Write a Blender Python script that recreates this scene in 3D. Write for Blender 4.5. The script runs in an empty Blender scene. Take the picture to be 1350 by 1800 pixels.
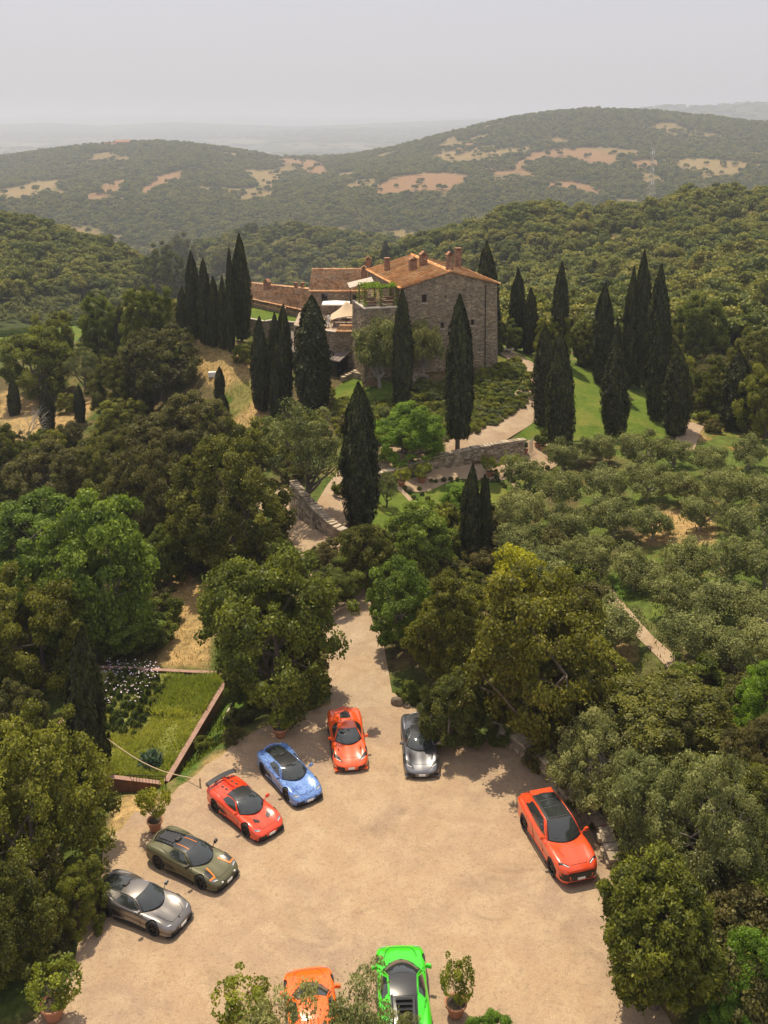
import bpy, bmesh, math, random
import numpy as np
from mathutils import Vector, Matrix
from mathutils.geometry import delaunay_2d_cdt

random.seed(7)
RNG = np.random.default_rng(7)
SC = bpy.context.scene
COL = SC.collection

# ------------------------------------------------------------------ camera, world, sun, exposure
CAM_H = 33.3
PITCH = math.radians(9.0)
FPX, CX, CY = 1799.0, 675.0, 490.0
cam_d = bpy.data.cameras.new('camera')
cam = bpy.data.objects.new('camera', cam_d)
COL.objects.link(cam)
cam.location = (0, 0, CAM_H)
cam.rotation_euler = (math.radians(90) - PITCH, 0, 0)
cam_d.sensor_fit = 'VERTICAL'
cam_d.sensor_height = 36.0
cam_d.lens = FPX / 1800 * 36.0
cam_d.shift_y = (CY - 900) / 1800
cam_d.clip_start = 0.5
cam_d.clip_end = 200000
SC.camera = cam

SUN_EL = math.radians(66)
SHX, SHY = 0.42, -0.907                    # where shadows fall
world = bpy.data.worlds.new('World')
SC.world = world
world.use_nodes = True
wn = world.node_tree
wn.nodes.clear()
w_out = wn.nodes.new('ShaderNodeOutputWorld')
w_bg = wn.nodes.new('ShaderNodeBackground')
w_sky = wn.nodes.new('ShaderNodeTexSky')
w_sky.sky_type = 'NISHITA'
w_sky.sun_disc = False
w_sky.sun_elevation = SUN_EL
w_sky.sun_rotation = math.atan2(-SHX, -SHY)
w_sky.altitude = 200
w_sky.air_density = 1.0
w_sky.dust_density = 3.5
w_sky.ozone_density = 1.0
w_mix = wn.nodes.new('ShaderNodeMix')
w_mix.data_type = 'RGBA'
w_mix.blend_type = 'MIX'
w_mix.inputs[0].default_value = 0.78
w_mix.inputs[7].default_value = (7.7, 7.4, 7.75, 1)       # thin milky high cloud over the whole sky
wn.links.new(w_sky.outputs[0], w_mix.inputs[6])
wn.links.new(w_mix.outputs[2], w_bg.inputs[0])
w_bg.inputs[1].default_value = 0.098
wn.links.new(w_bg.outputs[0], w_out.inputs[0])

sun_d = bpy.data.lights.new('sun', 'SUN')
sun = bpy.data.objects.new('sun', sun_d)
COL.objects.link(sun)
sun_d.energy = 4.9
sun_d.angle = math.radians(0.6)
sun_d.color = (1.0, 0.875, 0.66)
sd = Vector((SHX * math.cos(SUN_EL), SHY * math.cos(SUN_EL), -math.sin(SUN_EL)))
sun.rotation_euler = sd.to_track_quat('-Z', 'Y').to_euler()
sun.location = (0, 0, 100)
SC.view_settings.view_transform = 'Standard'
SC.view_settings.look = 'None'
SC.view_settings.exposure = 0.0
SC.view_settings.gamma = 1.0
SC.view_settings.use_curve_mapping = False
SC.render.engine = 'CYCLES'
cy = SC.cycles
cy.use_denoising = True
cy.max_bounces = 5
cy.diffuse_bounces = 3
cy.glossy_bounces = 2
cy.transmission_bounces = 3
cy.volume_bounces = 1
cy.transparent_max_bounces = 6
cy.use_adaptive_sampling = True
cy.adaptive_threshold = 0.02
cy.sample_clamp_indirect = 4.0

# ------------------------------------------------------------------ measuring helpers
SP, CP = math.sin(PITCH), math.cos(PITCH)

def ray(u, v):
    a = (u - CX) / FPX
    dy = (CY - v) / FPX
    return a, CP + dy * SP, -SP + dy * CP

def project(x, y, z):
    dz = z - CAM_H
    zc = y * CP - dz * SP
    yc = y * SP + dz * CP
    zc = np.maximum(zc, 0.01)
    return CX + FPX * x / zc, CY - FPX * yc / zc

def at_z(u, v, z):
    a, b, c = ray(u, v)
    t = (z - CAM_H) / c
    return a * t, b * t

_so, _co = math.sin(math.radians(18)), math.cos(math.radians(18))
def W(x, y, z):
    """ground position, from a first survey with a different lens, at height z"""
    zc = y * _co - (z - 31.8) * _so; yc = y * _so + (z - 31.8) * _co
    return at_z(675 + 1523 * x / zc, 700 - 1523 * yc / zc, z)

def depth_at(x, y, z):
    return y * CP - (z - CAM_H) * SP

def _hash(ix, iy, seed):
    n = (ix.astype(np.int64) * 374761393 + iy.astype(np.int64) * 668265263 + seed * 1442695041) & 0x7fffffff
    n = ((n ^ (n >> 13)) * 1274126177) & 0x7fffffff
    return ((n ^ (n >> 16)) & 0xffff) / 65535.0

def vnoise(x, y, seed=0):
    x = np.asarray(x, float); y = np.asarray(y, float)
    ix = np.floor(x); iy = np.floor(y)
    fx = x - ix; fy = y - iy
    fx = fx * fx * (3 - 2 * fx); fy = fy * fy * (3 - 2 * fy)
    a = _hash(ix, iy, seed); b = _hash(ix + 1, iy, seed)
    c = _hash(ix, iy + 1, seed); d = _hash(ix + 1, iy + 1, seed)
    return (a * (1 - fx) + b * fx) * (1 - fy) + (c * (1 - fx) + d * fx) * fy

def fbm(x, y, seed=0, oct=4):
    s = 0; a = 0.5; t = 0
    for k in range(oct):
        s = s + a * vnoise(x * 2 ** k, y * 2 ** k, seed + k * 17); t += a; a *= 0.5
    return s / t

def sstep(a, b, x):
    t = np.clip((x - a) / (b - a), 0, 1)
    return t * t * (3 - 2 * t)

def in_poly(px, py, poly):
    px = np.asarray(px); py = np.asarray(py)
    r = np.zeros(px.shape, bool)
    n = len(poly)
    for i in range(n):
        x0, y0 = poly[i]; x1, y1 = poly[(i + 1) % n]
        if y0 == y1: continue
        c = ((y0 > py) != (y1 > py)) & (px < (x1 - x0) * (py - y0) / (y1 - y0) + x0)
        r ^= c
    return r

def poly_dist(px, py, poly):
    d = np.full(np.asarray(px).shape, 1e9)
    n = len(poly)
    for i in range(n):
        x0, y0 = poly[i]; x1, y1 = poly[(i + 1) % n]
        dx, dy = x1 - x0, y1 - y0
        L = dx * dx + dy * dy + 1e-12
        t = np.clip(((px - x0) * dx + (py - y0) * dy) / L, 0, 1)
        d = np.minimum(d, np.hypot(px - x0 - t * dx, py - y0 - t * dy))
    return d

# ------------------------------------------------------------------ terrain heights
LOCAL = [  # pixel u, v and height of the ground seen (or guessed) there
 (100,1790,0),(400,1790,0),(675,1790,0),(1080,1790,0),(250,1620,0),(675,1500,0),(1050,1560,0),(420,1420,0),(620,1350,0),(800,1330,0),(950,1400,0),(480,1300,0),
 (660,1220,0),(620,1150,0),(605,1060,0.1),(565,960,0.3),(600,880,0.3),(650,830,.5),(700,800,0.8),(800,787,1),(880,760,1.3),(930,710,1.9),(943,670,2.8),(900,625,3.9),
 (800,830,-.5),(700,880,-.9),(900,860,-.5),(960,810,-.3),(950,920,-.4),(750,940,-.9),(850,1000,-.4),(700,1050,-.3),(900,1200,.3),
 (620,690,2.0),(700,690,2.6),(850,700,2.4),(890,690,2.9),(780,740,1.4),
 (1010,670,1.9),(1060,700,1.2),(1100,750,.5),(1150,765,.2),(1220,765,0),(1330,750,-.3),
 (350,605,4.3),(430,612,4.5),(400,680,1.5),(440,730,-.2),(380,760,-2),(300,700,-1.5),(470,850,-.5),(430,950,-1.6),
 (100,730,-4.5),(30,740,-5.5),(190,690,-3.3),(140,650,-3),(320,1090,-2.2),(330,1010,-2.2),(360,1140,-2.0),
 (190,1180,-2.4),(280,1175,-2.4),(395,1190,-2.8),(300,1385,-2.5),(200,1390,-2.4),(100,1260,-2.8),(350,1290,-2.7),(385,1325,-.6),(300,1410,-.3),(215,1440,-.2),
 (50,1000,-4.5),(180,900,-4.5),(80,1150,-3.5),(40,1350,-2.5),(50,1500,-1.3),(30,1650,-.6),
 (1050,1250,1.0),(1000,1310,.5),(1100,1400,1.0),(1150,1550,1.2),(1300,1560,1.6),(1250,1400,1.8),(1330,1700,.8),(1200,1750,.3),
 (1100,900,.9),(1300,900,2.2),(1300,1100,2.6),(1200,1200,2.0),(1000,1000,.3),(1330,800,.8),(1000,850,.2),(1050,1080,1.0),
 (60,585,-2),(120,600,-2.2),(250,560,0),
]
CAX, CAYY = 1.95, 115.6           # castle: front left corner, seen from the camera
CROT = math.radians(16)
CF = (math.cos(CROT), math.sin(CROT))
CB = (-math.sin(CROT), math.cos(CROT))
def castle_xy(a, b):
    return CAX + CF[0] * a + CB[0] * b, CAYY + CF[1] * a + CB[1] * b

_cp = []
for u, v, z in LOCAL:
    x, y = at_z(u, v, z); _cp.append((x, y, z))
for a, b, z in [(0,0,3.8),(12,0,3.9),(12,14,4.2),(0,14,5),(5,7,4),(-4,-1,3.2),(15,4,4.0),(-5,5,3.2),(-2.5,-2.5,3.3),(4,-2.5,3.5),(-8,9,2.6),(-14,12,3.0),(-20,14,3.2),(-4,17,6.2),(-12,20,3.4),(-8,30,5),(5,26,3.5),(-25,26,3),(-10,-2,2.0),(-12,30,4.4),(-18,33,4.2),(-24,36,3.6),(-7,37,4),(-17,26,4.4)]:
    x, y = castle_xy(a, b); _cp.append((x, y, z))
_cp += [(-25,8,-.5),(25,8,.5),(0,8,0),(-45,20,-2.5),(45,20,2),(-60,75,-6),(70,75,4),(-70,120,-7),(75,120,0),(-80,170,-7),(75,170,-5),(30,162,-4),(0,166,-4),(-30,166,-4)]
_cp = np.array(_cp)
def _tps(r2):
    return 0.5 * r2 * np.log(r2 + 1e-9)
_n = len(_cp)
_d2 = (_cp[:, None, 0] - _cp[None, :, 0]) ** 2 + (_cp[:, None, 1] - _cp[None, :, 1]) ** 2
_A = np.zeros((_n + 3, _n + 3))
_A[:_n, :_n] = _tps(_d2) + np.eye(_n) * 5.0
_A[:_n, _n] = 1; _A[:_n, _n + 1:] = _cp[:, :2]
_A[_n, :_n] = 1; _A[_n + 1:, :_n] = _cp[:, :2].T
_w = np.linalg.solve(_A, np.concatenate([_cp[:, 2], [0, 0, 0]]))
def h_local(x, y):
    x = np.asarray(x, float); y = np.asarray(y, float)
    s = _w[_n] + _w[_n + 1] * x + _w[_n + 2] * y
    for i in range(_n):
        s = s + _w[i] * _tps((x - _cp[i, 0]) ** 2 + (y - _cp[i, 1]) ** 2)
    return np.clip(s, -12, 8)

# rings further out: (distance, [(u, value)], 'v' or 'z')  v = pixel row where its ground is seen
RINGS = [
 (158, [(0,-7),(300,-2),(500,0),(700,0),(900,-1),(1100,-4),(1350,-5)], 'z'),
 (190, [(0,-9),(300,-9),(500,-9),(700,-10),(900,-7),(1100,-8),(1350,-6)], 'z'),
 (255, [(0,-20),(300,-28),(500,-34),(700,-30),(900,-20),(1100,-14),(1350,-8)], 'z'),
 (340, [(0,-22),(120,-28),(300,-50),(500,-62),(700,-52),(900,-24),(1100,-14),(1350,-8)], 'z'),
 (430, [(-300,385),(-100,388),(0,403),(100,424),(200,452),(260,482),(320,520),(420,560),(560,540),(640,475),(700,452),(760,430),(850,405),(930,372),(985,385),(1060,388),(1120,382),(1200,358),(1280,352),(1400,350),(1700,350)], 'v'),
 (540, [(0,-62),(300,-90),(500,-95),(700,-80),(850,-60),(1000,-45),(1350,-35)], 'z'),
 (720, [(-200,-90),(0,-90),(150,-92),(260,480),(340,446),(430,416),(520,412),(620,428),(700,440),(800,452),(1000,440),(1350,430)], 'm'),
 (1000, [(0,-112),(400,-116),(700,-112),(1000,-105),(1350,-100)], 'z'),
 (1350, [(-200,350),(0,352),(200,362),(400,368),(560,355),(700,342),(900,335),(1100,330),(1350,322),(1600,322)], 'v'),
 (1750, [(-200,318),(0,316),(200,300),(321,290),(450,308),(560,308),(700,290),(800,276),(900,262),(1000,256),(1096,252),(1220,256),(1350,258),(1600,262)], 'v'),
 (2150, [(-300,290),(-100,283),(0,279),(140,261),(210,256),(321,253),(400,263),(482,279),(545,284),(612,277),(700,260),(754,247),(857,221),(940,206),(1013,198),(1096,193),(1160,198),(1220,206),(1350,216),(1500,222),(1700,240)], 'v'),
 (2900, [(0,-125),(400,-130),(700,-120),(1000,-70),(1350,-60)], 'z'),
 (4200, [(0,-165),(700,-165),(1080,-140),(1110,-130),(1350,-120)], 'z'),
 (6000, [(0,-165),(300,-165),(600,-162),(700,-150),(900,-150),(1050,-120),(1110,194),(1180,186),(1215,190),(1260,188),(1300,181),(1350,184),(1450,182),(1700,195)], 'm'),
 (7500, [(0,-165),(300,-160),(450,-150),(520,-120),(560,-105),(620,-110),(700,-120),(900,-100),(1350,-100)], 'z'),
 (11000, [(0,218),(100,216),(180,221),(300,214),(420,219),(520,222),(650,217),(760,212),(860,209),(950,214),(1350,210)], 'v'),
 (14000, [(0,-170),(1350,-170)], 'z'),
 (19000, [(-200,209),(0,207),(60,204),(130,208),(230,202),(330,206),(420,202),(520,207),(640,208),(760,206),(900,205),(1350,206)], 'v'),
 (26000, [(0,-150),(1350,-150)], 'z'),
 (60000, [(0,-100),(1350,-100)], 'z'),
]
TT = np.linspace(-1.05, 1.05, 841)
_RY = np.array([r[0] for r in RINGS], float)
_RZ = []
for D, prof, kind in RINGS:
    ts, zs = [], []
    for u, val in prof:
        if kind == 'z' or (kind == 'm' and val < 100):
            v_for_t = 300
            a, b, c = ray(u, v_for_t); ts.append(a / b); zs.append(val)
        else:
            a, b, c = ray(u, val); ts.append(a / b); zs.append(CAM_H + c / b * D)
    zz = np.interp(TT, ts, zs)
    k = np.ones(9) / 9
    zz = np.convolve(np.pad(zz, 4, 'edge'), k, 'valid')
    _RZ.append(zz)
_RZ = np.array(_RZ)
_LR = np.log(_RY)
_dl = np.diff(_LR)[:, None]
_sl = np.diff(_RZ, axis=0) / _dl
_M = np.zeros_like(_RZ)
_M[0] = _sl[0]; _M[-1] = _sl[-1]
for i in range(1, len(_RY) - 1):
    a, b = _sl[i - 1], _sl[i]
    _M[i] = np.where(a * b > 0, 2 * a * b / (a + b + 1e-9 * np.sign(a + b + 1e-12)), 0)

def h_far(x, y):
    x = np.asarray(x, float); y = np.maximum(np.asarray(y, float), 1.0)
    t = np.clip(x / y, -1.04, 1.04)
    ly = np.clip(np.log(y), _LR[0], _LR[-1] - 1e-6)
    k = np.clip(np.searchsorted(_LR, ly, side='right') - 1, 0, len(_RY) - 2)
    ft = (t - TT[0]) / (TT[1] - TT[0])
    j = np.clip(ft.astype(int), 0, len(TT) - 2); fj = ft - j
    def g(A, kk):
        return A[kk, j] * (1 - fj) + A[kk, j + 1] * fj
    L = (_LR[k + 1] - _LR[k]); s = (ly - _LR[k]) / L
    p0, p1, m0, m1 = g(_RZ, k), g(_RZ, k + 1), g(_M, k) * L, g(_M, k + 1) * L
    s2 = s * s; s3 = s2 * s
    z = (2*s3 - 3*s2 + 1) * p0 + (s3 - 2*s2 + s) * m0 + (-2*s3 + 3*s2) * p1 + (s3 - s2) * m1
    amp = np.interp(y, [160, 320, 450, 1000, 2200, 4000, 60000], [0, 3, 4, 14, 14, 6, 6])
    n = fbm(x / 170.0 + 5, y / 240.0, 3, 4) - 0.5
    return z + amp * n * 1.6 * (0.4 + 0.6 * sstep(0, 1, np.abs(vnoise(x / 90, y / 90, 9) - .2)))

def lot_blend(x, y):
    d = np.where(in_poly(x, y, LOT_XY), -1.0, 1.0) * poly_dist(x, y, LOT_XY)
    return 1 - sstep(0.2, 2.2, d)

LOT_PX = [(40,1810),(130,1700),(150,1600),(185,1500),(222,1448),(290,1398),(370,1342),(440,1290),(520,1262),(585,1240),(620,1225),(690,1222),(760,1262),(840,1290),(905,1310),(960,1352),(1010,1392),(1055,1440),(1085,1500),(1110,1560),(1150,1650),(1160,1720),(1180,1810)]
LOT_XY = [at_z(u, v, 0) for u, v in LOT_PX]
_l0, _l1 = LOT_XY[0], LOT_XY[-1]
LOT_XY = LOT_XY + [(_l1[0] + 1, 12.0), (_l0[0] - 1, 12.0)]

def h(x, y):
    x = np.asarray(x, float); y = np.asarray(y, float)
    hl = h_local(x, y)
    n = (fbm(x / 6.0, y / 6.0, 21, 3) - .5) * 0.5
    b = lot_blend(x, y)
    hl = (hl + n) * (1 - b)
    w = sstep(146, 176, y)
    return hl * (1 - w) + h_far(x, y) * w

_YS = np.concatenate([np.linspace(14, 200, 620), np.geomspace(201, 20000, 300)])
def hit(u, v, dz=0.0, far=False):
    a, b, c = ray(u, v)
    Y = _YS; T = Y / b
    zr = CAM_H + c * T
    g = h(a * T, Y) + dz
    f = zr - g
    idx = np.where(f <= 0)[0]
    if len(idx) == 0: return float(a * T[-1]), float(Y[-1]), float(g[-1])
    i = idx[0]
    if i == 0: y = Y[0]
    else:
        k = f[i - 1] / (f[i - 1] - f[i]); y = Y[i - 1] + (Y[i] - Y[i - 1]) * k
    x = a / b * y
    return float(x), float(y), float(h(x, y)) 

# ------------------------------------------------------------------ scene helpers
def tag(o, label=None, cat=None, group=None, kind=None):
    if label: o['label'] = label
    if cat: o['category'] = cat
    if group: o['group'] = group
    if kind: o['kind'] = kind
    return o

def empty(name, loc=(0, 0, 0), rz=0.0, label=None, cat=None, group=None):
    o = bpy.data.objects.new(name, None); COL.objects.link(o)
    o.location = loc; o.rotation_euler = (0, 0, rz); o.empty_display_size = 0.5
    return tag(o, label, cat, group)

def link(name, me, mat=None, parent=None, smooth=False):
    o = bpy.data.objects.new(name, me); COL.objects.link(o)
    if mat is not None:
        me.materials.clear()
        for m in (mat if isinstance(mat, (list, tuple)) else [mat]): me.materials.append(m)
    if parent is not None: o.parent = parent
    if smooth:
        me.polygons.foreach_set('use_smooth', [True] * len(me.polygons))
    return o

def dup(root, loc=None, rz=None, scale=None, label=None, group=None):
    def cp(o, par):
        c = o.copy(); COL.objects.link(c)
        if par is not None: c.parent = par
        for ch in KIDS.get(o.name, []): cp(ch, c)
        return c
    c = cp(root, None)
    if loc is not None: c.location = loc
    if rz is not None: c.rotation_euler = (0, 0, rz)
    if scale is not None: c.scale = scale
    if label: c['label'] = label
    if group: c['group'] = group
    return c
KIDS = {}
def note_kids(root):
    def rec(o):
        KIDS[o.name] = list(o.children)
        for c in o.children: rec(c)
    rec(root)

def np_mesh(name, V, F, tint=None, tdomain='FACE'):
    """V (n,3), F (m,3) or (m,4)"""
    V = np.asarray(V, np.float32); F = np.asarray(F, np.int32)
    me = bpy.data.meshes.new(name)
    me.vertices.add(len(V)); me.vertices.foreach_set('co', V.ravel())
    k = F.shape[1]
    me.loops.add(F.size); me.loops.foreach_set('vertex_index', F.ravel())
    me.polygons.add(len(F))
    me.polygons.foreach_set('loop_start', np.arange(0, F.size, k, dtype=np.int32))
    if tint is not None:
        at = me.attributes.new('tint', 'FLOAT', tdomain)
        at.data.foreach_set('value', np.asarray(tint, np.float32))
    me.update(calc_edges=True)
    return me

class MB:
    """collects simple solids into one mesh"""
    def __init__(s): s.V = []; s.F = []; s.T = []
    def add(s, vs, fs, tint=0.5):
        b = len(s.V); s.V += [tuple(v) for v in vs]
        for f in fs: s.F.append(tuple(i + b for i in f)); s.T.append(tint)
    def box(s, c, d, rz=0.0, M=None, tint=0.5, taper=1.0):
        x, y, z = d[0] / 2, d[1] / 2, d[2] / 2
        vs = []
        for sz in (-1, 1):
            t = taper if sz > 0 else 1.0
            for sx, sy in ((-1, -1), (1, -1), (1, 1), (-1, 1)):
                p = Vector((sx * x * t, sy * y * t, sz * z))
                if M is not None: p = M @ p
                elif rz: p = Matrix.Rotation(rz, 3, 'Z') @ p
                vs.append((p.x + c[0], p.y + c[1], p.z + c[2]))
        s.add(vs, [(0, 3, 2, 1), (4, 5, 6, 7), (0, 1, 5, 4), (1, 2, 6, 5), (2, 3, 7, 6), (3, 0, 4, 7)], tint)
    def tube(s, pts, rad, n=6, tint=0.5, cap=True):
        pts = [Vector(p) for p in pts]; rings = []
        if not hasattr(rad, '__len__'): rad = [rad] * len(pts)
        for i, p in enumerate(pts):
            d = (pts[min(i + 1, len(pts) - 1)] - pts[max(i - 1, 0)])
            d = d.normalized() if d.length > 1e-9 else Vector((0, 0, 1))
            a = d.orthogonal().normalized() if i == 0 else (pa - d * pa.dot(d)).normalized()
            pa = a; b = d.cross(a)
            rings.append([p + (a * math.cos(2 * math.pi * k / n) + b * math.sin(2 * math.pi * k / n)) * rad[i] for k in range(n)])
        vs = [v for r in rings for v in r]; fs = []
        for i in range(len(rings) - 1):
            for k in range(n):
                fs.append((i * n + k, i * n + (k + 1) % n, (i + 1) * n + (k + 1) % n, (i + 1) * n + k))
        if cap:
            fs.append(tuple(range(n - 1, -1, -1))); fs.append(tuple(range((len(rings) - 1) * n, len(rings) * n)))
        s.add(vs, fs, tint)
    def lathe(s, prof, c=(0, 0, 0), n=14, tint=0.5, cap=True):
        vs = []; fs = []
        for r, z in prof:
            for k in range(n):
                a = 2 * math.pi * k / n; vs.append((c[0] + r * math.cos(a), c[1] + r * math.sin(a), c[2] + z))
        for i in range(len(prof) - 1):
            for k in range(n): fs.append((i * n + k, i * n + (k + 1) % n, (i + 1) * n + (k + 1) % n, (i + 1) * n + k))
        if cap:
            fs.append(tuple(range(n - 1, -1, -1))); fs.append(tuple(range((len(prof) - 1) * n, len(prof) * n)))
        s.add(vs, fs, tint)
    def mesh(s, name):
        me = bpy.data.meshes.new(name); me.from_pydata(s.V, [], s.F)
        at = me.attributes.new('tint', 'FLOAT', 'FACE'); at.data.foreach_set('value', np.array(s.T, np.float32))
        me.update(); return me
    def build(s, name, mat, parent=None, smooth=False):
        return link(name, s.mesh(name), mat, parent, smooth)

def boolean(o, cutter_mesh, solver='EXACT'):
    c = bpy.data.objects.new('cut', cutter_mesh); COL.objects.link(c)
    c.parent = None
    m = o.modifiers.new('b', 'BOOLEAN'); m.operation = 'DIFFERENCE'; m.object = c; m.solver = solver
    par = o.parent; mw = o.matrix_parent_inverse.copy(); o.parent = None
    dg = bpy.context.evaluated_depsgraph_get(); dg.update()
    me = bpy.data.meshes.new_from_object(o.evaluated_get(dg), depsgraph=dg)
    o.modifiers.clear(); old = o.data; me.name = old.name; o.data = me; o.parent = par
    bpy.data.objects.remove(c); bpy.data.meshes.remove(cutter_mesh)
    return o

# ------------------------------------------------------------------ materials
def new_mat(name):
    m = bpy.data.materials.new(name); m.use_nodes = True
    nt = m.node_tree; nt.nodes.clear()
    out = nt.nodes.new('ShaderNodeOutputMaterial')
    return m, nt, out

def N(nt, t, **kw):
    n = nt.nodes.new(t)
    for k, v in kw.items():
        if k.startswith('i_'):
            key = k[2:]; n.inputs[int(key) if key.isdigit() else key].default_value = v
        else: setattr(n, k, v)
    return n

def ramp(nt, fac, stops):
    r = nt.nodes.new('ShaderNodeValToRGB'); e = r.color_ramp.elements
    while len(e) < len(stops): e.new(0.5)
    for k, (p, c) in enumerate(stops):
        e[k].position = p; e[k].color = (*c, 1) if len(c) == 3 else c
    nt.links.new(fac, r.inputs[0]); return r.outputs[0]

def mixc(nt, fac, a, b, mode='MIX'):
    m = nt.nodes.new('ShaderNodeMix'); m.data_type = 'RGBA'; m.blend_type = mode
    for s, val in ((0, fac), (6, a), (7, b)):
        if isinstance(val, (int, float)): m.inputs[s].default_value = val
        elif isinstance(val, tuple): m.inputs[s].default_value = (*val, 1) if len(val) == 3 else val
        else: nt.links.new(val, m.inputs[s])
    return m.outputs[2]

def noise_tex(nt, scale, detail=4, rough=.6, coord='pos', vec=None, dist=0.0):
    n = nt.nodes.new('ShaderNodeTexNoise')
    n.inputs['Scale'].default_value = scale; n.inputs['Detail'].default_value = detail
    n.inputs['Roughness'].default_value = rough; n.inputs['Distortion'].default_value = dist
    if vec is None:
        if coord == 'pos': vec = nt.nodes.new('ShaderNodeNewGeometry').outputs['Position']
        else: vec = nt.nodes.new('ShaderNodeTexCoord').outputs['Object']
    nt.links.new(vec, n.inputs['Vector'])
    return n.outputs[0]

def simple(name, col, rough=.6, metal=0.0, coat=0.0, var=0.0, vscale=3.0, tint=0.0, bump=0.0, bscale=20, coord='obj', spec=.5):
    m, nt, out = new_mat(name)
    p = nt.nodes.new('ShaderNodeBsdfPrincipled')
    p.inputs['Roughness'].default_value = rough; p.inputs['Metallic'].default_value = metal
    p.inputs['Coat Weight'].default_value = coat; p.inputs['Coat Roughness'].default_value = 0.04
    p.inputs['Specular IOR Level'].default_value = spec
    c = None
    if var:
        f = noise_tex(nt, vscale, 5, .65, coord)
        c = ramp(nt, f, [(.25, tuple(x * (1 - var) for x in col)), (.75, tuple(min(1, x * (1 + var)) for x in col))])
    if tint:
        a = N(nt, 'ShaderNodeAttribute', attribute_name='tint')
        t = ramp(nt, a.outputs['Fac'], [(0, (1 - tint,) * 3), (1, (1 + tint,) * 3)])
        c = mixc(nt, 1.0, c if c is not None else tuple(col), t, 'MULTIPLY')
    if c is None: p.inputs['Base Color'].default_value = (*col, 1)
    else: nt.links.new(c, p.inputs['Base Color'])
    if bump:
        b = nt.nodes.new('ShaderNodeBump'); b.inputs['Strength'].default_value = 1.0; b.inputs['Distance'].default_value = bump
        nt.links.new(noise_tex(nt, bscale, 6, .7, coord), b.inputs['Height']); nt.links.new(b.outputs[0], p.inputs['Normal'])
    nt.links.new(p.outputs[0], out.inputs[0])
    return m

def leaf_mat(name, dark, mid, light, transl=.35, rough=.5, hue_var=.12):
    """leaf colours by leaf (tint attribute) with a little drift from tree to tree"""
    m, nt, out = new_mat(name)
    a = N(nt, 'ShaderNodeAttribute', attribute_name='tint')
    c = ramp(nt, a.outputs['Fac'], [(0, dark), (.5, mid), (1, light)])
    oi = nt.nodes.new('ShaderNodeObjectInfo')
    hsv = nt.nodes.new('ShaderNodeHueSaturation')
    mr = N(nt, 'ShaderNodeMapRange'); nt.links.new(oi.outputs['Random'], mr.inputs[0])
    mr.inputs[3].default_value = .5 - hue_var * .17; mr.inputs[4].default_value = .5 + hue_var * .12
    mv = N(nt, 'ShaderNodeMapRange'); nt.links.new(oi.outputs['Random'], mv.inputs[0])
    mv.inputs[3].default_value = 1 + hue_var * 1.6; mv.inputs[4].default_value = 1 - hue_var * 1.6
    nt.links.new(mr.outputs[0], hsv.inputs['Hue']); nt.links.new(mv.outputs[0], hsv.inputs['Value']); nt.links.new(c, hsv.inputs['Color'])
    d = N(nt, 'ShaderNodeBsdfDiffuse'); t = N(nt, 'ShaderNodeBsdfTranslucent'); g = N(nt, 'ShaderNodeBsdfGlossy')
    g.inputs['Roughness'].default_value = rough; g.inputs['Color'].default_value = (.8, .8, .8, 1)
    nt.links.new(hsv.outputs[0], d.inputs[0])
    tc = mixc(nt, 1.0, hsv.outputs[0], (1.25, 1.25, .6), 'MULTIPLY'); nt.links.new(tc, t.inputs[0])
    mx = N(nt, 'ShaderNodeMixShader', i_0=transl); nt.links.new(d.outputs[0], mx.inputs[1]); nt.links.new(t.outputs[0], mx.inputs[2])
    mx2 = N(nt, 'ShaderNodeMixShader', i_0=.02); nt.links.new(mx.outputs[0], mx2.inputs[1]); nt.links.new(g.outputs[0], mx2.inputs[2])
    nt.links.new(mx2.outputs[0], out.inputs[0])
    return m
# ------------------------------------------------------------------ ground
P = lambda *a: list(a)
FIELDS = [
 [(-20,335),(60,322),(105,318),(100,330),(60,345),(20,350),(-20,352)],
 [(155,342),(190,322),(220,310),(215,330),(180,350),(150,350)],
 [(240,335),(290,305),(322,298),(315,312),(275,328),(250,340)],
 [(425,297),(495,300),(480,330),(455,325),(440,310)],
 [(487,277),(550,280),(577,293),(570,307),(540,305),(530,290),(495,288)],
 [(658,335),(680,318),(720,307),(780,303),(822,308),(815,322),(795,325),(790,338),(735,337),(660,342)],
 [(755,273),(810,262),(850,266),(935,257),(930,265),(880,272),(860,280),(790,285)],
 [(905,285),(935,268),(980,263),(1040,263),(1088,275),(1075,287),(1030,285),(1010,278),(960,276),(925,282),(915,295),(945,308),(920,310),(903,300)],
 [(960,320),(1000,318),(1040,325),(1060,333),(1050,342),(1010,330),(965,332)],
 [(1185,290),(1210,280),(1270,280),(1320,288),(1300,305),(1240,315),(1215,300)],
 [(1105,283),(1140,280),(1165,290),(1125,297)],
 [(605,410),(640,410),(640,420),(608,420)], [(700,412),(735,408),(740,417),(705,422)],
 [(860,300),(900,298),(905,306),(870,308)],
]
RIDGE_FIELD = [(968,368),(1010,361),(1085,361),(1080,374),(1040,388),(1005,396),(990,399),(983,382)]
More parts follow.
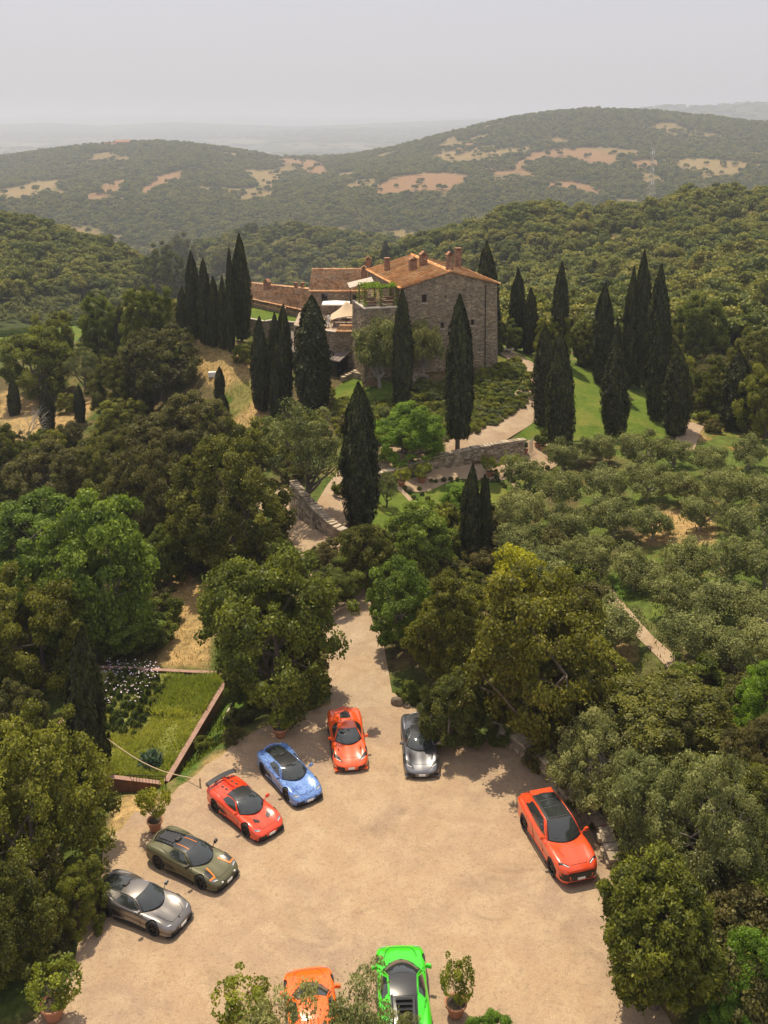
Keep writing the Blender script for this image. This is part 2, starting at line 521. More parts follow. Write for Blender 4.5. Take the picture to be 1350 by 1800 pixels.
STRAW = [  # dry slopes near by
 [(345,598),(400,612),(455,640),(462,700),(455,757),(400,757),(392,700),(350,660)],
 [(60,770),(60,735),(110,725),(130,700),(170,685),(175,715),(120,760)],
 [(0,760),(0,690),(60,700),(70,760),(30,800)],
 [(285,1000),(330,1000),(372,1040),(372,1170),(270,1172),(290,1100)],
 [(190,1470),(200,1405),(260,1395),(330,1345),(400,1320),(460,1280),(600,1225),(600,1330),(200,1540)],
 [(930,1290),(1000,1240),(1010,1280),(960,1340)],
 [(1040,1130),(1110,1090),(1120,1160),(1060,1190)],
 [(1270,1480),(1350,1500),(1350,1620),(1280,1590)],
 [(1120,900),(1250,900),(1260,960),(1130,960)],
 [(-40,586),(-40,545),(60,528),(150,520),(160,562),(60,574)],
 [(1195,740),(1240,740),(1240,775),(1195,775)],
 [(1050,1450),(1130,1560),(1170,1700),(1200,1800),(1130,1800),(1080,1560),(1030,1460)],
]
GRASSY = [
 [(385,690),(430,660),(445,700),(410,735),(385,720)],
 [(190,1385),(300,1400),(370,1330),(440,1260),(470,1190),(410,1170),(300,1378)],
 [(1050,1000),(1130,980),(1120,1040),(1080,1060)],
 [(580,700),(600,665),(700,675),(760,690),(870,640),(930,650),(945,690),(850,765),(690,760)],
 [(-60,585),(150,563),(160,600),(-60,640)],
 [(640,940),(660,850),(940,820),(960,900),(840,960)],
]
_rows = [3.0]
while _rows[-1] < 165: _rows.append(_rows[-1] + max(.3, min(.55, _rows[-1] * .012)))
while _rows[-1] < 2500: _rows.append(_rows[-1] * 1.011)
while _rows[-1] < 70000: _rows.append(_rows[-1] * 1.035)
_rows = np.array(_rows)
_t = np.linspace(-1.0, 1.0, 401)
_Y, _T = np.meshgrid(_rows, _t, indexing='ij')
_X = _Y * _T
_Z = np.concatenate([h(_X[i:i + 60], _Y[i:i + 60]) for i in range(0, len(_rows), 60)])
nr, nc = _X.shape
_i = np.arange(nr - 1)[:, None] * nc + np.arange(nc - 1)[None, :]
_F = np.stack([_i, _i + 1, _i + nc + 1, _i + nc], -1).reshape(-1, 4)
ground_me = np_mesh('terrain', np.stack([_X, _Y, _Z], -1).reshape(-1, 3), _F)
x, y, z = _X.ravel(), _Y.ravel(), _Z.ravel()
u, v = project(x, y, z)
def C(*c): return np.array(c, float)
def lay(col, m, c):
    return col * (1 - m[:, None]) + np.asarray(c)[None, :] * m[:, None]
n1 = fbm(x / 5, y / 5, 31, 4); n2 = fbm(x / 1.3, y / 1.3, 33, 3); n3 = fbm(x / 30, y / 30, 35, 3)
col = np.tile(C(.12, .095, .045), (len(x), 1))
col = lay(col, sstep(.42, .6, n1), C(.085, .115, .025))
col = lay(col, sstep(.55, .75, n2) * .6, C(.26, .19, .09))
right = sstep(8, 16, x) * (y < 135)
col = lay(col, right * sstep(.3, .55, n1) * .9, C(.11, .15, .03))
col = lay(col, right * sstep(.6, .72, n2 * .5 + n3 * .5) * .9, C(.30, .16, .06))
px_n = (n1 - .5) * 26; py_n = (n2 - .5) * 16
near = y < 160
def pm(poly, soft, cond):
    m = np.zeros(len(x)); idx = np.where(cond)[0]
    uu, vv = u[idx] + px_n[idx], v[idx] + py_n[idx]
    ins = in_poly(uu, vv, poly); d = poly_dist(uu, vv, poly)
    m[idx] = np.clip(.5 + np.where(ins, d, -d) / soft, 0, 1); return m
for p_ in STRAW: col = lay(col, pm(p_, 10, near), C(.40, .275, .125))
for p_ in GRASSY: col = lay(col, pm(p_, 10, near) * (.55 + .45 * (n1 > .4)), C(.085, .14, .022))
col = lay(col, pm(RIDGE_FIELD, 4, (y > 300) & (y < 500)), C(.36, .23, .095))
# hills: undergrowth, open scrub and the mown fields
far = sstep(150, 195, y)
und = C(.055, .068, .022)[None, :] * (1 - sstep(.5, .68, n3))[:, None] + C(.13, .12, .045)[None, :] * sstep(.5, .68, n3)[:, None]
nf = fbm(x / 60, y / 60, 41, 4)
und = lay(und, sstep(.60, .70, nf) * .8 * (y > 900), C(.27, .19, .085))
und = lay(und, sstep(.66, .74, fbm(x / 22, y / 22, 43, 3)) * (y < 600) * (x > 60), C(.30, .20, .09))
m_keep = pm(RIDGE_FIELD, 4, (y > 300) & (y < 500))
col = col * (1 - (far * (1 - m_keep))[:, None]) + und * (far * (1 - m_keep))[:, None]
px_n = (nf - .5) * 16; py_n = (nf - .5) * 6
for k_, p_ in enumerate(FIELDS):
    col = lay(col, pm(p_, 7, (y > 900) & (y < 2300)), C(.28, .165, .085) if k_ % 3 else C(.27, .195, .09))
# the plain
pl = sstep(2900, 3600, y)
cell = _hash(np.floor((x + .3 * y) / 260 + vnoise(x / 900, y / 900, 3)), np.floor((y - .2 * x) / 420 + vnoise(x / 700, y / 700, 5)), 77)
pc = np.stack([np.interp(cell, [0, .4, .7, 1], [.035, .07, .19, .25]), np.interp(cell, [0, .4, .7, 1], [.05, .085, .165, .20]), np.interp(cell, [0, .4, .7, 1], [.025, .04, .09, .11])], 1)
hilly = sstep(-158, -120, z) * pl
pc = pc * (1 - hilly[:, None] * .8) + C(.07, .085, .04)[None, :] * hilly[:, None] * .8
col = col * (1 - pl[:, None]) + pc * pl[:, None]
ca = ground_me.color_attributes.new('cover', 'FLOAT_COLOR', 'POINT')
ca.data.foreach_set('color', np.concatenate([col, np.ones((len(x), 1))], 1).astype(np.float32).ravel())

def ground_material():
    m, nt, out = new_mat('ground_cover')
    p = nt.nodes.new('ShaderNodeBsdfPrincipled'); p.inputs['Roughness'].default_value = .95; p.inputs['Specular IOR Level'].default_value = .1
    a = N(nt, 'ShaderNodeVertexColor', layer_name='cover')
    f1 = noise_tex(nt, 2.2, 8, .72); f2 = noise_tex(nt, .35, 4, .6); f3 = noise_tex(nt, 14.0, 3, .7)
    c = mixc(nt, 1.0, a.outputs[0], ramp(nt, f1, [(.3, (.45, .45, .45)), (.7, (1.5, 1.5, 1.5))]), 'MULTIPLY')
    c = mixc(nt, 1.0, c, ramp(nt, f2, [(.3, (.78, .85, .8)), (.7, (1.2, 1.12, 1.1))]), 'MULTIPLY')
    c = mixc(nt, .7, c, ramp(nt, f3, [(.35, (.55, .55, .5)), (.7, (1.4, 1.4, 1.4))]), 'MULTIPLY')
    nt.links.new(c, p.inputs['Base Color'])
    b = N(nt, 'ShaderNodeBump', i_Strength=.9, i_Distance=.12); nt.links.new(f1, b.inputs['Height']); nt.links.new(b.outputs[0], p.inputs['Normal'])
    nt.links.new(p.outputs[0], out.inputs[0]); return m
terrain = link('terrain', ground_me, ground_material(), smooth=True); tag(terrain, 'rolling ground of dry soil, grass and wooded hills', kind='structure')

# ------------------------------------------------------------------ sheets draped on the ground
def smooth_poly(pts, n=4, closed=True):
    out = []; L = len(pts)
    for i in range(L if closed else L - 1):
        p0, p1, p2, p3 = (np.array(pts[(i + k) % L] if closed else pts[min(max(i + k, 0), L - 1)], float) for k in (-1, 0, 1, 2))
        for k in range(n):
            t = k / n
            out.append(tuple(.5 * ((2*p1) + (-p0 + p2)*t + (2*p0 - 5*p1 + 4*p2 - p3)*t*t + (-p0 + 3*p1 - 3*p2 + p3)*t**3)))
    if not closed: out.append(tuple(pts[-1]))
    return out

def drape(name, poly, mat, off, step=.6, label=None, hf=None, wobble=0.0, kind='structure'):
    hf = hf or h
    poly = [tuple(map(float, p[:2])) for p in poly]
    if wobble:
        poly = [(a + (vnoise(np.array(a * 1.3), np.array(b * 1.3), 5) - .5) * wobble, b + (vnoise(np.array(a * 1.3), np.array(b * 1.3), 6) - .5) * wobble) for a, b in poly]
    xs = [p[0] for p in poly]; ys = [p[1] for p in poly]
    gx, gy = np.meshgrid(np.arange(min(xs), max(xs), step), np.arange(min(ys), max(ys), step))
    gx = gx.ravel() + RNG.uniform(-.1, .1, gx.size) * step; gy = gy.ravel() + RNG.uniform(-.1, .1, gy.size) * step
    k = in_poly(gx, gy, poly) & (poly_dist(gx, gy, poly) > step * .35)
    pts = [Vector(p) for p in poly] + [Vector((a, b)) for a, b in zip(gx[k], gy[k])]
    n = len(poly)
    V, E, F, *_ = delaunay_2d_cdt(pts, [], [list(range(n))], 1, 1e-5)
    X = np.array([p.x for p in V]); Y = np.array([p.y for p in V])
    Z = hf(X, Y) + off
    me = bpy.data.meshes.new(name)
    me.from_pydata(list(zip(X, Y, Z)), [], [tuple(f) for f in F]); me.update()
    me.validate()
    bm = bmesh.new(); bm.from_mesh(me); bmesh.ops.recalc_face_normals(bm, faces=bm.faces)
    if sum(f.normal.z for f in bm.faces) < 0: bmesh.ops.reverse_faces(bm, faces=bm.faces)
    bm.to_mesh(me); bm.free()
    o = link(name, me, mat, smooth=True)
    return tag(o, label, kind=kind)

def px2w(pts, n=4):
    return smooth_poly([hit(a, b)[:2] for a, b in pts], n)

def strip(pts_px, w, n=4):
    c = smooth_poly([hit(a, b)[:2] for a, b in pts_px], n, closed=False)
    c = np.array(c); d = np.gradient(c, axis=0); d /= np.linalg.norm(d, axis=1)[:, None]
    nrm = np.stack([-d[:, 1], d[:, 0]], 1)
    ww = np.array([w] * len(c)) if not hasattr(w, '__len__') else np.interp(np.linspace(0, 1, len(c)), np.linspace(0, 1, len(w)), w)
    l = c + nrm * ww[:, None] / 2; r = c - nrm * ww[:, None] / 2
    return [tuple(p) for p in l] + [tuple(p) for p in r[::-1]]

def gravel_material(name, base, light, dark, patch):
    m, nt, out = new_mat(name)
    p = nt.nodes.new('ShaderNodeBsdfPrincipled'); p.inputs['Roughness'].default_value = .92; p.inputs['Specular IOR Level'].default_value = .15
    f0 = noise_tex(nt, .16, 4, .6); f1 = noise_tex(nt, .7, 5, .65, dist=.4); f2 = noise_tex(nt, 6, 5, .75); f3 = noise_tex(nt, 22, 3, .8)
    c = ramp(nt, f0, [(.40, base), (.58, patch)])
    c = mixc(nt, ramp(nt, f1, [(.42, (0, 0, 0)), (.66, (.85, .85, .85))]), c, light)
    c = mixc(nt, ramp(nt, noise_tex(nt, .35, 6, .7, dist=1.2), [(.55, (0, 0, 0)), (.72, (.55, .55, .55))]), c, dark)
    c = mixc(nt, ramp(nt, f2, [(.3, (.55, .55, .55)), (.5, (0, 0, 0))]), c, dark)
    c = mixc(nt, .85, c, ramp(nt, f3, [(.3, (.60, .60, .60)), (.5, (1, 1, 1)), (.72, (1.35, 1.35, 1.35))]), 'MULTIPLY')
    vo = N(nt, 'ShaderNodeTexVoronoi', i_Scale=9.0); g = nt.nodes.new('ShaderNodeNewGeometry'); nt.links.new(g.outputs['Position'], vo.inputs['Vector'])
    st = ramp(nt, vo.outputs['Distance'], [(.0, (1.5, 1.45, 1.4)), (.22, (1, 1, 1))])
    c = mixc(nt, .35, c, st, 'MULTIPLY')
    nt.links.new(c, p.inputs['Base Color'])
    b = N(nt, 'ShaderNodeBump', i_Strength=.8, i_Distance=.03); nt.links.new(f2, b.inputs['Height']); nt.links.new(b.outputs[0], p.inputs['Normal'])
    nt.links.new(p.outputs[0], out.inputs[0]); return m
M_GRAVEL = gravel_material('lot_gravel', (.36, .255, .175), (.47, .345, .22), (.20, .14, .095), (.41, .285, .175))
M_ROAD = gravel_material('drive_gravel', (.38, .28, .19), (.47, .355, .24), (.24, .17, .11), (.38, .265, .165))
def lawn_material():
    m, nt, out = new_mat('mown_grass')
    p = nt.nodes.new('ShaderNodeBsdfPrincipled'); p.inputs['Roughness'].default_value = .95; p.inputs['Specular IOR Level'].default_value = .1
    c = ramp(nt, noise_tex(nt, 1.1, 6, .7), [(.28, (.065, .11, .014)), (.5, (.11, .165, .022)), (.75, (.17, .20, .035))])
    c = mixc(nt, ramp(nt, noise_tex(nt, .22, 4, .6), [(.5, (0, 0, 0)), (.72, (.8, .8, .8))]), c, (.24, .215, .055))
    c = mixc(nt, .8, c, ramp(nt, noise_tex(nt, 9, 4, .8), [(.3, (.55, .55, .55)), (.7, (1.4, 1.4, 1.4))]), 'MULTIPLY')
    nt.links.new(c, p.inputs['Base Color'])
    b = N(nt, 'ShaderNodeBump', i_Strength=.9, i_Distance=.08); nt.links.new(noise_tex(nt, 9, 6, .8), b.inputs['Height']); nt.links.new(b.outputs[0], p.inputs['Normal'])
    nt.links.new(p.outputs[0], out.inputs[0]); return m
M_LAWN = lawn_material()
M_TURF = simple('rough_grass', (.21, .22, .06), .95, var=.5, vscale=2.2, bump=.1, bscale=8, coord='pos', spec=.1)

lot_poly = smooth_poly(LOT_XY[:-2], 4, closed=False) + LOT_XY[-2:]
drape('parking_lot', lot_poly, M_GRAVEL, .05, 1.0, 'pale gravel parking lot', wobble=.7)
DRIVE_A = [(638,1246),(631,1190),(622,1130),(606,1070),(582,1000),(556,950),(528,905),(500,885),(465,872)]
DRIVE_B = [(556,958),(580,915),(592,880),(625,838),(670,806),(730,793),(790,785),(840,771),(880,752),(912,730),(934,706),(944,682),(938,656),(922,640),(898,625),(884,617)]
GARDEN_GRAVEL = [(700,850),(757,832),(764,820),(850,808),(920,800),(926,776),(950,776),(985,795),(985,812),(962,828),(905,834),(880,846),(820,843),(790,848),(745,866),(712,862)]
drape('driveway', strip(DRIVE_A, 3.6), M_ROAD, .056, .7, 'pale gravel drive climbing from the lot')
drape('driveway', strip(DRIVE_B, [3.0, 3.4, 3.6, 3.8, 3.8, 3.0, 2.4]), M_ROAD, .11, .7, 'pale gravel drive curving round the castle mound')
drape('garden_gravel', px2w(GARDEN_GRAVEL), M_ROAD, .07, .7, 'gravel court of the garden below the stone wall')
drape('path', strip([(1035,1000),(1070,1045),(1120,1105),(1165,1150),(1205,1190),(1255,1238)], .9), M_ROAD, .06, .5, 'narrow pale path through the olive grove')
drape('path', strip([(1200,792),(1212,760),(1222,745)], 2.2), M_ROAD, .06, .7, 'pale track at the foot of the lawn')
drape('path', strip([(700,858),(716,874),(730,892),(742,912)], .5), M_ROAD, .10, .4, 'narrow garden path between box balls')
drape('path', strip([(893,838),(903,850),(912,866)], .5), M_ROAD, .10, .4, 'narrow garden path to the olives')
drape('lawn', px2w([(914,770),(936,740),(952,708),(968,672),(985,650),(1012,643),(1060,664),(1100,688),(1140,705),(1168,742),(1172,772),(1090,774),(980,776)]), M_LAWN, .07, .8, 'sunny mown lawn among the cypresses')
drape('lawn', px2w([(640,940),(662,880),(684,858),(706,868),(722,888),(735,905),(700,960)]), M_LAWN, .06, .6, 'left part of the garden lawn')
drape('lawn', px2w([(738,876),(790,850),(860,850),(880,852),(893,868),(900,915),(830,935),(755,925)]), M_LAWN, .06, .6, 'middle part of the garden lawn')
drape('lawn', px2w([(906,842),(950,836),(975,838),(960,868),(920,872)]), M_LAWN, .06, .6, 'right part of the garden lawn')
drape('lawn', px2w([(582,700),(600,675),(640,664),(690,676),(705,700),(650,712)]), M_LAWN, .06, .7, 'lawn patch in front of the glass pavilion')
drape('lawn', px2w([(-60,612),(30,588),(138,568),(145,588),(60,610),(-60,650)]), M_LAWN, .08, 1.2, 'far mown lawn beside the long hedge')

# haze: one closed box of pale air
def make_haze():
    mb = MB(); z0, z1 = float(_Z.min()) - 1.5, max(float(_Z.max()) + 12, CAM_H + 4)
    mb.box((0, 0, (z0 + z1) / 2), (170000, 170000, z1 - z0))
    m, nt, out = new_mat('haze_air')
    pv = N(nt, 'ShaderNodeVolumePrincipled'); pv.inputs['Color'].default_value = (.77, .82, .96, 1)
    pv.inputs['Density'].default_value = HAZE; pv.inputs['Anisotropy'].default_value = 0.25
    nt.links.new(pv.outputs[0], out.inputs['Volume'])
    o = mb.build('haze', m); tag(o, 'pale summer haze over the hills and plain', kind='stuff')
    return o
HAZE = 0.00020
haze = make_haze()
# ------------------------------------------------------------------ vegetation builders
def unit(v): return v / (np.linalg.norm(v, axis=-1, keepdims=True) + 1e-9)
def rdir(n, rng): return unit(rng.normal(size=(n, 3)))

def leaf_quads(Pn, Nn, size, asp, tint, axis=None, rng=RNG):
    n = len(Pn); r = rdir(n, rng) if axis is None else axis
    a = unit(r - Nn * np.sum(r * Nn, 1, keepdims=True)); b = np.cross(Nn, a)
    s = np.asarray(size).reshape(-1, 1)
    V = np.stack([Pn + a * s * asp, Pn + b * s * .5, Pn - a * s * asp, Pn - b * s * .5], 1).reshape(-1, 3)
    F = np.arange(4 * n).reshape(-1, 4)
    return V, F, tint

def cores(cent, rad, rng, tint=.3, squash=.8, sub=1):
    bm = bmesh.new(); bmesh.ops.create_icosphere(bm, subdivisions=sub, radius=1.0)
    vv = np.array([v.co[:] for v in bm.verts]); ff = np.array([[l.index for l in f.verts] for f in bm.faces]); bm.free()
    V, F = [], []
    for c, r in zip(cent, rad):
        d = vv * (rng.uniform(.75, 1.2, (len(vv), 1))) * r * np.array([1, 1, squash])
        F.append(ff + len(V) * len(vv)); V.append(d + c)
    V = np.concatenate(V); F = np.concatenate(F)
    F4 = np.concatenate([F, F[:, 2:3]], 1)      # placeholder, triangles are split below
    return V, F

def merge(parts, name):
    """parts: (V, F(3|4 cols), tint per face)"""
    me = bpy.data.meshes.new(name)
    nv = sum(len(p[0]) for p in parts); V = np.concatenate([p[0] for p in parts]).astype(np.float32)
    loops, starts, tints = [], [], []; base = 0; ls = 0
    for Vp, Fp, tp in parts:
        loops.append((Fp + base).ravel()); k = Fp.shape[1]
        starts.append(ls + np.arange(len(Fp)) * k); ls += Fp.size; base += len(Vp)
        tints.append(np.broadcast_to(np.asarray(tp, float), (len(Fp),)))
    loops = np.concatenate(loops).astype(np.int32); starts = np.concatenate(starts).astype(np.int32)
    me.vertices.add(nv); me.vertices.foreach_set('co', V.ravel())
    me.loops.add(len(loops)); me.loops.foreach_set('vertex_index', loops)
    me.polygons.add(len(starts)); me.polygons.foreach_set('loop_start', starts)
    at = me.attributes.new('tint', 'FLOAT', 'FACE'); at.data.foreach_set('value', np.concatenate(tints).astype(np.float32))
    me.update(calc_edges=True)
    return me

def crown_mesh(name, seed, R=4.0, B=3.4, gap=1.2, nclump=90, nleaf=12000, cr=.95, leaf=.16, asp=.7, shell=.62,
               squash=.8, rough=.42, core=.62, up=.25, low=-.86, droop=0.0, spread=1.25, axis_up=0.0):
    rng = np.random.default_rng(seed)
    d = rdir(nclump * 3, rng); d = d[d[:, 2] > low][:nclump]
    f = .72 + rough * (2 * vnoise(d[:, 0] * 2.1 + 9 + seed, d[:, 1] * 2.1 + d[:, 2] * 1.7 + 9, seed) - .6)
    rr = rng.uniform(shell, 1.0, len(d)) ** .6
    c = d * (f * rr)[:, None] * np.array([R - cr * .5, R - cr * .5, B - cr * .4]) * 1.12
    c[:, 2] += gap + B
    cR = cr * rng.uniform(.6, 1.35, len(d))
    w = cR ** 2; w = w / w.sum()
    k = rng.choice(len(d), nleaf, p=w)
    q = rdir(nleaf, rng); out = unit(d[k] + np.array([0, 0, up])); fl = np.sum(q * out, 1) < -.35
    q[fl] -= 2 * np.sum(q[fl] * out[fl], 1, keepdims=True) * out[fl]
    rad = cR[k] * rng.uniform(.55, 1.0, nleaf) ** .5 * np.where(rng.random(nleaf) < .12, spread, 1.0)
    Pn = c[k] + q * rad[:, None] * np.array([1, 1, squash]); Pn[:, 2] -= droop * rng.random(nleaf) * rad
    Nn = unit(q * .7 + rdir(nleaf, rng) * .8 + np.array([0, 0, .35]))
    ct = rng.uniform(0, 1, len(d))
    tint = np.clip(ct[k] * .55 + rng.uniform(-.05, .5, nleaf), 0, 1)
    ax = None
    if axis_up: ax = unit(rdir(nleaf, rng) + np.array([0, 0, axis_up]) + q * .8)
    sz = leaf * rng.uniform(.6, 1.4, nleaf)
    parts = [leaf_quads(Pn, Nn, sz, asp, tint, ax, rng)]
    if core:
        V, F = cores(c, cR * core, rng, squash=squash)
        parts.append((V, F, np.repeat(ct * .4 + .1, len(F) // len(c))))
    return merge(parts, name), c, cR

def trunk_mesh(name, seed, c, gap, B, R, r0=.28, nlimb=7, twist=.25, n=6, fork=.35, reach=.85):
    rng = np.random.default_rng(seed + 99); mb = MB()
    top = gap + B * .5
    pts = [Vector((0, 0, -.6))]; 
    for k in range(1, 6):
        t = k / 5; pts.append(Vector((rng.normal() * twist * t, rng.normal() * twist * t, top * t)))
    mb.tube(pts, [r0 * 1.5] + [r0 * (1.15 - .75 * k / 5) for k in range(1, 6)], n)
    for j in range(nlimb):
        q = c[rng.integers(len(c))]; t0 = rng.uniform(fork, .9); b = pts[1].lerp(pts[5], (t0 - .2) / .8) if t0 > .2 else pts[1]
        e = Vector(q) * reach + b * (1 - reach); mid = b.lerp(e, .5) + Vector((rng.normal(), rng.normal(), rng.normal() * .4)) * .18 * (e - b).length
        rr = r0 * (1.05 - .6 * t0) * .75
        mb.tube([b, b.lerp(mid, .5) + Vector((0, 0, -.05)), mid, mid.lerp(e, .55), e], [rr, rr * .85, rr * .65, rr * .42, rr * .15], n - 1)
        for s in range(2):
            q2 = Vector(c[rng.integers(len(c))])
            if (q2 - mid).length < R * 1.1:
                mb.tube([mid, mid.lerp(q2, .5) + Vector((0, 0, .1)), q2], [rr * .5, rr * .35, rr * .1], 4)
    return mb.mesh(name)

M_BARK = simple('bark', (.13, .10, .075), .9, var=.4, vscale=5, bump=.02, bscale=14)
M_OLIVEBARK = simple('olive_bark', (.30, .26, .215), .9, var=.4, vscale=4, bump=.03, bscale=10)
M_PALEBARK = simple('pale_bark', (.22, .19, .15), .9, var=.35, vscale=4, bump=.02, bscale=10)
L_OAK = leaf_mat('holm_oak_leaves', (0.035, 0.042, 0.004), (0.116, 0.127, 0.015), (0.246, 0.246, 0.039))
L_OAKB = leaf_mat('brown_oak_leaves', (0.042, 0.042, 0.009), (0.127, 0.120, 0.029), (0.246, 0.226, 0.065))
L_GREEN = leaf_mat('green_oak_leaves', (0.042, 0.056, 0.006), (0.150, 0.173, 0.016), (0.299, 0.323, 0.044))
L_WALNUT = leaf_mat('walnut_leaves', (0.039, 0.067, 0.008), (0.129, 0.204, 0.021), (0.286, 0.381, 0.061))
L_YELLOW = leaf_mat('yellow_oak_leaves', (0.045, 0.047, 0.003), (0.134, 0.143, 0.012), (0.277, 0.277, 0.030))
L_BRIGHT = leaf_mat('bright_leaves', (0.055, 0.110, 0.007), (0.143, 0.259, 0.015), (0.286, 0.429, 0.044), transl=.42)
L_OLIVE = leaf_mat('olive_leaves', (0.070, 0.084, 0.021), (0.198, 0.216, 0.062), (0.396, 0.405, 0.150), transl=.25, hue_var=.08)
L_ASH = leaf_mat('ash_leaves', (0.044, 0.059, 0.015), (0.145, 0.172, 0.046), (0.299, 0.317, 0.106), transl=.3)
L_CYP = leaf_mat('cypress_scales', (0.010, 0.014, 0.003), (0.036, 0.041, 0.010), (0.109, 0.116, 0.029), transl=.12, hue_var=.05)
L_JUN = leaf_mat('arborvitae_sprays', (0.032, 0.040, 0.003), (0.127, 0.143, 0.011), (0.285, 0.293, 0.031), transl=.25)
L_BOX = leaf_mat('box_leaves', (0.032, 0.050, 0.007), (0.090, 0.126, 0.020), (0.180, 0.225, 0.045), transl=.2)
L_LEMON = leaf_mat('lemon_leaves', (0.085, 0.110, 0.008), (0.250, 0.280, 0.020), (0.460, 0.470, 0.060), transl=.4)
L_GRASS = leaf_mat('meadow_blades', (0.140, 0.190, 0.030), (0.310, 0.370, 0.060), (0.580, 0.560, 0.140), transl=.3)
L_STRAW = leaf_mat('straw_blades', (0.250, 0.210, 0.060), (0.420, 0.370, 0.120), (0.600, 0.520, 0.220), transl=.3)

PROTO = {}
def proto(kind, seed, mat, bark, R, B, gap, limbs=7, r0=.26, tw=.25, **kw):
    cm, c, cR = crown_mesh('crown', seed, R, B, gap, **kw)
    tm = trunk_mesh('trunk', seed, c, gap, B, R, r0, limbs, tw)
    co = np.empty(len(cm.vertices) * 3, np.float32); cm.vertices.foreach_get('co', co); co = co.reshape(-1, 3)
    Rm = (np.percentile(np.abs(co[:, 0]), 98.5) + np.percentile(np.abs(co[:, 1]), 98.5)) / 2; Hm = np.percentile(co[:, 2], 99.3)
    PROTO.setdefault(kind, []).append(dict(crown=cm, trunk=tm, mat=mat, bark=bark, R=Rm, H=Hm, gap=gap))
K = dict(nclump=230, nleaf=30000, cr=.60, leaf=.115, core=.66)
for s in (1, 2, 3): proto('oak', s, L_OAK, M_BARK, 4, 3.8, .25, **K)
for s in (4, 5): proto('brownoak', s, L_OAKB, M_BARK, 4, 3.8, .25, **dict(K, cr=.55))
for s in (6, 7, 20): proto('green', s, L_GREEN, M_BARK, 4, 3.8, .25, **dict(K, nclump=200, cr=.66))
for s in (8, 9): proto('walnut', s, L_WALNUT, M_PALEBARK, 4, 3.7, .25, **dict(K, nclump=170, cr=.72, leaf=.15, squash=.6, nleaf=24000))
for s in (10, 21): proto('yellow', s, L_YELLOW, M_BARK, 4, 3.8, .25, **dict(K, nclump=240, cr=.58))
proto('lacy', 22, L_OLIVE, M_OLIVEBARK, 2.6, 2.4, .6, nclump=90, nleaf=9000, cr=.55, leaf=.075, asp=1.6, core=0, spread=1.8, shell=.2, rough=.6, axis_up=1.2, limbs=14, r0=.12, tw=.3, low=-.6)
proto('bright', 11, L_BRIGHT, M_BARK, 4, 3.7, .3, **dict(K, nclump=220, cr=.66))
for s in (24, 25): proto('oldolive', s, L_OLIVE, M_OLIVEBARK, 4.6, 3.4, .6, nclump=230, nleaf=42000, cr=.62, leaf=.095, asp=1.2, core=.4, spread=1.7, shell=.4, rough=.55, axis_up=.5, limbs=16, r0=.3, tw=.4, low=-.7)
for s in (12, 13, 14, 15): proto('olive', s, L_OLIVE, M_OLIVEBARK, 2.6, 1.9, .8, nclump=80, nleaf=15000, cr=.60, leaf=.085, asp=1.2, core=.35, spread=1.7, shell=.35, rough=.5, axis_up=.5, limbs=11, r0=.2, tw=.3, low=-.6)
for s in (16, 17): proto('ash', s, L_ASH, M_BARK, 4, 3.6, 3.0, nclump=95, nleaf=14000, cr=.75, leaf=.14, core=.25, spread=1.4, shell=.4, rough=.5, limbs=14, r0=.3, low=-.5)
proto('shrub', 18, L_GREEN, M_BARK, 1.5, 1.1, .1, nclump=50, nleaf=6500, cr=.38, leaf=.085, limbs=3, r0=.06)
proto('shrub', 19, L_OAKB, M_BARK, 1.5, 1.1, .1, nclump=50, nleaf=6500, cr=.38, leaf=.085, limbs=3, r0=.06)

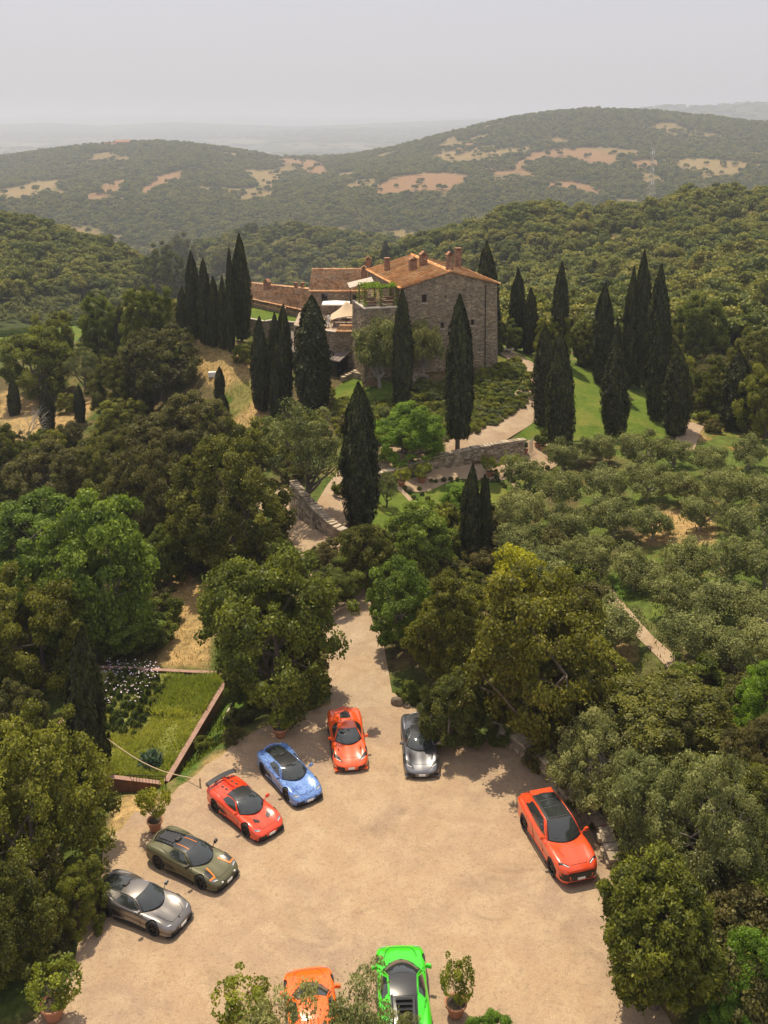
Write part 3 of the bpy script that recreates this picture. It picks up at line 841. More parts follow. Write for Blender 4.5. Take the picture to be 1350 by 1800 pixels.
def cypress_mesh(name, seed, H=14.0, W=1.35, tips=1, base=.5, n=17000, leaf=.15, wide=.30, jag=.46):
    rng = np.random.default_rng(seed); Vs = []
    def prof(t): return np.where(t < wide, .62 + .38 * np.sqrt(np.clip(t / wide, 0, 1)), np.clip(1 - ((t - wide) / (1 - wide)) ** 2.5, 0, 1) ** .85)
    stems = [(0, 0, 1.0, 1.0)]
    if tips > 1: stems = [(0, 0, 1.0, .82)] + [(rng.uniform(.25, .45) * W * (1 if k % 2 else -1), rng.uniform(-.3, .3) * W, rng.uniform(.72, .93), rng.uniform(.5, .68)) for k in range(tips - 1)]
    tot = sum(s[2] * s[3] for s in stems); parts = []
    for sx, sy, sh, sw in stems:
        m = int(n * sh * sw / tot); t = rng.random(m) ** .85; a = rng.uniform(0, 2 * np.pi, m)
        r = prof(t) * W * sw; ridg = 1 + jag * (vnoise(a * 2.2 + seed, t * 9, seed) - .5) + jag * .7 * (vnoise(a * 6 + 3, t * 26 + a, seed + 1) - .5)
        rr = r * ridg * rng.uniform(.82, 1.10, m)
        bend = np.sin(t * 2.2 + seed) * .10 * W
        Pn = np.stack([sx * (1 - .35 * t) + np.cos(a) * rr + bend, sy * (1 - .35 * t) + np.sin(a) * rr, base + t * (H * sh - base)], 1)
        o = np.stack([np.cos(a), np.sin(a), np.full(m, .25)], 1)
        ax = unit(np.stack([np.cos(a) * .28, np.sin(a) * .28, np.ones(m)], 1) + rng.normal(size=(m, 3)) * .16)
        Nn = unit(o + rdir(m, rng) * .55)
        tint = np.clip(.45 * vnoise(a * 4, t * 14, seed + 5) + rng.uniform(-.05, .55, m), 0, 1)
        parts.append(leaf_quads(Pn, Nn, leaf * rng.uniform(.6, 1.4, m), 1.25, tint, ax, rng))
        ts = np.linspace(0, .985, 14); mbx = MB()
        mbx.lathe([(max(.02, float(prof(np.array(q)) * W * sw * .84)), float(base + q * (H * sh - base))) for q in ts], n=12)
        cv = np.array(mbx.V); tt = (cv[:, 2] - base) / (H * sh - base); cv[:, 0] += sx * (1 - .35 * tt) + np.sin(tt * 2.2 + seed) * .10 * W; cv[:, 1] += sy * (1 - .35 * tt)
        q4 = np.array([f for f in mbx.F if len(f) == 4]); parts.append((cv, q4, .15))
    tmb = MB(); tmb.tube([(0, 0, -.8), (0, 0, base), (0, 0, base + 2)], [.24, .2, .16], 7)
    return merge(parts, name), tmb.mesh('trunk')
for s, tp, bs in ((31, 1, .45), (32, 2, .45), (33, 1, .45), (34, 3, .45), (35, 2, 1.7), (36, 1, .4)):
    cm, tm = cypress_mesh('crown', s, tips=tp, base=bs)
    PROTO.setdefault('cypress', []).append(dict(crown=cm, trunk=tm, mat=L_CYP, bark=M_BARK, R=1.35, H=14.0, gap=.4))
# small forest trees, cheap
L_WOOD = leaf_mat('hillside_oak_leaves', (0.059, 0.074, 0.014), (0.182, 0.204, 0.036), (0.356, 0.356, 0.080), transl=.3, hue_var=.2)
for s in (51, 52, 53, 54): proto('wood', s, L_WOOD, M_BARK, 4, 3.6, .5, nclump=42, nleaf=1900, cr=1.25, leaf=.42, core=.78, limbs=3, low=-.3)
proto('scrub', 55, L_OLIVE, M_OLIVEBARK, 2.4, 1.7, .5, nclump=26, nleaf=1300, cr=.8, leaf=.3, core=.7, limbs=3, low=-.3)

ROOTS = {}
def plant(kind, var, loc, sx, sz, label, cat='tree', group=None, rz=None, name=None, sy=None, tilt=None):
    key = (kind, var % len(PROTO[kind])); p = PROTO[kind][key[1]]
    nm = name or {'cypress': 'cypress_tree', 'olive': 'olive_tree', 'oldolive': 'olive_tree', 'shrub': 'shrub', 'scrub': 'shrub'}.get(kind, 'broadleaf_tree' if kind != 'wood' else 'woodland_tree')
    if key not in ROOTS:
        r = empty(nm, loc)
        link('trunk', p['trunk'], p['bark'], r); link('crown', p['crown'], p['mat'], r)
        note_kids(r); ROOTS[key] = r
    else:
        r = dup(ROOTS[key])
        for k in ('group',):
            if k in r: del r[k]
        r.name = nm
    r.location = loc; r.rotation_euler = (0, 0, RNG.uniform(0, 6.28) if rz is None else rz); r.scale = (sx, sy or sx, sz)
    if tilt: r.rotation_euler = (tilt[0], tilt[1], r.rotation_euler[2])
    return tag(r, label, cat, group)

def tree(kind, box, label, var=0, gapk=.03, group=None, cat='tree', zoff=0.0, bmin=.5, bmax=1.25, **kw):
    """crown of this kind filling the given box of the photograph, standing on the ground beneath"""
    u0, v0, u1, v1 = box; uc, vc = (u0 + u1) / 2, (v0 + v1) / 2
    p = PROTO[kind][var % len(PROTO[kind])]; b = 3.0
    for _ in range(7):
        T = 2 * b / (1 - gapk); x, y, g = hit(uc, vc, dz=T - b + zoff)
        zc = depth_at(x, y, g + T - b); s = FPX / zc; a = (u1 - u0) / 2 / s
        dep = math.atan2(CAM_H - (g + T - b), y); sd_, cd_ = math.sin(dep), math.cos(dep)
        q = ((v1 - v0) / 2 / s) ** 2 - (a * sd_) ** 2
        b = math.sqrt(max(q, (.2 * a) ** 2)) / cd_; b = min(max(b, bmin * a), bmax * a)
    T = 2 * b / (1 - gapk)
    return plant(kind, var, (x, y, g - .1), a / p['R'] * 1.0, T / p['H'], label, cat, group, **kw)

def cypress(u, vb, vt, w, label, var=0, group=None, hidden=False, **kw):
    """base pixel (u, vb), tip row vt, width w"""
    x, y, g = hit(u, vb); zc = depth_at(x, y, g + 3); p = PROTO['cypress'][var % 6]
    dy = (CY - vt) / FPX; zt = CAM_H + y * (-SP + dy * CP) / (CP + dy * SP)
    H = zt - g
    return plant('cypress', var, (x, y, g - .1), w / 2 * zc / FPX / 1.35 * 1.0, H / 14.0, label, 'cypress', group, **kw)
# ------------------------------------------------------------------ the cypresses
CYP = [ # u, v base, v tip, width, label, variant
 (160,1385,1100,62,'tall narrow cypress at the corner of the planted bed with steel rim',0),
 (322,592,503,20,'short cypress at the outer end of the close cypress row',0),
 (340,597,440,24,'tall cypress second from the outer end of the close cypress row',5),
 (361,606,453,23,'cypress third from the outer end of the close cypress row',2),
 (376,610,485,22,'cypress fourth from the outer end of the close cypress row',0),
 (393,614,483,18,'slim cypress fifth from the outer end of the close cypress row',5),
 (407,622,433,18,'slim tall cypress just before the tallest of the close row',1),
 (425,600,410,30,'tallest cypress at the castle end of the close cypress row',2),
 (460,722,556,30,'cypress at the top of the dry slope, nearest the pergola',0),
 (484,690,548,22,'thin dark cypress between two others beside the slate roof',5),
 (500,722,535,30,'cypress beside the slate roof with a small cypress at its foot',2),
 (485,740,640,20,'small young cypress at the foot of two taller ones',0),
 (548,716,520,74,'very broad many tipped cypress in front of the glass pavilion',3),
 (632,925,672,60,'big thick cypress standing beside the garden lawn',2),
 (706,716,508,40,'cypress in front of the castle terrace wall',1),
 (804,800,518,54,'cypress with bare trunk by the garden wall in front of the castle',4),
 (828,988,815,34,'taller slim cypress of the close pair below the garden lawn',5),
 (850,984,832,30,'shorter slim cypress of the close pair below the garden lawn',1),
 (678,480,424,22,'cypress pair peeping over the low roofs behind the castle',1),
 (790,480,432,14,'thin cypress tip behind the tall chimney',0),
 (855,610,424,44,'broad dark cypress behind the castle corner',3),
 (908,615,472,28,'cypress beside the drive behind the castle corner',0),
 (930,622,505,26,'shorter cypress of the pair beside the upper drive',0),
 (984,640,461,34,'tall cypress behind the cypress group at the lawn corner',1),
 (955,748,570,44,'leaning cypress at the lawn corner beside the drive',1),
 (982,800,580,50,'thick cypress at the lawn corner above the garden gate',3),
 (1058,676,498,34,'cypress standing at the upper edge of the lawn',2),
 (1080,700,565,22,'slim cypress half hidden between two on the lawn',0),
 (1081,764,600,52,'stout cypress in the middle of the sunny lawn',1),
 (1106,680,468,24,'slim tall cypress behind the tallest pair',5),
 (1124,682,440,36,'tallest slender cypress beyond the lawn',1),
 (1152,738,466,48,'massive double tipped cypress at the lawn edge',3),
 (1186,764,608,44,'cypress beside the pale track at the lawn corner',2),
 (1290,756,614,44,'lone cypress against the dark woodland right of the track',0),
 (26,730,667,20,'small cypress beside the bare tree on the lower terrace',0),
 (84,757,668,25,'small pointed cypress on the dry lower terrace',5),
 (141,742,675,19,'small cypress with dry grass on both sides',0),
 (207,702,655,16,'small cypress poking out of the round bushes',0),
 (260,726,675,18,'small cypress beside the clipped round shrub',5),
 (386,704,643,17,'small cypress on the bank below the white stone block',0),
 (214,632,536,23,'cypress between the leafy trees above the terrace',2),
 (151,545,503,14,'far small cypress beside the long hedge',0),
 (392,752,690,20,'small cypress at the lower edge of the dry slope',0),
]
for k, (u_, vb_, vt_, w_, lb_, va_) in enumerate(CYP):
    cypress(u_, vb_, vt_, w_, lb_, va_)

# ------------------------------------------------------------------ single trees round the lot and garden
TREES = [
 # upper left terrace
 ('green',(0,572,128,700),'broad dark leafy tree at the corner of the far lawn',1),
 ('green',(132,512,228,640),'bright leafy tree at the end of the long hedge',0),
 ('green',(205,505,300,620),'dark leafy tree behind the terrace cypress',2),
 ('oak',(245,455,330,590),'dark tree at the outer end of the cypress row',0),
 ('oak',(372,438,408,520),'feathery dark tree behind the cypress row',2),
 ('oak',(285,440,345,520),'ragged dark conifer top behind the cypress row',1),
 ('ash',(112,610,185,690),'pale scrubby tree in front of the broad leafy tree',1),
 ('brownoak',(212,572,358,700),'large rounded oak on the terrace with brownish leaves',0),
 ('oak',(155,625,240,730),'dark tree between the round oak and the small cypresses',1),
 ('green',(165,700,255,765),'rounded bright shrub tree among small cypresses',2),
 ('brownoak',(20,765,170,900),'grey green tree beside the dry terrace',1),
 ('oak',(140,745,240,890),'dark leafy tree in the wooded hollow',2),
 ('oak',(-60,745,50,880),'dark tree at the edge of the wood near the bare tree',0),
 ('brownoak',(225,690,402,850),'large brown green oak below the small cypress',1),
 ('brownoak',(190,775,330,960),'brown green oak leaning over the wooded hollow',0),
 ('oak',(300,752,510,1000),'huge dark holm oak left of the gravel drive',0),
 ('walnut',(-40,860,150,1010),'bright walnut tree high in the left wood',1),
 ('walnut',(60,880,285,1150),'great bright green walnut tree above the planted bed',0),
 ('yellow',(-20,1000,160,1210),'olive yellow oak beside the walnut tree',1),
 ('walnut',(150,1035,288,1150),'lower walnut crown right behind the flowers',1),
 ('brownoak',(-30,1190,85,1330),'brownish oak beside the rim of the planted bed',1),
 ('green',(-60,1265,190,1560),'very large oak left of the grey cars',0),
 ('oak',(-90,1480,95,1760),'dark oak at the lot corner near the potted lemon tree',1),
 ('green',(90,1520,185,1640),'leafy branch tree overhanging the tail of the pewter car',2),
 # centre
 ('green',(360,930,604,1280),'huge leafy oak left of the drive entrance',1),
 ('ash',(456,698,622,905),'tall pale ash with bare trunk beside the drive',0),
 ('bright',(664,708,784,812),'vivid green mulberry tree beside the garden wall',0),
 ('walnut',(672,885,806,1010),'bright tree just below the garden lawn',2),
 ('oak',(590,915,700,1030),'dull green tree over the bend of the drive',1),
 ('walnut',(645,965,775,1150),'mid green tree right of the drive',1),
 ('yellow',(705,985,870,1225),'dark olive oak right of the drive entrance',0),
 ('yellow',(810,975,1062,1320),'very large yellowish oak shading the lot',1),
 ('bright',(770,850,850,915),'pale young tree at the corner of the middle lawn',0),
 ('ash',(655,815,705,905),'slim leafy sapling beside the thick cypress',1),
 # right
 ('oak',(1062,1180,1300,1345),'dark glossy tree between the grove and the lot',2),
 ('bright',(1292,1130,1420,1330),'bright yellow green tree at the grove path end',0),
 ('bright',(1255,1590,1400,1860),'glowing green rounded tree at the lot corner',0),
 ('bright',(1235,1700,1330,1860),'low bright green tree beside the stone steps',0),
 ('oldolive',(968,1240,1150,1420),'pale olive tree behind the end of the retaining wall',0),
 ('oldolive',(1040,1330,1240,1520),'spreading olive tree beside the orange off roader',1),
 ('oldolive',(1150,1320,1345,1540),'big old olive with thick pale trunk near the lot',2),
 ('brownoak',(1270,1240,1400,1420),'dull brown oak at the edge of the grove',1),
 # behind the castle and lawn
 ('green',(870,560,915,620),'light green tree just behind the castle corner',1),
 ('yellow',(990,505,1055,600),'sunlit rounded tree between the tall cypresses',1),
 ('green',(935,555,1000,640),'leafy tree behind the cypress group',2),
 ('oak',(1000,560,1060,650),'dark tree filling the gap behind the lawn',1),
 ('green',(1190,520,1290,640),'bright leafy tree behind the lawn cypresses',2),
 ('yellow',(1215,620,1300,740),'shady tree above the pale track',0),
 ('oak',(1280,560,1380,720),'dark tree behind the lone cypress',0),
 ('green',(1300,640,1400,770),'dark leafy tree beyond the grove corner',1),
 ('green',(412,598,452,642),'low flat topped pergola tree at the head of the slope',1),
]
for k, (kd, bx, lb, va) in enumerate(TREES):
    tree(kd, bx, lb, va, cat='tree')
_yt = [o for o in bpy.data.objects if o.get('label') == 'very large yellowish oak shading the lot'][0]
_ym, _yc, _yr = crown_mesh('yellow_foliage', 77, 1.0, .8, 0, nclump=26, nleaf=1500, cr=.35, leaf=.10, core=.4, rough=.7)
L_FLAME = leaf_mat('flame_yellow_leaves', (.20, .18, .008), (.46, .40, .012), (.68, .60, .05))
bpy.context.view_layer.update()
for (u_, v_, s_) in ((900, 1022, 1.25), (886, 1050, .9)):
    X_, Y_, Z_ = hit(u_, v_, dz=7.0); Yo = link('yellow_foliage', _ym, L_FLAME)
    M_ = Matrix.Translation((X_, Y_ - .6, Z_ + 7.0)) @ Matrix.Diagonal((s_, s_, s_, 1)); Yo.parent = _yt; Yo.matrix_parent_inverse = _yt.matrix_world.inverted(); Yo.matrix_basis = M_; Yo['label'] = 'bright yellow patch of leaves'
# the big juniper-like tree at the corner of the lot
cm, c_, cR_ = crown_mesh('crown', 61, 4, 4.6, .5, nclump=520, nleaf=48000, cr=.44, leaf=.11, asp=1.2, core=.85, spread=1.5, rough=.22, shell=.6, axis_up=.6, squash=1.0)
PROTO['juniper'] = [dict(crown=cm, trunk=trunk_mesh('trunk', 61, c_, .5, 4.6, 4, .3, 5), mat=L_JUN, bark=M_BARK, R=4, H=9.7, gap=.5)]
tree('juniper', (1042, 1482, 1272, 1790), 'dense golden green arborvitae tree at the corner of the lot', 0, gapk=.04, name='conifer_tree')
# foreground olives (their crowns rise into the bottom of the picture)
tree('lacy', (392, 1722, 560, 1960), 'small olive tree in front of the orange sports car', 0, name='olive_tree')
tree('lacy', (548, 1688, 705, 1950), 'olive tree between the orange and green cars', 0, name='olive_tree')
tree('lacy', (668, 1745, 735, 1880), 'low olive sapling against the side of the green car', 0, name='olive_tree')
tree('bright', (828, 1778, 914, 1860), 'low round green bush at the bottom edge beside the potted lemon', 0, cat='shrub', name='shrub')

# ------------------------------------------------------------------ the olive grove, in rows
GROVE = [  # row: list of boxes centre u, centre v
 [(925,838),(990,806),(1055,793),(1120,795),(1185,800),(1250,808),(1320,800)],
 [(915,895),(985,868),(1060,850),(1130,850),(1200,858),(1270,860),(1340,862)],
 [(920,955),(1000,930),(1080,912),(1150,915),(1235,905),(1320,925)],
 [(960,1010),(1045,985),(1200,985),(1280,985),(1350,1000)],
 [(1120,1005),(1185,1045),(1265,1055),(1345,1075)],
 [(1085,1100),(1215,1120),(1300,1140),(1370,1150)],
]
ROWN = ['first', 'second', 'third', 'fourth', 'fifth', 'sixth']
ORD = ['first', 'second', 'third', 'fourth', 'fifth', 'sixth', 'seventh']
for r_, row in enumerate(GROVE):
    for k_, (u_, v_) in enumerate(row):
        w_ = 69 + (v_ - 800) * .12 + random.uniform(-6, 10); hh = w_ * random.uniform(.80, .95)
        u_ += random.uniform(-8, 8); v_ += random.uniform(-6, 6)
        tree('olive', (u_ - w_ / 2, v_ - hh / 2, u_ + w_ / 2, v_ + hh / 2), f'grey green olive tree, {ORD[k_]} from the left in the {ROWN[r_]} grove row below the lawn', random.randrange(4), group='olive trees in the grove')

# shrubs here and there under the trees
SHR = [(520,1010,46,'green bush beside the bend of the drive'),(440,1010,50,'dark bush under the huge holm oak'),(480,935,46,'bush beside the stone wall of the drive'),
 (610,745,40,'pale shrub at the foot of the bank'),(575,690,30,'shrub by the cypress foot and lawn'),(330,800,50,'shrub at the edge of the dry slope'),
 (270,985,60,'dark thicket between walnut and holm oak'),(340,980,50,'thicket in the shade of the holm oak'),(30,1090,70,'bush under the yellow oak'),
 (420,1260,50,'bush under the huge leafy oak'),(470,1230,44,'dark bush beside the drive mouth'),(390,1210,46,'bush at the corner of the steel rim'),(360,1305,36,'weedy bush on the grassy bank'),(410,1290,40,'low bush at the top of the grassy bank'),
 (720,1215,46,'bush behind the boulder'),(800,1270,60,'low bush in the deep shade of the yellowish oak'),(880,1290,50,'bush at the start of the retaining wall'),(950,1330,60,'shrub on top of the retaining wall'),
 (1015,1400,50,'shrub above the tail of the orange off roader'),(1060,1450,44,'shrub beside the orange off roader'),(1100,1520,50,'shrub by the wall under the arborvitae'),(1040,1370,50,'grey shrub on the grove edge'),
 (1190,1700,60,'shrub beside the stone steps'),(1230,1560,60,'shrub on the orange earth'),(1010,1210,60,'shrub right of the large yellowish oak'),(1040,1290,60,'shrub between olive and oak'),
 (870,830,18,'small shrub in the garden court'),(655,870,30,'leafy bush at the lawn edge'),(868,905,22,'bush at the lower end of the right lawn'),(760,935,40,'bush at the lower end of the middle lawn'),(700,935,40,'bush at the lower end of the left lawn'),
 (850,985,60,'bush at the foot of the twin cypress'),(560,975,50,'bush beside the drive bend'),(80,1330,70,'bush at the lower corner of the planted bed'),(60,1620,80,'dark bush in the shade of the lot corner'),(110,1640,60,'low bush by the shaded lot edge'),
 (960,760,20,'round bush by the garden gate'),(1072,708,16,'small shrub beside the lawn cypress'),(550,740,44,'bush below the broad cypress'),(640,735,36,'bush on the bank left of the mulberry'),(600,860,36,'shrub by the thick cypress trunk'),
 (40,850,70,'shrub in the left wood'),(120,930,70,'shrub under the walnut crown'),(20,960,80,'undergrowth bush at the edge of the picture')]
for k_, (u_, v_, w_, lb_) in enumerate(SHR):
    tree('shrub', (u_ - w_ / 2, v_ - w_ * .4, u_ + w_ / 2, v_ + w_ * .4), lb_, k_, cat='shrub', gapk=.02)

# ------------------------------------------------------------------ woods on the slopes behind
def world_u(x, y, z): return project(x, y, z)
def wood_points(y0, y1, sp, keep):
    pts = []
    y_ = y0
    ys = []
    while y_ < y1: ys.append(y_); y_ += sp
    for yy in ys:
        xx = np.arange(-.60 * yy, .60 * yy, sp)
        if len(xx) == 0: continue
        a = xx + RNG.uniform(-.42, .42, len(xx)) * sp; b = yy + RNG.uniform(-.42, .42, len(xx)) * sp
        pts.append(np.stack([a, b], 1))
    pts = np.concatenate(pts); zz = h(pts[:, 0], pts[:, 1])
    uu, vv = project(pts[:, 0], pts[:, 1], zz)
    m = keep(pts[:, 0], pts[:, 1], uu, vv) & (uu > -110) & (uu < 1460)
    return np.column_stack([pts, zz, uu, vv])[m]

OPEN_NEAR = [(-200,548),(60,532),(150,518),(190,560),(260,640),(0,720),(-200,760)]
def keep_near(x, y, u, v):
    m = ~in_poly(u, v, OPEN_NEAR)
    cx_, cy_ = castle_xy(3, 6)
    m &= np.hypot(x - cx_, y - cy_) > 33
    m &= ~((u > 420) & (u < 900) & (y < 176)) & ~((u > 850) & (u < 1230) & (y < 152)) & ~((u <= 420) & (y < 160)) & ~((u >= 1230) & (y < 142))
    m &= ~in_poly(u, v, RIDGE_FIELD)
    gap = fbm(x / 22, y / 22, 43, 3)
    return m & ((gap < .67) | (y > 500) | (x < 60))
W1 = wood_points(140, 470, 6.0, keep_near)
order = np.argsort(W1[:, 1])
W1 = W1[order]
near_n = min(260, len(W1))
# keep as individuals the ones that show largest on the slope to the right and left
vis = (W1[:, 4] < 760) & (W1[:, 3] > -40) & (W1[:, 3] < 1390)
sel = np.where(vis)[0][:near_n]
rest = np.setdiff1d(np.arange(len(W1)), sel)
for i in sel:
    x_, y_, z_, u_, v_ = W1[i]; s_ = random.uniform(.62, 1.15)
    side = 'on the slope beyond the lawn cypresses' if u_ > 640 else 'on the hill behind the long hedge'
    plant('wood', random.randrange(4), (x_, y_, z_ - .3), s_, s_ * random.uniform(.8, 1.15), f'rounded dark green tree in the dense wood {side}', 'tree', 'woodland trees ' + side)
olive_field = wood_points(120, 420, 5.0, lambda x, y, u, v: in_poly(u, v, [(-60,578),(-60,548),(60,530),(150,522),(158,562),(60,572)]) & (y > 120))
for i in range(len(olive_field)):
    x_, y_, z_ = olive_field[i, :3]; s_ = random.uniform(.5, .9)
    plant('scrub', 0, (x_, y_, z_), s_, s_, 'small pale olive bush on the open field beyond the long hedge', 'shrub', 'pale olive bushes beyond the hedge')

def gn_scatter(name, pts, scales, crowns, label):
    me = bpy.data.meshes.new(name); me.vertices.add(len(pts)); me.vertices.foreach_set('co', np.asarray(pts, np.float32).ravel())
    a = me.attributes.new('size', 'FLOAT_VECTOR', 'POINT'); a.data.foreach_set('vector', np.asarray(scales, np.float32).ravel())
    b = me.attributes.new('turn', 'FLOAT', 'POINT'); b.data.foreach_set('value', RNG.uniform(0, 6.28, len(pts)).astype(np.float32))
    c = me.attributes.new('pick', 'INT', 'POINT'); c.data.foreach_set('value', RNG.integers(0, len(crowns), len(pts)).astype(np.int32))
    o = link(name, me); tag(o, label, kind='stuff')
    ng = bpy.data.node_groups.new(name, 'GeometryNodeTree')
    ng.interface.new_socket('Geometry', in_out='INPUT', socket_type='NodeSocketGeometry')
    ng.interface.new_socket('Geometry', in_out='OUTPUT', socket_type='NodeSocketGeometry')
    gi = ng.nodes.new('NodeGroupInput'); go = ng.nodes.new('NodeGroupOutput')
    iop = ng.nodes.new('GeometryNodeInstanceOnPoints'); gti = ng.nodes.new('GeometryNodeGeometryToInstance')
    for cr in reversed(crowns):
        oi = ng.nodes.new('GeometryNodeObjectInfo'); oi.inputs['Object'].default_value = cr; oi.transform_space = 'ORIGINAL'
        ng.links.new(oi.outputs['Geometry'], gti.inputs[0])
    iop.inputs['Pick Instance'].default_value = True
    ng.links.new(gi.outputs[0], iop.inputs['Points']); ng.links.new(gti.outputs[0], iop.inputs['Instance'])
    def attr(nm, t):
        n = ng.nodes.new('GeometryNodeInputNamedAttribute'); n.data_type = t; n.inputs[0].default_value = nm
        return n.outputs[0]
    ng.links.new(attr('size', 'FLOAT_VECTOR'), iop.inputs['Scale'])
    ng.links.new(attr('pick', 'INT'), iop.inputs['Instance Index'])
    cx = ng.nodes.new('ShaderNodeCombineXYZ'); ng.links.new(attr('turn', 'FLOAT'), cx.inputs[2])
    ng.links.new(cx.outputs[0], iop.inputs['Rotation'])
    ng.links.new(iop.outputs[0], go.inputs[0])
    md = o.modifiers.new('scatter', 'NODES'); md.node_group = ng
    return o
WC = [o for o in bpy.data.objects if o.name.startswith('crown') and o.parent is not None and o.parent.name.startswith('woodland_tree')]
_seen = {}; 
for o in WC: _seen.setdefault(o.data.name, o)
WC = list(_seen.values())[:4]
r_ = W1[rest]
def sc(n, lo, hi): 
    s = RNG.uniform(lo, hi, n); return np.stack([s, s, s * RNG.uniform(.8, 1.2, n)], 1)
p1 = r_[:, :3].copy(); p1[:, 2] -= .4
gn_scatter('woodland', p1, sc(len(p1), .62, 1.15), WC, 'oak woods covering the nearer slopes')
def keep_mid(x, y, u, v):
    return fbm(x / 40, y / 40, 45, 3) < .70
W2 = wood_points(470, 1000, 7.0, keep_mid)
def keep_far(x, y, u, v):
    nf_ = fbm(x / 60, y / 60, 41, 4); m = nf_ < .655
    un = u + (nf_ - .5) * 16; vn = v + (nf_ - .5) * 6
    for p_ in FIELDS: m &= ~(in_poly(un, vn - 1, p_) | in_poly(un, vn - 5, p_))
    m |= (RNG.random(len(u)) < .012) | ((fbm(x / 25, y / 25, 47, 3) > .70) & (RNG.random(len(u)) < .3))
    return m
W3 = wood_points(1000, 2380, 7.6, keep_far)
p2 = np.concatenate([W2[:, :3], W3[:, :3]]); s2 = np.concatenate([sc(len(W2), .65, 1.15), sc(len(W3), .55, 1.15)]); p2[:, 2] -= .5
print('wood counts', len(W1), len(sel), len(W2), len(W3))
gn_scatter('woodland', p2, s2, WC, 'oak woods covering the far hills')
W4 = wood_points(2700, 9000, 75.0, lambda x, y, u, v: (fbm(x / 500, y / 260, 61, 4) > .56) | (h(x, y) > -140) & (RNG.random(len(x)) < .8))
p4 = W4[:, :3].copy(); s4 = np.stack([RNG.uniform(3, 9, len(p4)), RNG.uniform(3, 7, len(p4)), RNG.uniform(1.0, 2.2, len(p4))], 1)
gn_scatter('woodland', p4, s4, WC, 'distant woods and tree lines on the hazy plain')

def tree_at(kind, u, vb, vt, w, label, var=0, **kw):
    x, y, g = hit(u, vb); p = PROTO[kind][var % len(PROTO[kind])]; zc = depth_at(x, y, g + 3)
    dy = (CY - vt) / FPX; zt = CAM_H + y * (-SP + dy * CP) / (CP + dy * SP); a = w / 2 * zc / FPX
    return plant(kind, var, (x, y, g - .1), a / p['R'] * 1.02, (zt - g) / p['H'], label, 'tree', **kw)
tree_at('olive', 668, 682, 556, 92, 'dusty tall olive tree against the castle terrace wall', 0)
tree_at('olive', 745, 668, 566, 64, 'slender olive tree against the main castle wall', 1)

for kd, bx, lb, va in [('green',(55,548,140,640),'tree behind the broad dark tree of the far lawn corner',2),('oak',(205,600,262,690),'dark tree between bright tree and round oak',2),
   ('green',(330,700,410,800),'leafy tree at the foot of the dry slope',1),('oak',(120,840,230,960),'dark holm oak between walnut and brown oak',0),('green',(250,930,330,1030),'dark leafy tree in the hollow above the sandy bank',2),
   ('oak',(-60,1080,60,1220),'dark tree at the edge of the picture above the bed',1),('green',(395,1120,480,1270),'leafy tree skirt at the foot of the huge leafy oak',0),('oak',(740,1180,860,1310),'dark tree filling the shade beside the lot',2),
   ('oak',(920,1130,1040,1290),'dark tree at the right end of the yellowish oak',1),('olive',(985,1180,1080,1270),'small olive behind the yellowish oak',2),('brownoak',(1130,1230,1240,1340),'brownish tree inside the dark glossy tree group',0),
   ('olive',(1240,1440,1360,1560),'olive tree on the orange earth',0),('oak',(1240,1330,1380,1480),'dark oak behind the big old olive',2),('green',(545,985,634,1066),'tree arching over the hidden drive',1),('brownoak',(-30,755,45,815),'low rounded tree on the dry terrace at the picture edge',0),('green',(95,690,135,725),'small round tree between two terrace cypresses',2),('brownoak',(560,930,650,1010),'brownish tree at the drive bend',1),
   ('olive',(875,880,935,960),'pale olive at the lower end of the garden',3),('green',(1050,600,1110,660),'leafy tree behind the lawn edge',0),('oak',(1130,560,1200,660),'dark tree behind the massive cypress',0)]:
    tree(kd, bx, lb, va, cat='tree')
SC_ = [[c for c in r.children if c.name.startswith('crown')][0] for (kd_, i_), r in ROOTS.items() if kd_ == 'shrub']
UNDER = [[(-80,800),(60,790),(160,770),(230,770),(330,730),(380,775),(520,760),(530,880),(500,960),(420,1010),(380,1180),(300,1150),(180,1165),(110,1230),(70,1300),(100,1400),(180,1420),(185,1500),(120,1640),(60,1700),(-80,1750)],
 [(585,940),(700,940),(900,930),(1000,1000),(1080,1150),(1090,1220),(1000,1290),(920,1300),(780,1270),(690,1190),(690,1100),(660,1020)],
 [(990,640),(1400,620),(1400,760),(1240,760),(1180,690),(1080,650)], [(1060,1190),(1400,1180),(1400,1640),(1300,1620),(1180,1560),(1110,1480),(1040,1400)],
 [(150,560),(330,560),(340,640),(240,690),(150,640)], [(400,1180),(540,1060),(590,1100),(590,1215),(520,1240),(450,1250)],[(1180,1640),(1400,1650),(1400,1850),(1200,1850)]]
def keep_under(x, y, u, v):
    m = np.zeros(len(x), bool)
    for p_ in UNDER: m |= in_poly(u, v, p_)
    for p_ in STRAW: m &= ~(in_poly(u, v, p_) | in_poly(u, v - 14, p_))
    for p_ in ([(160,1150),(430,1150),(420,1230),(330,1400),(60,1400),(60,1240)],): m &= ~in_poly(u, v, p_)
    m &= ~((u > -50) & (u < 150) & (v > 560) & (v < 600))
    m &= ~(in_poly(x, y, strip(DRIVE_A, 5.6)) | in_poly(x, y, strip(DRIVE_B, 5.0)))
    return m & (lot_blend(x, y) < .05) & (vnoise(x / 2.5, y / 2.5, 91) > .3)
US = wood_points(24, 170, 1.9, keep_under)
pu = US[:, :3].copy(); pu[:, 2] -= .15; s_ = RNG.uniform(.45, 1.15, len(pu))
gn_scatter('undergrowth', pu, np.stack([s_, s_, s_ * RNG.uniform(.7, 1.3, len(pu))], 1), SC_, 'leafy undergrowth filling the ground beneath the trees')
print('under', len(pu))
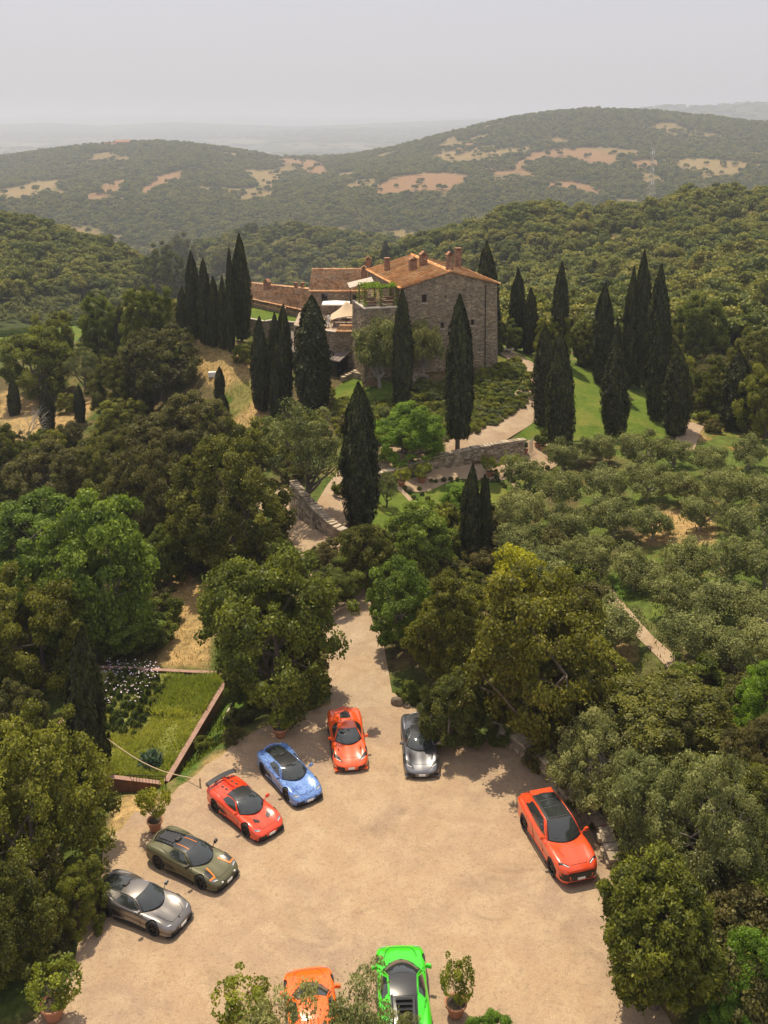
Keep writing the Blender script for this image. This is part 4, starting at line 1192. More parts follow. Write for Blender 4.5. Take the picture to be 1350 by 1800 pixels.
# ------------------------------------------------------------------ building materials
def stone_mat(name, dark, mid, light, lo=.65):
    m, nt, out = new_mat(name)
    p = nt.nodes.new('ShaderNodeBsdfPrincipled'); p.inputs['Roughness'].default_value = .92; p.inputs['Specular IOR Level'].default_value = .15
    a = N(nt, 'ShaderNodeAttribute', attribute_name='tint')
    c = ramp(nt, a.outputs['Fac'], [(0, dark), (.5, mid), (1, light)])
    f = noise_tex(nt, 5, 6, .7, 'obj'); g = noise_tex(nt, .5, 4, .6, 'obj')
    c = mixc(nt, 1.0, c, ramp(nt, f, [(.3, (lo, lo, lo)), (.7, (1.3, 1.3, 1.3))]), 'MULTIPLY')
    c = mixc(nt, .8, c, ramp(nt, g, [(.35, (.72, .72, .74)), (.65, (1.2, 1.16, 1.08))]), 'MULTIPLY')
    nt.links.new(c, p.inputs['Base Color'])
    b = N(nt, 'ShaderNodeBump', i_Strength=.8, i_Distance=.04); nt.links.new(f, b.inputs['Height']); nt.links.new(b.outputs[0], p.inputs['Normal'])
    nt.links.new(p.outputs[0], out.inputs[0]); return m
M_STONE = stone_mat('rubble_stone', (.20, .15, .10), (.33, .255, .17), (.47, .375, .26))
M_WALLST = stone_mat('garden_stone', (.20, .16, .12), (.36, .29, .21), (.56, .47, .36))
M_MORTAR = simple('mortar', (.25, .20, .145), .95, var=.3, vscale=3, bump=.03)
M_TILE = stone_mat('terracotta_tiles', (.58, .24, .09), (.86, .42, .17), (.90, .60, .32), .9)
M_TILE2 = stone_mat('pale_terracotta_tiles', (.52, .26, .13), (.86, .50, .26), (.90, .66, .42), .9)
M_BRICK = stone_mat('chimney_brick', (.28, .14, .08), (.42, .22, .13), (.52, .33, .22))
M_DARKP = simple('dark_pane', (.012, .013, .015), .12)
M_IRON = simple('dark_iron', (.03, .026, .022), .55, metal=.3)
M_RUST = simple('corten_steel', (.17, .072, .042), .8, var=.35, vscale=3)
M_RUSTTOP = simple('corten_edge', (.34, .20, .15), .8, var=.25, vscale=3)
M_SLATE = simple('brown_roof_sheet', (.20, .16, .135), .8, var=.3, vscale=2.5, bump=.02)
M_PAVE = simple('terrace_paving', (.40, .30, .22), .9, var=.25, vscale=2)
M_WHITE = simple('white_canvas', (.80, .78, .74), .9)
M_TAN = simple('tan_canvas', (.62, .46, .30), .9, var=.08)
M_WOOD = simple('weathered_wood', (.20, .125, .07), .8, var=.3, vscale=6)
M_CLAY = simple('terracotta_pot', (.42, .19, .10), .85, var=.25, vscale=8)
M_SOIL = simple('potting_soil', (.05, .035, .022), .95)
M_PALEST = simple('pale_stone', (.55, .47, .38), .9, var=.2, vscale=4)

def stones_on(mb, O, E, L, hfun, z0, rng, sw=.34, sh=.17, depth=.035, skip=(), outn=None, batter=None):
    """rows of separate irregular stones standing slightly proud of a wall plane; O local origin, E unit direction along, outn outward normal"""
    z = z0; r = 0
    while True:
        hh = sh * rng.uniform(.75, 1.3); x = -rng.uniform(0, sw); any_ = False
        while x < L:
            w = sw * rng.uniform(.5, 1.5); x0, x1 = max(x, 0), min(x + w - .025, L); x += w
            if x1 - x0 < .08: continue
            zt = z + hh - .025
            if zt > hfun((x0 + x1) / 2) - .02: continue
            any_ = True
            if any(x1 > s[0] and x0 < s[1] and zt > s[2] and z < s[3] for s in skip): continue
            d = depth * rng.uniform(.4, 1.5); j = lambda: rng.uniform(-.015, .015)
            def pt(xx, zz, dd):
                o_ = dd + (batter(zz) if batter else 0)
                return (O[0] + E[0] * xx + outn[0] * o_, O[1] + E[1] * xx + outn[1] * o_, zz)
            i = .02
            vs = [pt(x0, z, -.03), pt(x1, z, -.03), pt(x1, zt, -.03), pt(x0, zt, -.03),
                  pt(x0 + i + j(), z + i + j(), d), pt(x1 - i + j(), z + i + j(), d), pt(x1 - i + j(), zt - i + j(), d), pt(x0 + i + j(), zt - i + j(), d)]
            mb.add(vs, [(4, 5, 6, 7), (0, 1, 5, 4), (1, 2, 6, 5), (2, 3, 7, 6), (3, 0, 4, 7)], rng.random())
        z += hh; r += 1
        if not any_ and z > z0 + 1.5: break
        if r > 200: break

def tile_roof(P00, P10, P01, P11, tw=.24, tl=.40, seed=0, thick=.06):
    """courses of round clay tiles over a sloping quad: P00-P10 is the eave, P01-P11 the ridge"""
    rng = np.random.default_rng(seed)
    P00, P10, P01, P11 = map(lambda q: np.array(q, float), (P00, P10, P01, P11))
    L = max(np.linalg.norm(P10 - P00), np.linalg.norm(P11 - P01)); W = max(np.linalg.norm(P01 - P00), np.linalg.norm(P11 - P10))
    nc_, nr_ = max(2, int(L / tw)), max(2, int(W / tl))
    nrm = np.cross(P10 - P00, P01 - P00); nrm /= np.linalg.norm(nrm)
    if nrm[2] < 0: nrm = -nrm
    prof = [(0, 0), (.12, .0), (.2, .055), (.42, .085), (.64, .055), (.72, .0)]
    us = np.array([(c + p[0]) / nc_ for c in range(nc_) for p in prof] + [1.0]); hs = np.array([p[1] for c in range(nc_) for p in prof] + [0.0])
    V, F, T = [], [], []; n = len(us); colt = np.repeat(np.arange(nc_), 6)
    wob = (vnoise(np.arange(n) * .07, np.arange(n) * 0.0, seed) - .5) * .06
    for r in range(nr_):
        jit = rng.uniform(-.012, .012, nc_ + 1)[np.append(colt, nc_)]
        for e, (t, up) in enumerate(((r / nr_ - (.12 / nr_ if r else 0), .04), ((r + 1) / nr_, .005))):
            A = P00[None] * (1 - us[:, None]) + P10[None] * us[:, None]; B = P01[None] * (1 - us[:, None]) + P11[None] * us[:, None]
            V.append(A * (1 - t) + B * t + nrm[None] * (hs * (1 if 1 else 0) + up + jit + wob)[:, None])
        b = r * 2 * n; tints = rng.random(nc_)
        patch = vnoise(np.arange(nc_) * .18 + r * .02, np.full(nc_, r * .3), seed + 3)
        tints = np.clip(tints * .75 + patch * .5 - .12, 0, 1)
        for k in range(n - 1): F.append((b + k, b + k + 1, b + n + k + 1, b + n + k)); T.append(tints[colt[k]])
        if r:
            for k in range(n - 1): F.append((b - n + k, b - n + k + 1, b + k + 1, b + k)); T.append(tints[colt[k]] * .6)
    V = np.concatenate(V); F = np.array(F)
    # underside slab
    me_parts = [(V, F, np.array(T))]
    lo = [P00, P10, P11, P01]; tw_ = abs(np.dot(P11 - P00, nrm)) * .5
    sl = np.array([p - nrm * (.01 + tw_) for p in lo] + [p - nrm * (thick + .04 + tw_) for p in lo])
    SF = np.array([(0, 1, 2, 3), (7, 6, 5, 4), (0, 4, 5, 1), (1, 5, 6, 2), (2, 6, 7, 3), (3, 7, 4, 0)])
    me_parts.append((sl, SF, .15))
    return me_parts

def quad_frame(O, rz): return Matrix.Translation(O) @ Matrix.Rotation(rz, 4, 'Z')

# ------------------------------------------------------------------ the castle
castle = empty('castle', (CAX, CAYY, 0), CROT, 'big square stone castle house with terracotta gable roof and brick chimneys', 'castle')
CW, CD, EAVE, RIDGE = 11.8, 14.3, 14.0, 15.65
def cas_px(u, v, b=0.0):
    a_, b_, c_ = ray(u, v); O = castle_xy(0, b)
    t = (O[0] * CB[0] + O[1] * CB[1]) / (a_ * CB[0] + b_ * CB[1])
    X, Y, Zz = a_ * t, b_ * t, CAM_H + c_ * t
    return (X - O[0]) * CF[0] + (Y - O[1]) * CF[1], Zz
def cas_roof(u, v, zc=None):
    """point of the roof seen at a pixel, castle coordinates"""
    a_, b_, c_ = ray(u, v); best = None
    for t in np.linspace(100, 150, 1000):
        X, Y, Zz = a_ * t, b_ * t, CAM_H + c_ * t
        A = (X - CAX) * CF[0] + (Y - CAYY) * CF[1]; B = (X - CAX) * CB[0] + (Y - CAYY) * CB[1]
        zr = RIDGE - abs(A - CW / 2) / (CW / 2) * (RIDGE - EAVE)
        if Zz <= zr and 0 <= B: return A, B, zr
    return CW / 2, 6, RIDGE
def hgable(a): return RIDGE - abs(a - CW / 2) / (CW / 2) * (RIDGE - EAVE) - .08
WIN = []
for u0, v0, u1, v1 in [(741.8,518,750.4,531.8),(743.7,568.7,749.2,578),(774.3,566.8,780.4,576.8),(827,562,833.6,571.5),(761.8,613,768.9,624.2),(761.6,584,763.4,597),(781.6,519,784,523),(851.5,530,853,541),(852,579,853.5,592),(841,612,842.6,617)]:
    a0, zt = cas_px(u0, v0); a1, zb = cas_px(u1, v1); WIN.append((a0, a1, zb, zt))
bat = lambda zz: .25 * max(0, (EAVE - zz)) / 11
# core walls with window openings
mb = MB(); g = .25
vs = [(0 - g, 0 - g, 3 - 1.5), (CW + g, 0 - g, 1.5), (CW + g, CD, 1.5), (0 - g, CD, 1.5), (0, 0, EAVE - .05), (CW, 0, EAVE - .05), (CW, CD, EAVE - .05), (0, CD, EAVE - .05), (CW / 2, 0, RIDGE - .08), (CW / 2, CD, RIDGE - .08)]
mb.add(vs, [(3, 2, 1, 0), (0, 1, 5, 8, 4), (1, 2, 6, 5), (2, 3, 7, 9, 6), (3, 0, 4, 7), (4, 8, 9, 7), (8, 5, 6, 9)])
wall = mb.build('wall', M_MORTAR, castle)
cut = MB()
for w in WIN: cut.box(((w[0] + w[1]) / 2, 0, (w[2] + w[3]) / 2), (w[1] - w[0], 1.1, w[3] - w[2]))
boolean(wall, cut.mesh('cut'))
rng = np.random.default_rng(5)
st = MB()
skip = [(w[0] - .04, w[1] + .04, w[2] - .04, w[3] + .04) for w in WIN]
stones_on(st, (0, 0), (1, 0), CW, hgable, 1.8, rng, outn=(0, -1), skip=skip, batter=bat)
o = st.build('stonework', M_STONE, castle); o['kind'] = 'stuff'
st = MB(); stones_on(st, (0, CD), (0, -1), CD, lambda a: EAVE - .08, 9.5, rng, outn=(-1, 0), batter=bat)
o = st.build('stonework', M_STONE, castle); o['kind'] = 'stuff'
st = MB(); stones_on(st, (CW, 0), (0, 1), CD, lambda a: EAVE - .08, 1.8, rng, outn=(1, 0), batter=bat)
o = st.build('stonework', M_STONE, castle); o['kind'] = 'stuff'
for w in WIN[:5]:
    p_ = MB(); cx_, cz_ = (w[0] + w[1]) / 2, (w[2] + w[3]) / 2; ww, wh = w[1] - w[0], w[3] - w[2]
    for sx in (-1, 1): p_.box((cx_ + sx * (ww / 2 - .03), .28, cz_), (.06, .06, wh))
    p_.box((cx_, .28, cz_ + wh / 2 - .03), (ww, .05, .06)); p_.box((cx_, .28, cz_ - wh / 2 + .03), (ww, .05, .06)); p_.box((cx_, .28, cz_), (.04, .05, wh))
    f = p_.build('window', M_WOOD, castle)
    q_ = MB(); q_.box((cx_, .31, cz_), (ww, .02, wh)); q_.build('pane', M_DARKP, f)
    q_ = MB(); q_.box((cx_, -.05 - bat(cz_), cz_ - wh / 2 - .05), (ww + .2, .22, .09)); q_.build('sill', M_PALEST, f)
ov = .35
sl = (RIDGE - EAVE) / (CW / 2)
for sgn, nm in ((-1, 0), (1, 1)):
    ax = CW / 2; e = ax + ov
    eA = ax + sgn * e; ze = EAVE - ov * sl + .04
    if sgn < 0: parts = tile_roof((eA, CD + ov, ze), (eA, -ov, ze), (ax, CD + ov, RIDGE + .04), (ax, -ov, RIDGE + .04), seed=2)
    else: parts = tile_roof((eA, -ov, ze), (eA, CD + ov, ze), (ax, -ov, RIDGE + .04), (ax, CD + ov, RIDGE + .04), seed=3)
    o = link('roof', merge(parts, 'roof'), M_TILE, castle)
rc = MB(); rr_ = np.random.default_rng(9)
yy = -ov
while yy < CD + ov: 
    rc.tube([(CW / 2, yy, RIDGE + .08), (CW / 2, yy + .42, RIDGE + .10)], [.14, .115], 8, rr_.random()); yy += .38
o = rc.build('ridge_tiles', M_TILE, castle); o['kind'] = 'stuff'
gt = MB(); gt.tube([(-ov - .06, -ov, EAVE - .1), (-ov - .06, CD + ov, EAVE - .1)], .07, 6); gt.build('gutter', M_IRON, castle)
da, dz_ = cas_px(853.3, 500)
dp = MB(); dp.tube([(da, -.12, EAVE - .4 + .25), (da, -.14, 9), (da, -.12 - bat(5) , 3)], .055, 6); dp.build('drainpipe', M_IRON, castle)

def chimney(parent, x, y, z, w, d, H, kind=0, mat=M_BRICK, rz=0):
    mb = MB(); rg = np.random.default_rng(int(abs(x * 31 + y * 17) * 10) + 1)
    mb.box((0, 0, H * .5 - .6), (w - .06, d - .06, H * .72 + .9), tint=.3)
    zz = -.3
    while zz < H * .8:
        for (ox, oy, ex, ey, L_, nx, ny) in ((-w/2, -d/2, 1, 0, w, 0, -1), (w/2, -d/2, 0, 1, d, 1, 0), (w/2, d/2, -1, 0, w, 0, 1), (-w/2, d/2, 0, -1, d, -1, 0)):
            xx = -rg.uniform(0, .2)
            while xx < L_:
                a0, a1 = max(xx, 0), min(xx + .24, L_); xx += .26
                if a1 - a0 < .04: continue
                c = (ox + ex * (a0 + a1) / 2 - nx * .03, oy + ey * (a0 + a1) / 2 - ny * .03)
                mb.box((c[0], c[1], zz + .05), (abs(ex) * (a1 - a0) + abs(nx) * .06, abs(ey) * (a1 - a0) + abs(ny) * .06, .095), tint=rg.random())
        zz += .11
    o = mb.build('chimney', mat, parent); o.location = (x, y, z); o.rotation_euler = (0, 0, rz)
    cp = MB(); top = H * .8
    cp.box((0, 0, top + .03), (w + .12, d + .12, .07), tint=.6)
    for sx in (-1, 1):
        for sy in (-1, 1): cp.box((sx * (w / 2 - .07), sy * (d / 2 - .07), top + .2), (.12, .12, .3), tint=.4)
    cp.box((0, 0, top + .2), (w * .5, .08, .3), tint=.1)
    if kind == 0: cp.box((0, 0, top + .38), (w + .1, d + .1, .07), tint=.7)
    else:
        for s in (-1, 1):
            M = Matrix.Rotation(s * .75, 3, 'Y'); cp.box((s * w * .27, 0, top + .48), (w * .78, d + .12, .05), M=M, tint=.5)
    cp.build('cap', mat, o); return o
for u_, v_, w, H, kd in [(680.5,477,.62,1.75,0),(725.5,476,.85,1.5,1),(744,468,.85,1.6,1),(792.5,477,.75,2.1,1),(805,472,.75,2.9,0)]:
    A, B, zr = cas_roof(u_, v_); chimney(castle, A, max(B, .5), zr - .1, w, w * .8, H, kd)

# terrace wing of the castle
a0w, zt0 = cas_px(640, 543)
TZ = zt0
mb = MB(); mb.box(((a0w - .05) / 2, 2.6, (TZ + 1.5) / 2), (abs(a0w) - .1, 5.6, TZ - 1.5)); mb.build('terrace_block', M_MORTAR, castle)
st = MB(); stones_on(st, (a0w, -.2), (1, 0), abs(a0w), lambda a: TZ + .02, 1.8, rng, outn=(0, -1), batter=lambda z: .2 * max(0, TZ - z) / 9)
stones_on(st, (a0w, 5.4), (0, -1), 5.6, lambda a: TZ + .02, 1.8, rng, outn=(-1, 0))
o = st.build('stonework', M_STONE, castle); o['kind'] = 'stuff'
mb = MB(); mb.box((a0w / 2, -.12, TZ + .06), (abs(a0w) + .2, .5, .12)); mb.box((a0w + .1, 2.6, TZ + .06), (.4, 5.2, .12)); mb.build('coping', M_PALEST, castle)
mb = MB()
for k in range(9): mb.box((-1.9 + 0, 3.2 + k * .24, TZ + .12 + k * .2), (1.05, .3, .2), tint=.5)
mb.build('stair', M_TAN, castle)

def cw(a, b, z=0): x_, y_ = castle_xy(a, b); return (x_, y_, z)
pg = empty('pergola', cw(a0w + 2.2, 2.0, TZ), CROT, 'pergola overgrown with vine on the castle terrace', 'pergola')
for sx in (-1.9, 0, 1.9):
    for sy in (-1.2, 1.4):
        mb = MB(); mb.box((sx, sy, 1.05), (.14, .14, 2.1)); mb.build('post', M_WOOD, pg)
for sy in (-1.2, .1, 1.4):
    mb = MB(); mb.box((0, sy, 2.14), (4.3, .1, .12)); mb.build('beam', M_WOOD, pg)
nl = 2600; PX = np.stack([RNG.uniform(-2.2, 2.2, nl), RNG.uniform(-1.5, 1.7, nl), 2.2 + RNG.uniform(0, .28, nl)], 1)
keep = vnoise(PX[:, 0] * 1.3 + 4, PX[:, 1] * 1.3, 3) > .34; PX = PX[keep]
hang = RNG.integers(0, 6, 1500); PH = np.stack([np.array([-1.9, 0, 1.9])[hang % 3] + RNG.normal(0, .16, 1500), np.array([-1.2, 1.4])[hang // 3] + RNG.normal(0, .16, 1500), RNG.uniform(.1, 2.2, 1500)], 1)
PX = np.concatenate([PX, PH[:900]])
link('vine', merge([leaf_quads(PX, unit(rdir(len(PX), RNG) + [0, 0, .8]), RNG.uniform(.08, .18, len(PX)), .7, RNG.random(len(PX)))], 'vine'), L_BRIGHT, pg)
aw = empty('awning', cw(a0w - .1, 5.2, TZ + 1.2), CROT, 'pale sloping canvas awning between house and castle', 'awning')
mb = MB(); mb.add([(-.4, -.5, .5), (2.6, -.3, 1.1), (2.6, .7, 1.5), (-.4, .8, .9), (-.4, -.5, .45), (2.6, -.3, 1.05), (2.6, .7, 1.45), (-.4, .8, .85)], [(0, 1, 2, 3), (7, 6, 5, 4), (0, 4, 5, 1), (1, 5, 6, 2), (2, 6, 7, 3), (3, 7, 4, 0)]); mb.build('canvas', M_PALEST, aw)
for q in ((-.3, -.4, .5), (2.5, -.2, 1.1)):
    mb = MB(); mb.box((q[0], q[1], q[2] / 2 - .6), (.08, .08, q[2] + 1.2)); mb.build('post', M_IRON, aw)

# ------------------------------------------------------------------ lower houses and terraces
def prism(name, poly, z0, z1, mat, parent=None, topmat=None):
    mb = MB(); n = len(poly)
    mb.add([(p[0], p[1], z0) for p in poly] + [(p[0], p[1], z1) for p in poly], [tuple(range(n - 1, -1, -1)), tuple(range(n, 2 * n))] + [(i, (i + 1) % n, n + (i + 1) % n, n + i) for i in range(n)])
    return mb.build(name, mat, parent)
def wall_stones(parent, pts, z0, z1, rng, name='stonework', mat=M_STONE, **kw):
    st = MB()
    for (p, q) in zip(pts[:-1], pts[1:]):
        d = Vector((q[0] - p[0], q[1] - p[1])); L_ = d.length; d.normalize()
        stones_on(st, p, d, L_, (lambda a, z1=z1: z1), z0, rng, outn=(d.y, -d.x), **kw)
    o = st.build(name, mat, parent); o['kind'] = 'stuff'; return o

CZ = 7.7
cy_ = empty('courtyard_terrace', (0, 0, 0), 0, 'raised paved courtyard with stone retaining wall between house and castle', 'terrace')
cpoly = [W(*p, CZ) for p in [(-9.6, 101.2), (-5.6, 99.2), (-2.3, 99.0), (-1.0, 104), (-1.6, 110), (-11, 110), (-11, 103)]]
prism('wall', cpoly, 1.0, CZ, M_MORTAR, cy_)
wall_stones(cy_, [cpoly[6], cpoly[0], cpoly[1], cpoly[2]], 2.0, CZ, rng)
o = prism('paving', [(p[0] * .995, p[1] * .9995 + .08) for p in cpoly], CZ - .2, CZ + .03, M_PAVE, cy_)
p_, q_ = cpoly[0], cpoly[1]; mb = MB(); mb.box(((p_[0] + q_[0]) / 2, (p_[1] + q_[1]) / 2, CZ + .06), (math.dist(p_, q_), .4, .12), rz=math.atan2(q_[1] - p_[1], q_[0] - p_[0])); mb.build('coping', M_PALEST, cy_)
# small tiled ledge roof in front of the tent
o = link('ledge_roof', merge(tile_roof((*W(-5.7, 99.0, CZ), CZ + .15), (*W(-2.4, 98.8, CZ), CZ + .15), (*W(-5.2, 100.0, CZ), CZ + .75), (*W(-2.4, 99.8, CZ), CZ + .75), seed=12), 'ledge_roof'), M_TILE2, cy_)

mh = empty('stone_house', (*W(-5.4, 108.4, 10.9), 0), 0, 'stone house with pale terracotta roof beside the castle', 'house')
HX, HE, HR, HD = 3.95, 10.95, 12.85, 6.2
mb = MB(); mb.add([(-HX, 0, 6), (HX, 0, 6), (HX, 2 * HD, 6), (-HX, 2 * HD, 6), (-HX, 0, HE), (HX, 0, HE), (HX, 2 * HD, HE), (-HX, 2 * HD, HE), (-HX, HD, HR - .1), (HX, HD, HR - .1)],
    [(3, 2, 1, 0), (0, 1, 5, 4), (1, 2, 6, 9, 5), (2, 3, 7, 6), (3, 0, 4, 8, 7), (4, 5, 9, 8), (8, 9, 6, 7)])
w_ = mb.build('wall', M_MORTAR, mh)
cut = MB(); cut.box((-2.2, 0, 9.9), (.8, 1, 1.1)); cut.box((1.8, 0, 9.9), (.7, 1, 1.0)); boolean(w_, cut.mesh('cut'))
st = MB(); stones_on(st, (-HX, 0), (1, 0), 2 * HX, lambda a: HE - .05, 7, rng, outn=(0, -1), skip=[(HX - 2.65, HX - 1.75, 9.3, 10.5), (HX + 1.4, HX + 2.2, 9.35, 10.45)])
stones_on(st, (-HX, 2 * HD), (0, -1), 2 * HD, lambda a: HE - .05 + (HR - HE) * (1 - abs(a - HD) / HD), 6, rng, outn=(-1, 0))
o = st.build('stonework', M_STONE, mh); o['kind'] = 'stuff'
for cx_ in (-2.2, 1.8):
    q_ = MB(); q_.box((cx_, .25, 9.9), (.8, .05, 1.1)); q_.build('window', M_DARKP, mh)
for nm, pr in (('a', ((-HX - .3, -.4, HE - .08), (HX + .3, -.4, HE - .08), (-HX - .3, HD, HR + .04), (HX + .3, HD, HR + .04))), ('b', ((HX + .3, 2 * HD + .4, HE - .08), (-HX - .3, 2 * HD + .4, HE - .08), (HX + .3, HD, HR + .04), (-HX - .3, HD, HR + .04)))):
    link('roof', merge(tile_roof(*pr, tw=.3, seed=len(nm) + ord(nm)), 'roof'), M_TILE2, mh)
chimney(mh, 2.9, 2.6, 11.9, .7, .6, 1.6, 1)
chimney(mh, 3.4, 7.8, 12.2, .8, .7, 1.9, 1)

lh = empty('long_house', (0, 0, 0), 0, 'low stone house with long pale tiled roof and one brick chimney', 'house')
E0, E1, R0, R1 = [(*W(*q), q[2]) for q in ((-20.5, 121.4, 7.5), (-11.0, 112.4, 7.5), (-19.9, 125.2, 8.9), (-9.2, 119.6, 8.9))]
B0, B1 = (R0[0] + 1, R0[1] + 6, 7.6), (R1[0] + 1.5, R1[1] + 6, 7.6)
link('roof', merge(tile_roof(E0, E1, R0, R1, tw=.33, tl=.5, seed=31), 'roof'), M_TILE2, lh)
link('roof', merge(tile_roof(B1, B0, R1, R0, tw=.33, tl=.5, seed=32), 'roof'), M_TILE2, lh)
poly = [(E0[0] + .2, E0[1] + .4), (E1[0] - .1, E1[1] + .6), (B1[0] - .3, B1[1] - .4), (B0[0], B0[1] - .5)]
prism('wall', poly, 3.5, 7.0, M_MORTAR, lh)
wall_stones(lh, [poly[0], poly[1]], 5.5, 7.4, rng)
chimney(lh, *W(-16.6, 121.8, 8.0), 8.0, .8, .65, 1.7, 1, rz=-.6)
for q in (-12.8, -11.9): chimney(lh, *W(q + .4, 120.9, 8.7), 8.7, .4, .35, .7, 0, rz=-.5)
mb = MB(); mb.box((*W(-19.6, 120.3, 6.9), 6.9), (.5, .5, 1.1)); mb.box((*W(-13.4, 114.3, 6.9), 6.9), (.45, .45, 1.1)); mb.build('pillar', M_TAN, lh)

gt_ = empty('grass_terrace', (0, 0, 0), 0, 'grass terrace held by a stone wall with pale coping beside the long house', 'terrace')
tp = [W(*p, 6.3) for p in [(-22, 114.8), (-18.0, 112.4), (-15.6, 110.6), (-14.6, 111.4), (-12.2, 110.2), (-10.9, 109.6), (-10.9, 113.2), (-20.0, 122), (-24, 122)]]
prism('wall', tp, 1.5, 6.3, M_MORTAR, gt_)
prism('turf', tp, 6.2, 6.36, M_LAWN, gt_)
wall_stones(gt_, tp[:6], 2.0, 6.25, rng)
mb = MB()
for p, q in zip(tp[:5], tp[1:6]):
    mx_, my_ = (p[0] + q[0]) / 2, (p[1] + q[1]) / 2; L_ = math.hypot(q[0] - p[0], q[1] - p[1]); mb.box((mx_, my_, 6.42), (L_, .4, .14), rz=math.atan2(q[1] - p[1], q[0] - p[0]))
mb.build('coping', M_PALEST, gt_)

# glass pavilion
pv = empty('glass_pavilion', (0, 0, 0), 0, 'glass walled pavilion with flat sloping brown roof below the courtyard', 'pavilion')
RA, RB, RC_, RD = [Vector((*W(*q), q[2])) for q in ((-11.9, 107.0, 6.0), (-3.0, 100.4, 6.0), (-5.2, 97.1, 4.75), (-14.1, 103.6, 4.75))]
GF, GR = W(-13.8, 103.3, 4.7), W(-5.4, 97.4, 4.7); GB = W(-3.3, 100.4, 6.0)
GB = (GB[0] - .2, GB[1])
def slab(name, corners, th, mat, par):
    mb = MB(); c = [tuple(v) for v in corners]; mb.add(c + [(v[0], v[1], v[2] - th) for v in c], [(3, 2, 1, 0), (4, 5, 6, 7), (0, 1, 5, 4), (1, 2, 6, 5), (2, 3, 7, 6), (3, 0, 4, 7)]); return mb.build(name, mat, par)
slab('roof', [RA, RB, RC_, RD], .14, M_SLATE, pv)
seam = MB()
for k in range(1, 20):
    t = k / 20; seam.tube([RA.lerp(RB, t) + Vector((0, 0, .02)), RD.lerp(RC_, t) + Vector((0, 0, .02))], .025, 4)
o = seam.build('seams', M_SLATE, pv); o['kind'] = 'stuff'
def glass_wall(p, q, zb, ztp, ztq, n):
    for k in range(n + 1):
        t = k / n; x_, y_ = p[0] + (q[0] - p[0]) * t, p[1] + (q[1] - p[1]) * t; zt = ztp + (ztq - ztp) * t
        mb = MB(); mb.box((x_, y_, (zb + zt) / 2), (.09, .09, zt - zb)); mb.build('mullion', M_IRON, pv)
        if k < n:
            t2 = (k + 1) / n; x2, y2 = p[0] + (q[0] - p[0]) * t2, p[1] + (q[1] - p[1]) * t2; z2 = ztp + (ztq - ztp) * t2
            mb = MB(); mb.add([(x_, y_, zb), (x2, y2, zb), (x2, y2, z2), (x_, y_, zt)], [(0, 1, 2, 3)]); 
            mb.build('pane', M_DARKP, pv)
    mb = MB(); 
    for f in (.0, .5, 1.0): mb.tube([(p[0], p[1], zb + (ztp - zb) * f), (q[0], q[1], zb + (ztq - zb) * f)], .04, 4)
    mb.build('rail', M_IRON, pv)
glass_wall(GF, GR, 1.8, 4.6, 4.6, 9)
glass_wall(GR, GB, 1.8, 4.6, 5.85, 4)
prism('plinth', [GF, GR, GB, (RA.x + .3, RA.y - .2)], .8, 2.0, M_PALEST, pv)
prism('back_wall', [(RA.x + .2, RA.y - .2), (GB[0], GB[1] - .05), (GB[0] + .1, GB[1] + .15), (RA.x + .3, RA.y)], 1.5, 5.8, M_STONE, pv)

# ------------------------------------------------------------------ courtyard furniture
ps = empty('parasol', (*W(-6.0, 106.3, CZ), CZ), 0, 'square white parasol open in the courtyard', 'parasol')
mb = MB(); mb.tube([(0, 0, 0), (0, 0, 2.3)], .04, 6); mb.build('pole', M_WOOD, ps)
mb = MB(); mb.add([(-1.75, -1.2, 2.1), (1.75, -1.2, 2.1), (1.75, 1.2, 2.1), (-1.75, 1.2, 2.1), (0, 0, 2.42), (-1.75, -1.2, 1.96), (1.75, -1.2, 1.96), (1.75, 1.2, 1.96), (-1.75, 1.2, 1.96)], [(0, 1, 4), (1, 2, 4), (2, 3, 4), (3, 0, 4), (0, 5, 6, 1), (1, 6, 7, 2), (2, 7, 8, 3), (3, 8, 5, 0)]); mb.build('canopy', M_WHITE, ps)
tn = empty('tent', (*W(-3.9, 103.0, CZ), CZ), 0, 'tan stretch tent with two peaks over the courtyard tables', 'tent')
nx, ny = 22, 16; X = np.linspace(-2.6, 2.3, nx); Y = np.linspace(-1.9, 1.9, ny); gx, gy = np.meshgrid(X, Y)
pk = lambda cx, cy, hgt: hgt * np.exp(-(np.hypot((gx - cx), (gy - cy)) / .85))
gz = 1.15 + .35 * (gx + 2.6) / 4.9 + pk(-.7, .2, 1.5) + pk(1.1, .5, 1.1) + .25 * (1 - (gy / 1.9) ** 2) - .3 * (np.abs(gx / 2.6) ** 4)
vtx = np.stack([gx, gy, gz], -1).reshape(-1, 3); ii = np.arange(ny - 1)[:, None] * nx + np.arange(nx - 1)[None]
ff = np.stack([ii, ii + 1, ii + nx + 1, ii + nx], -1).reshape(-1, 4)
link('canopy', np_mesh('canopy', np.concatenate([vtx, vtx - [0, 0, .04]]), np.concatenate([ff, (ff + nx * ny)[:, ::-1]])), M_TAN, tn, smooth=True)
for q in ((-.7, .2, 2.9), (1.1, .5, 2.6), (-2.5, -1.8, 1.2), (2.2, -1.8, 1.3), (-2.5, 1.8, 1.2), (2.2, 1.8, 1.4)):
    mb = MB(); mb.tube([(q[0], q[1], 0), (q[0], q[1], q[2])], .035, 5); mb.build('pole', M_WOOD, tn)
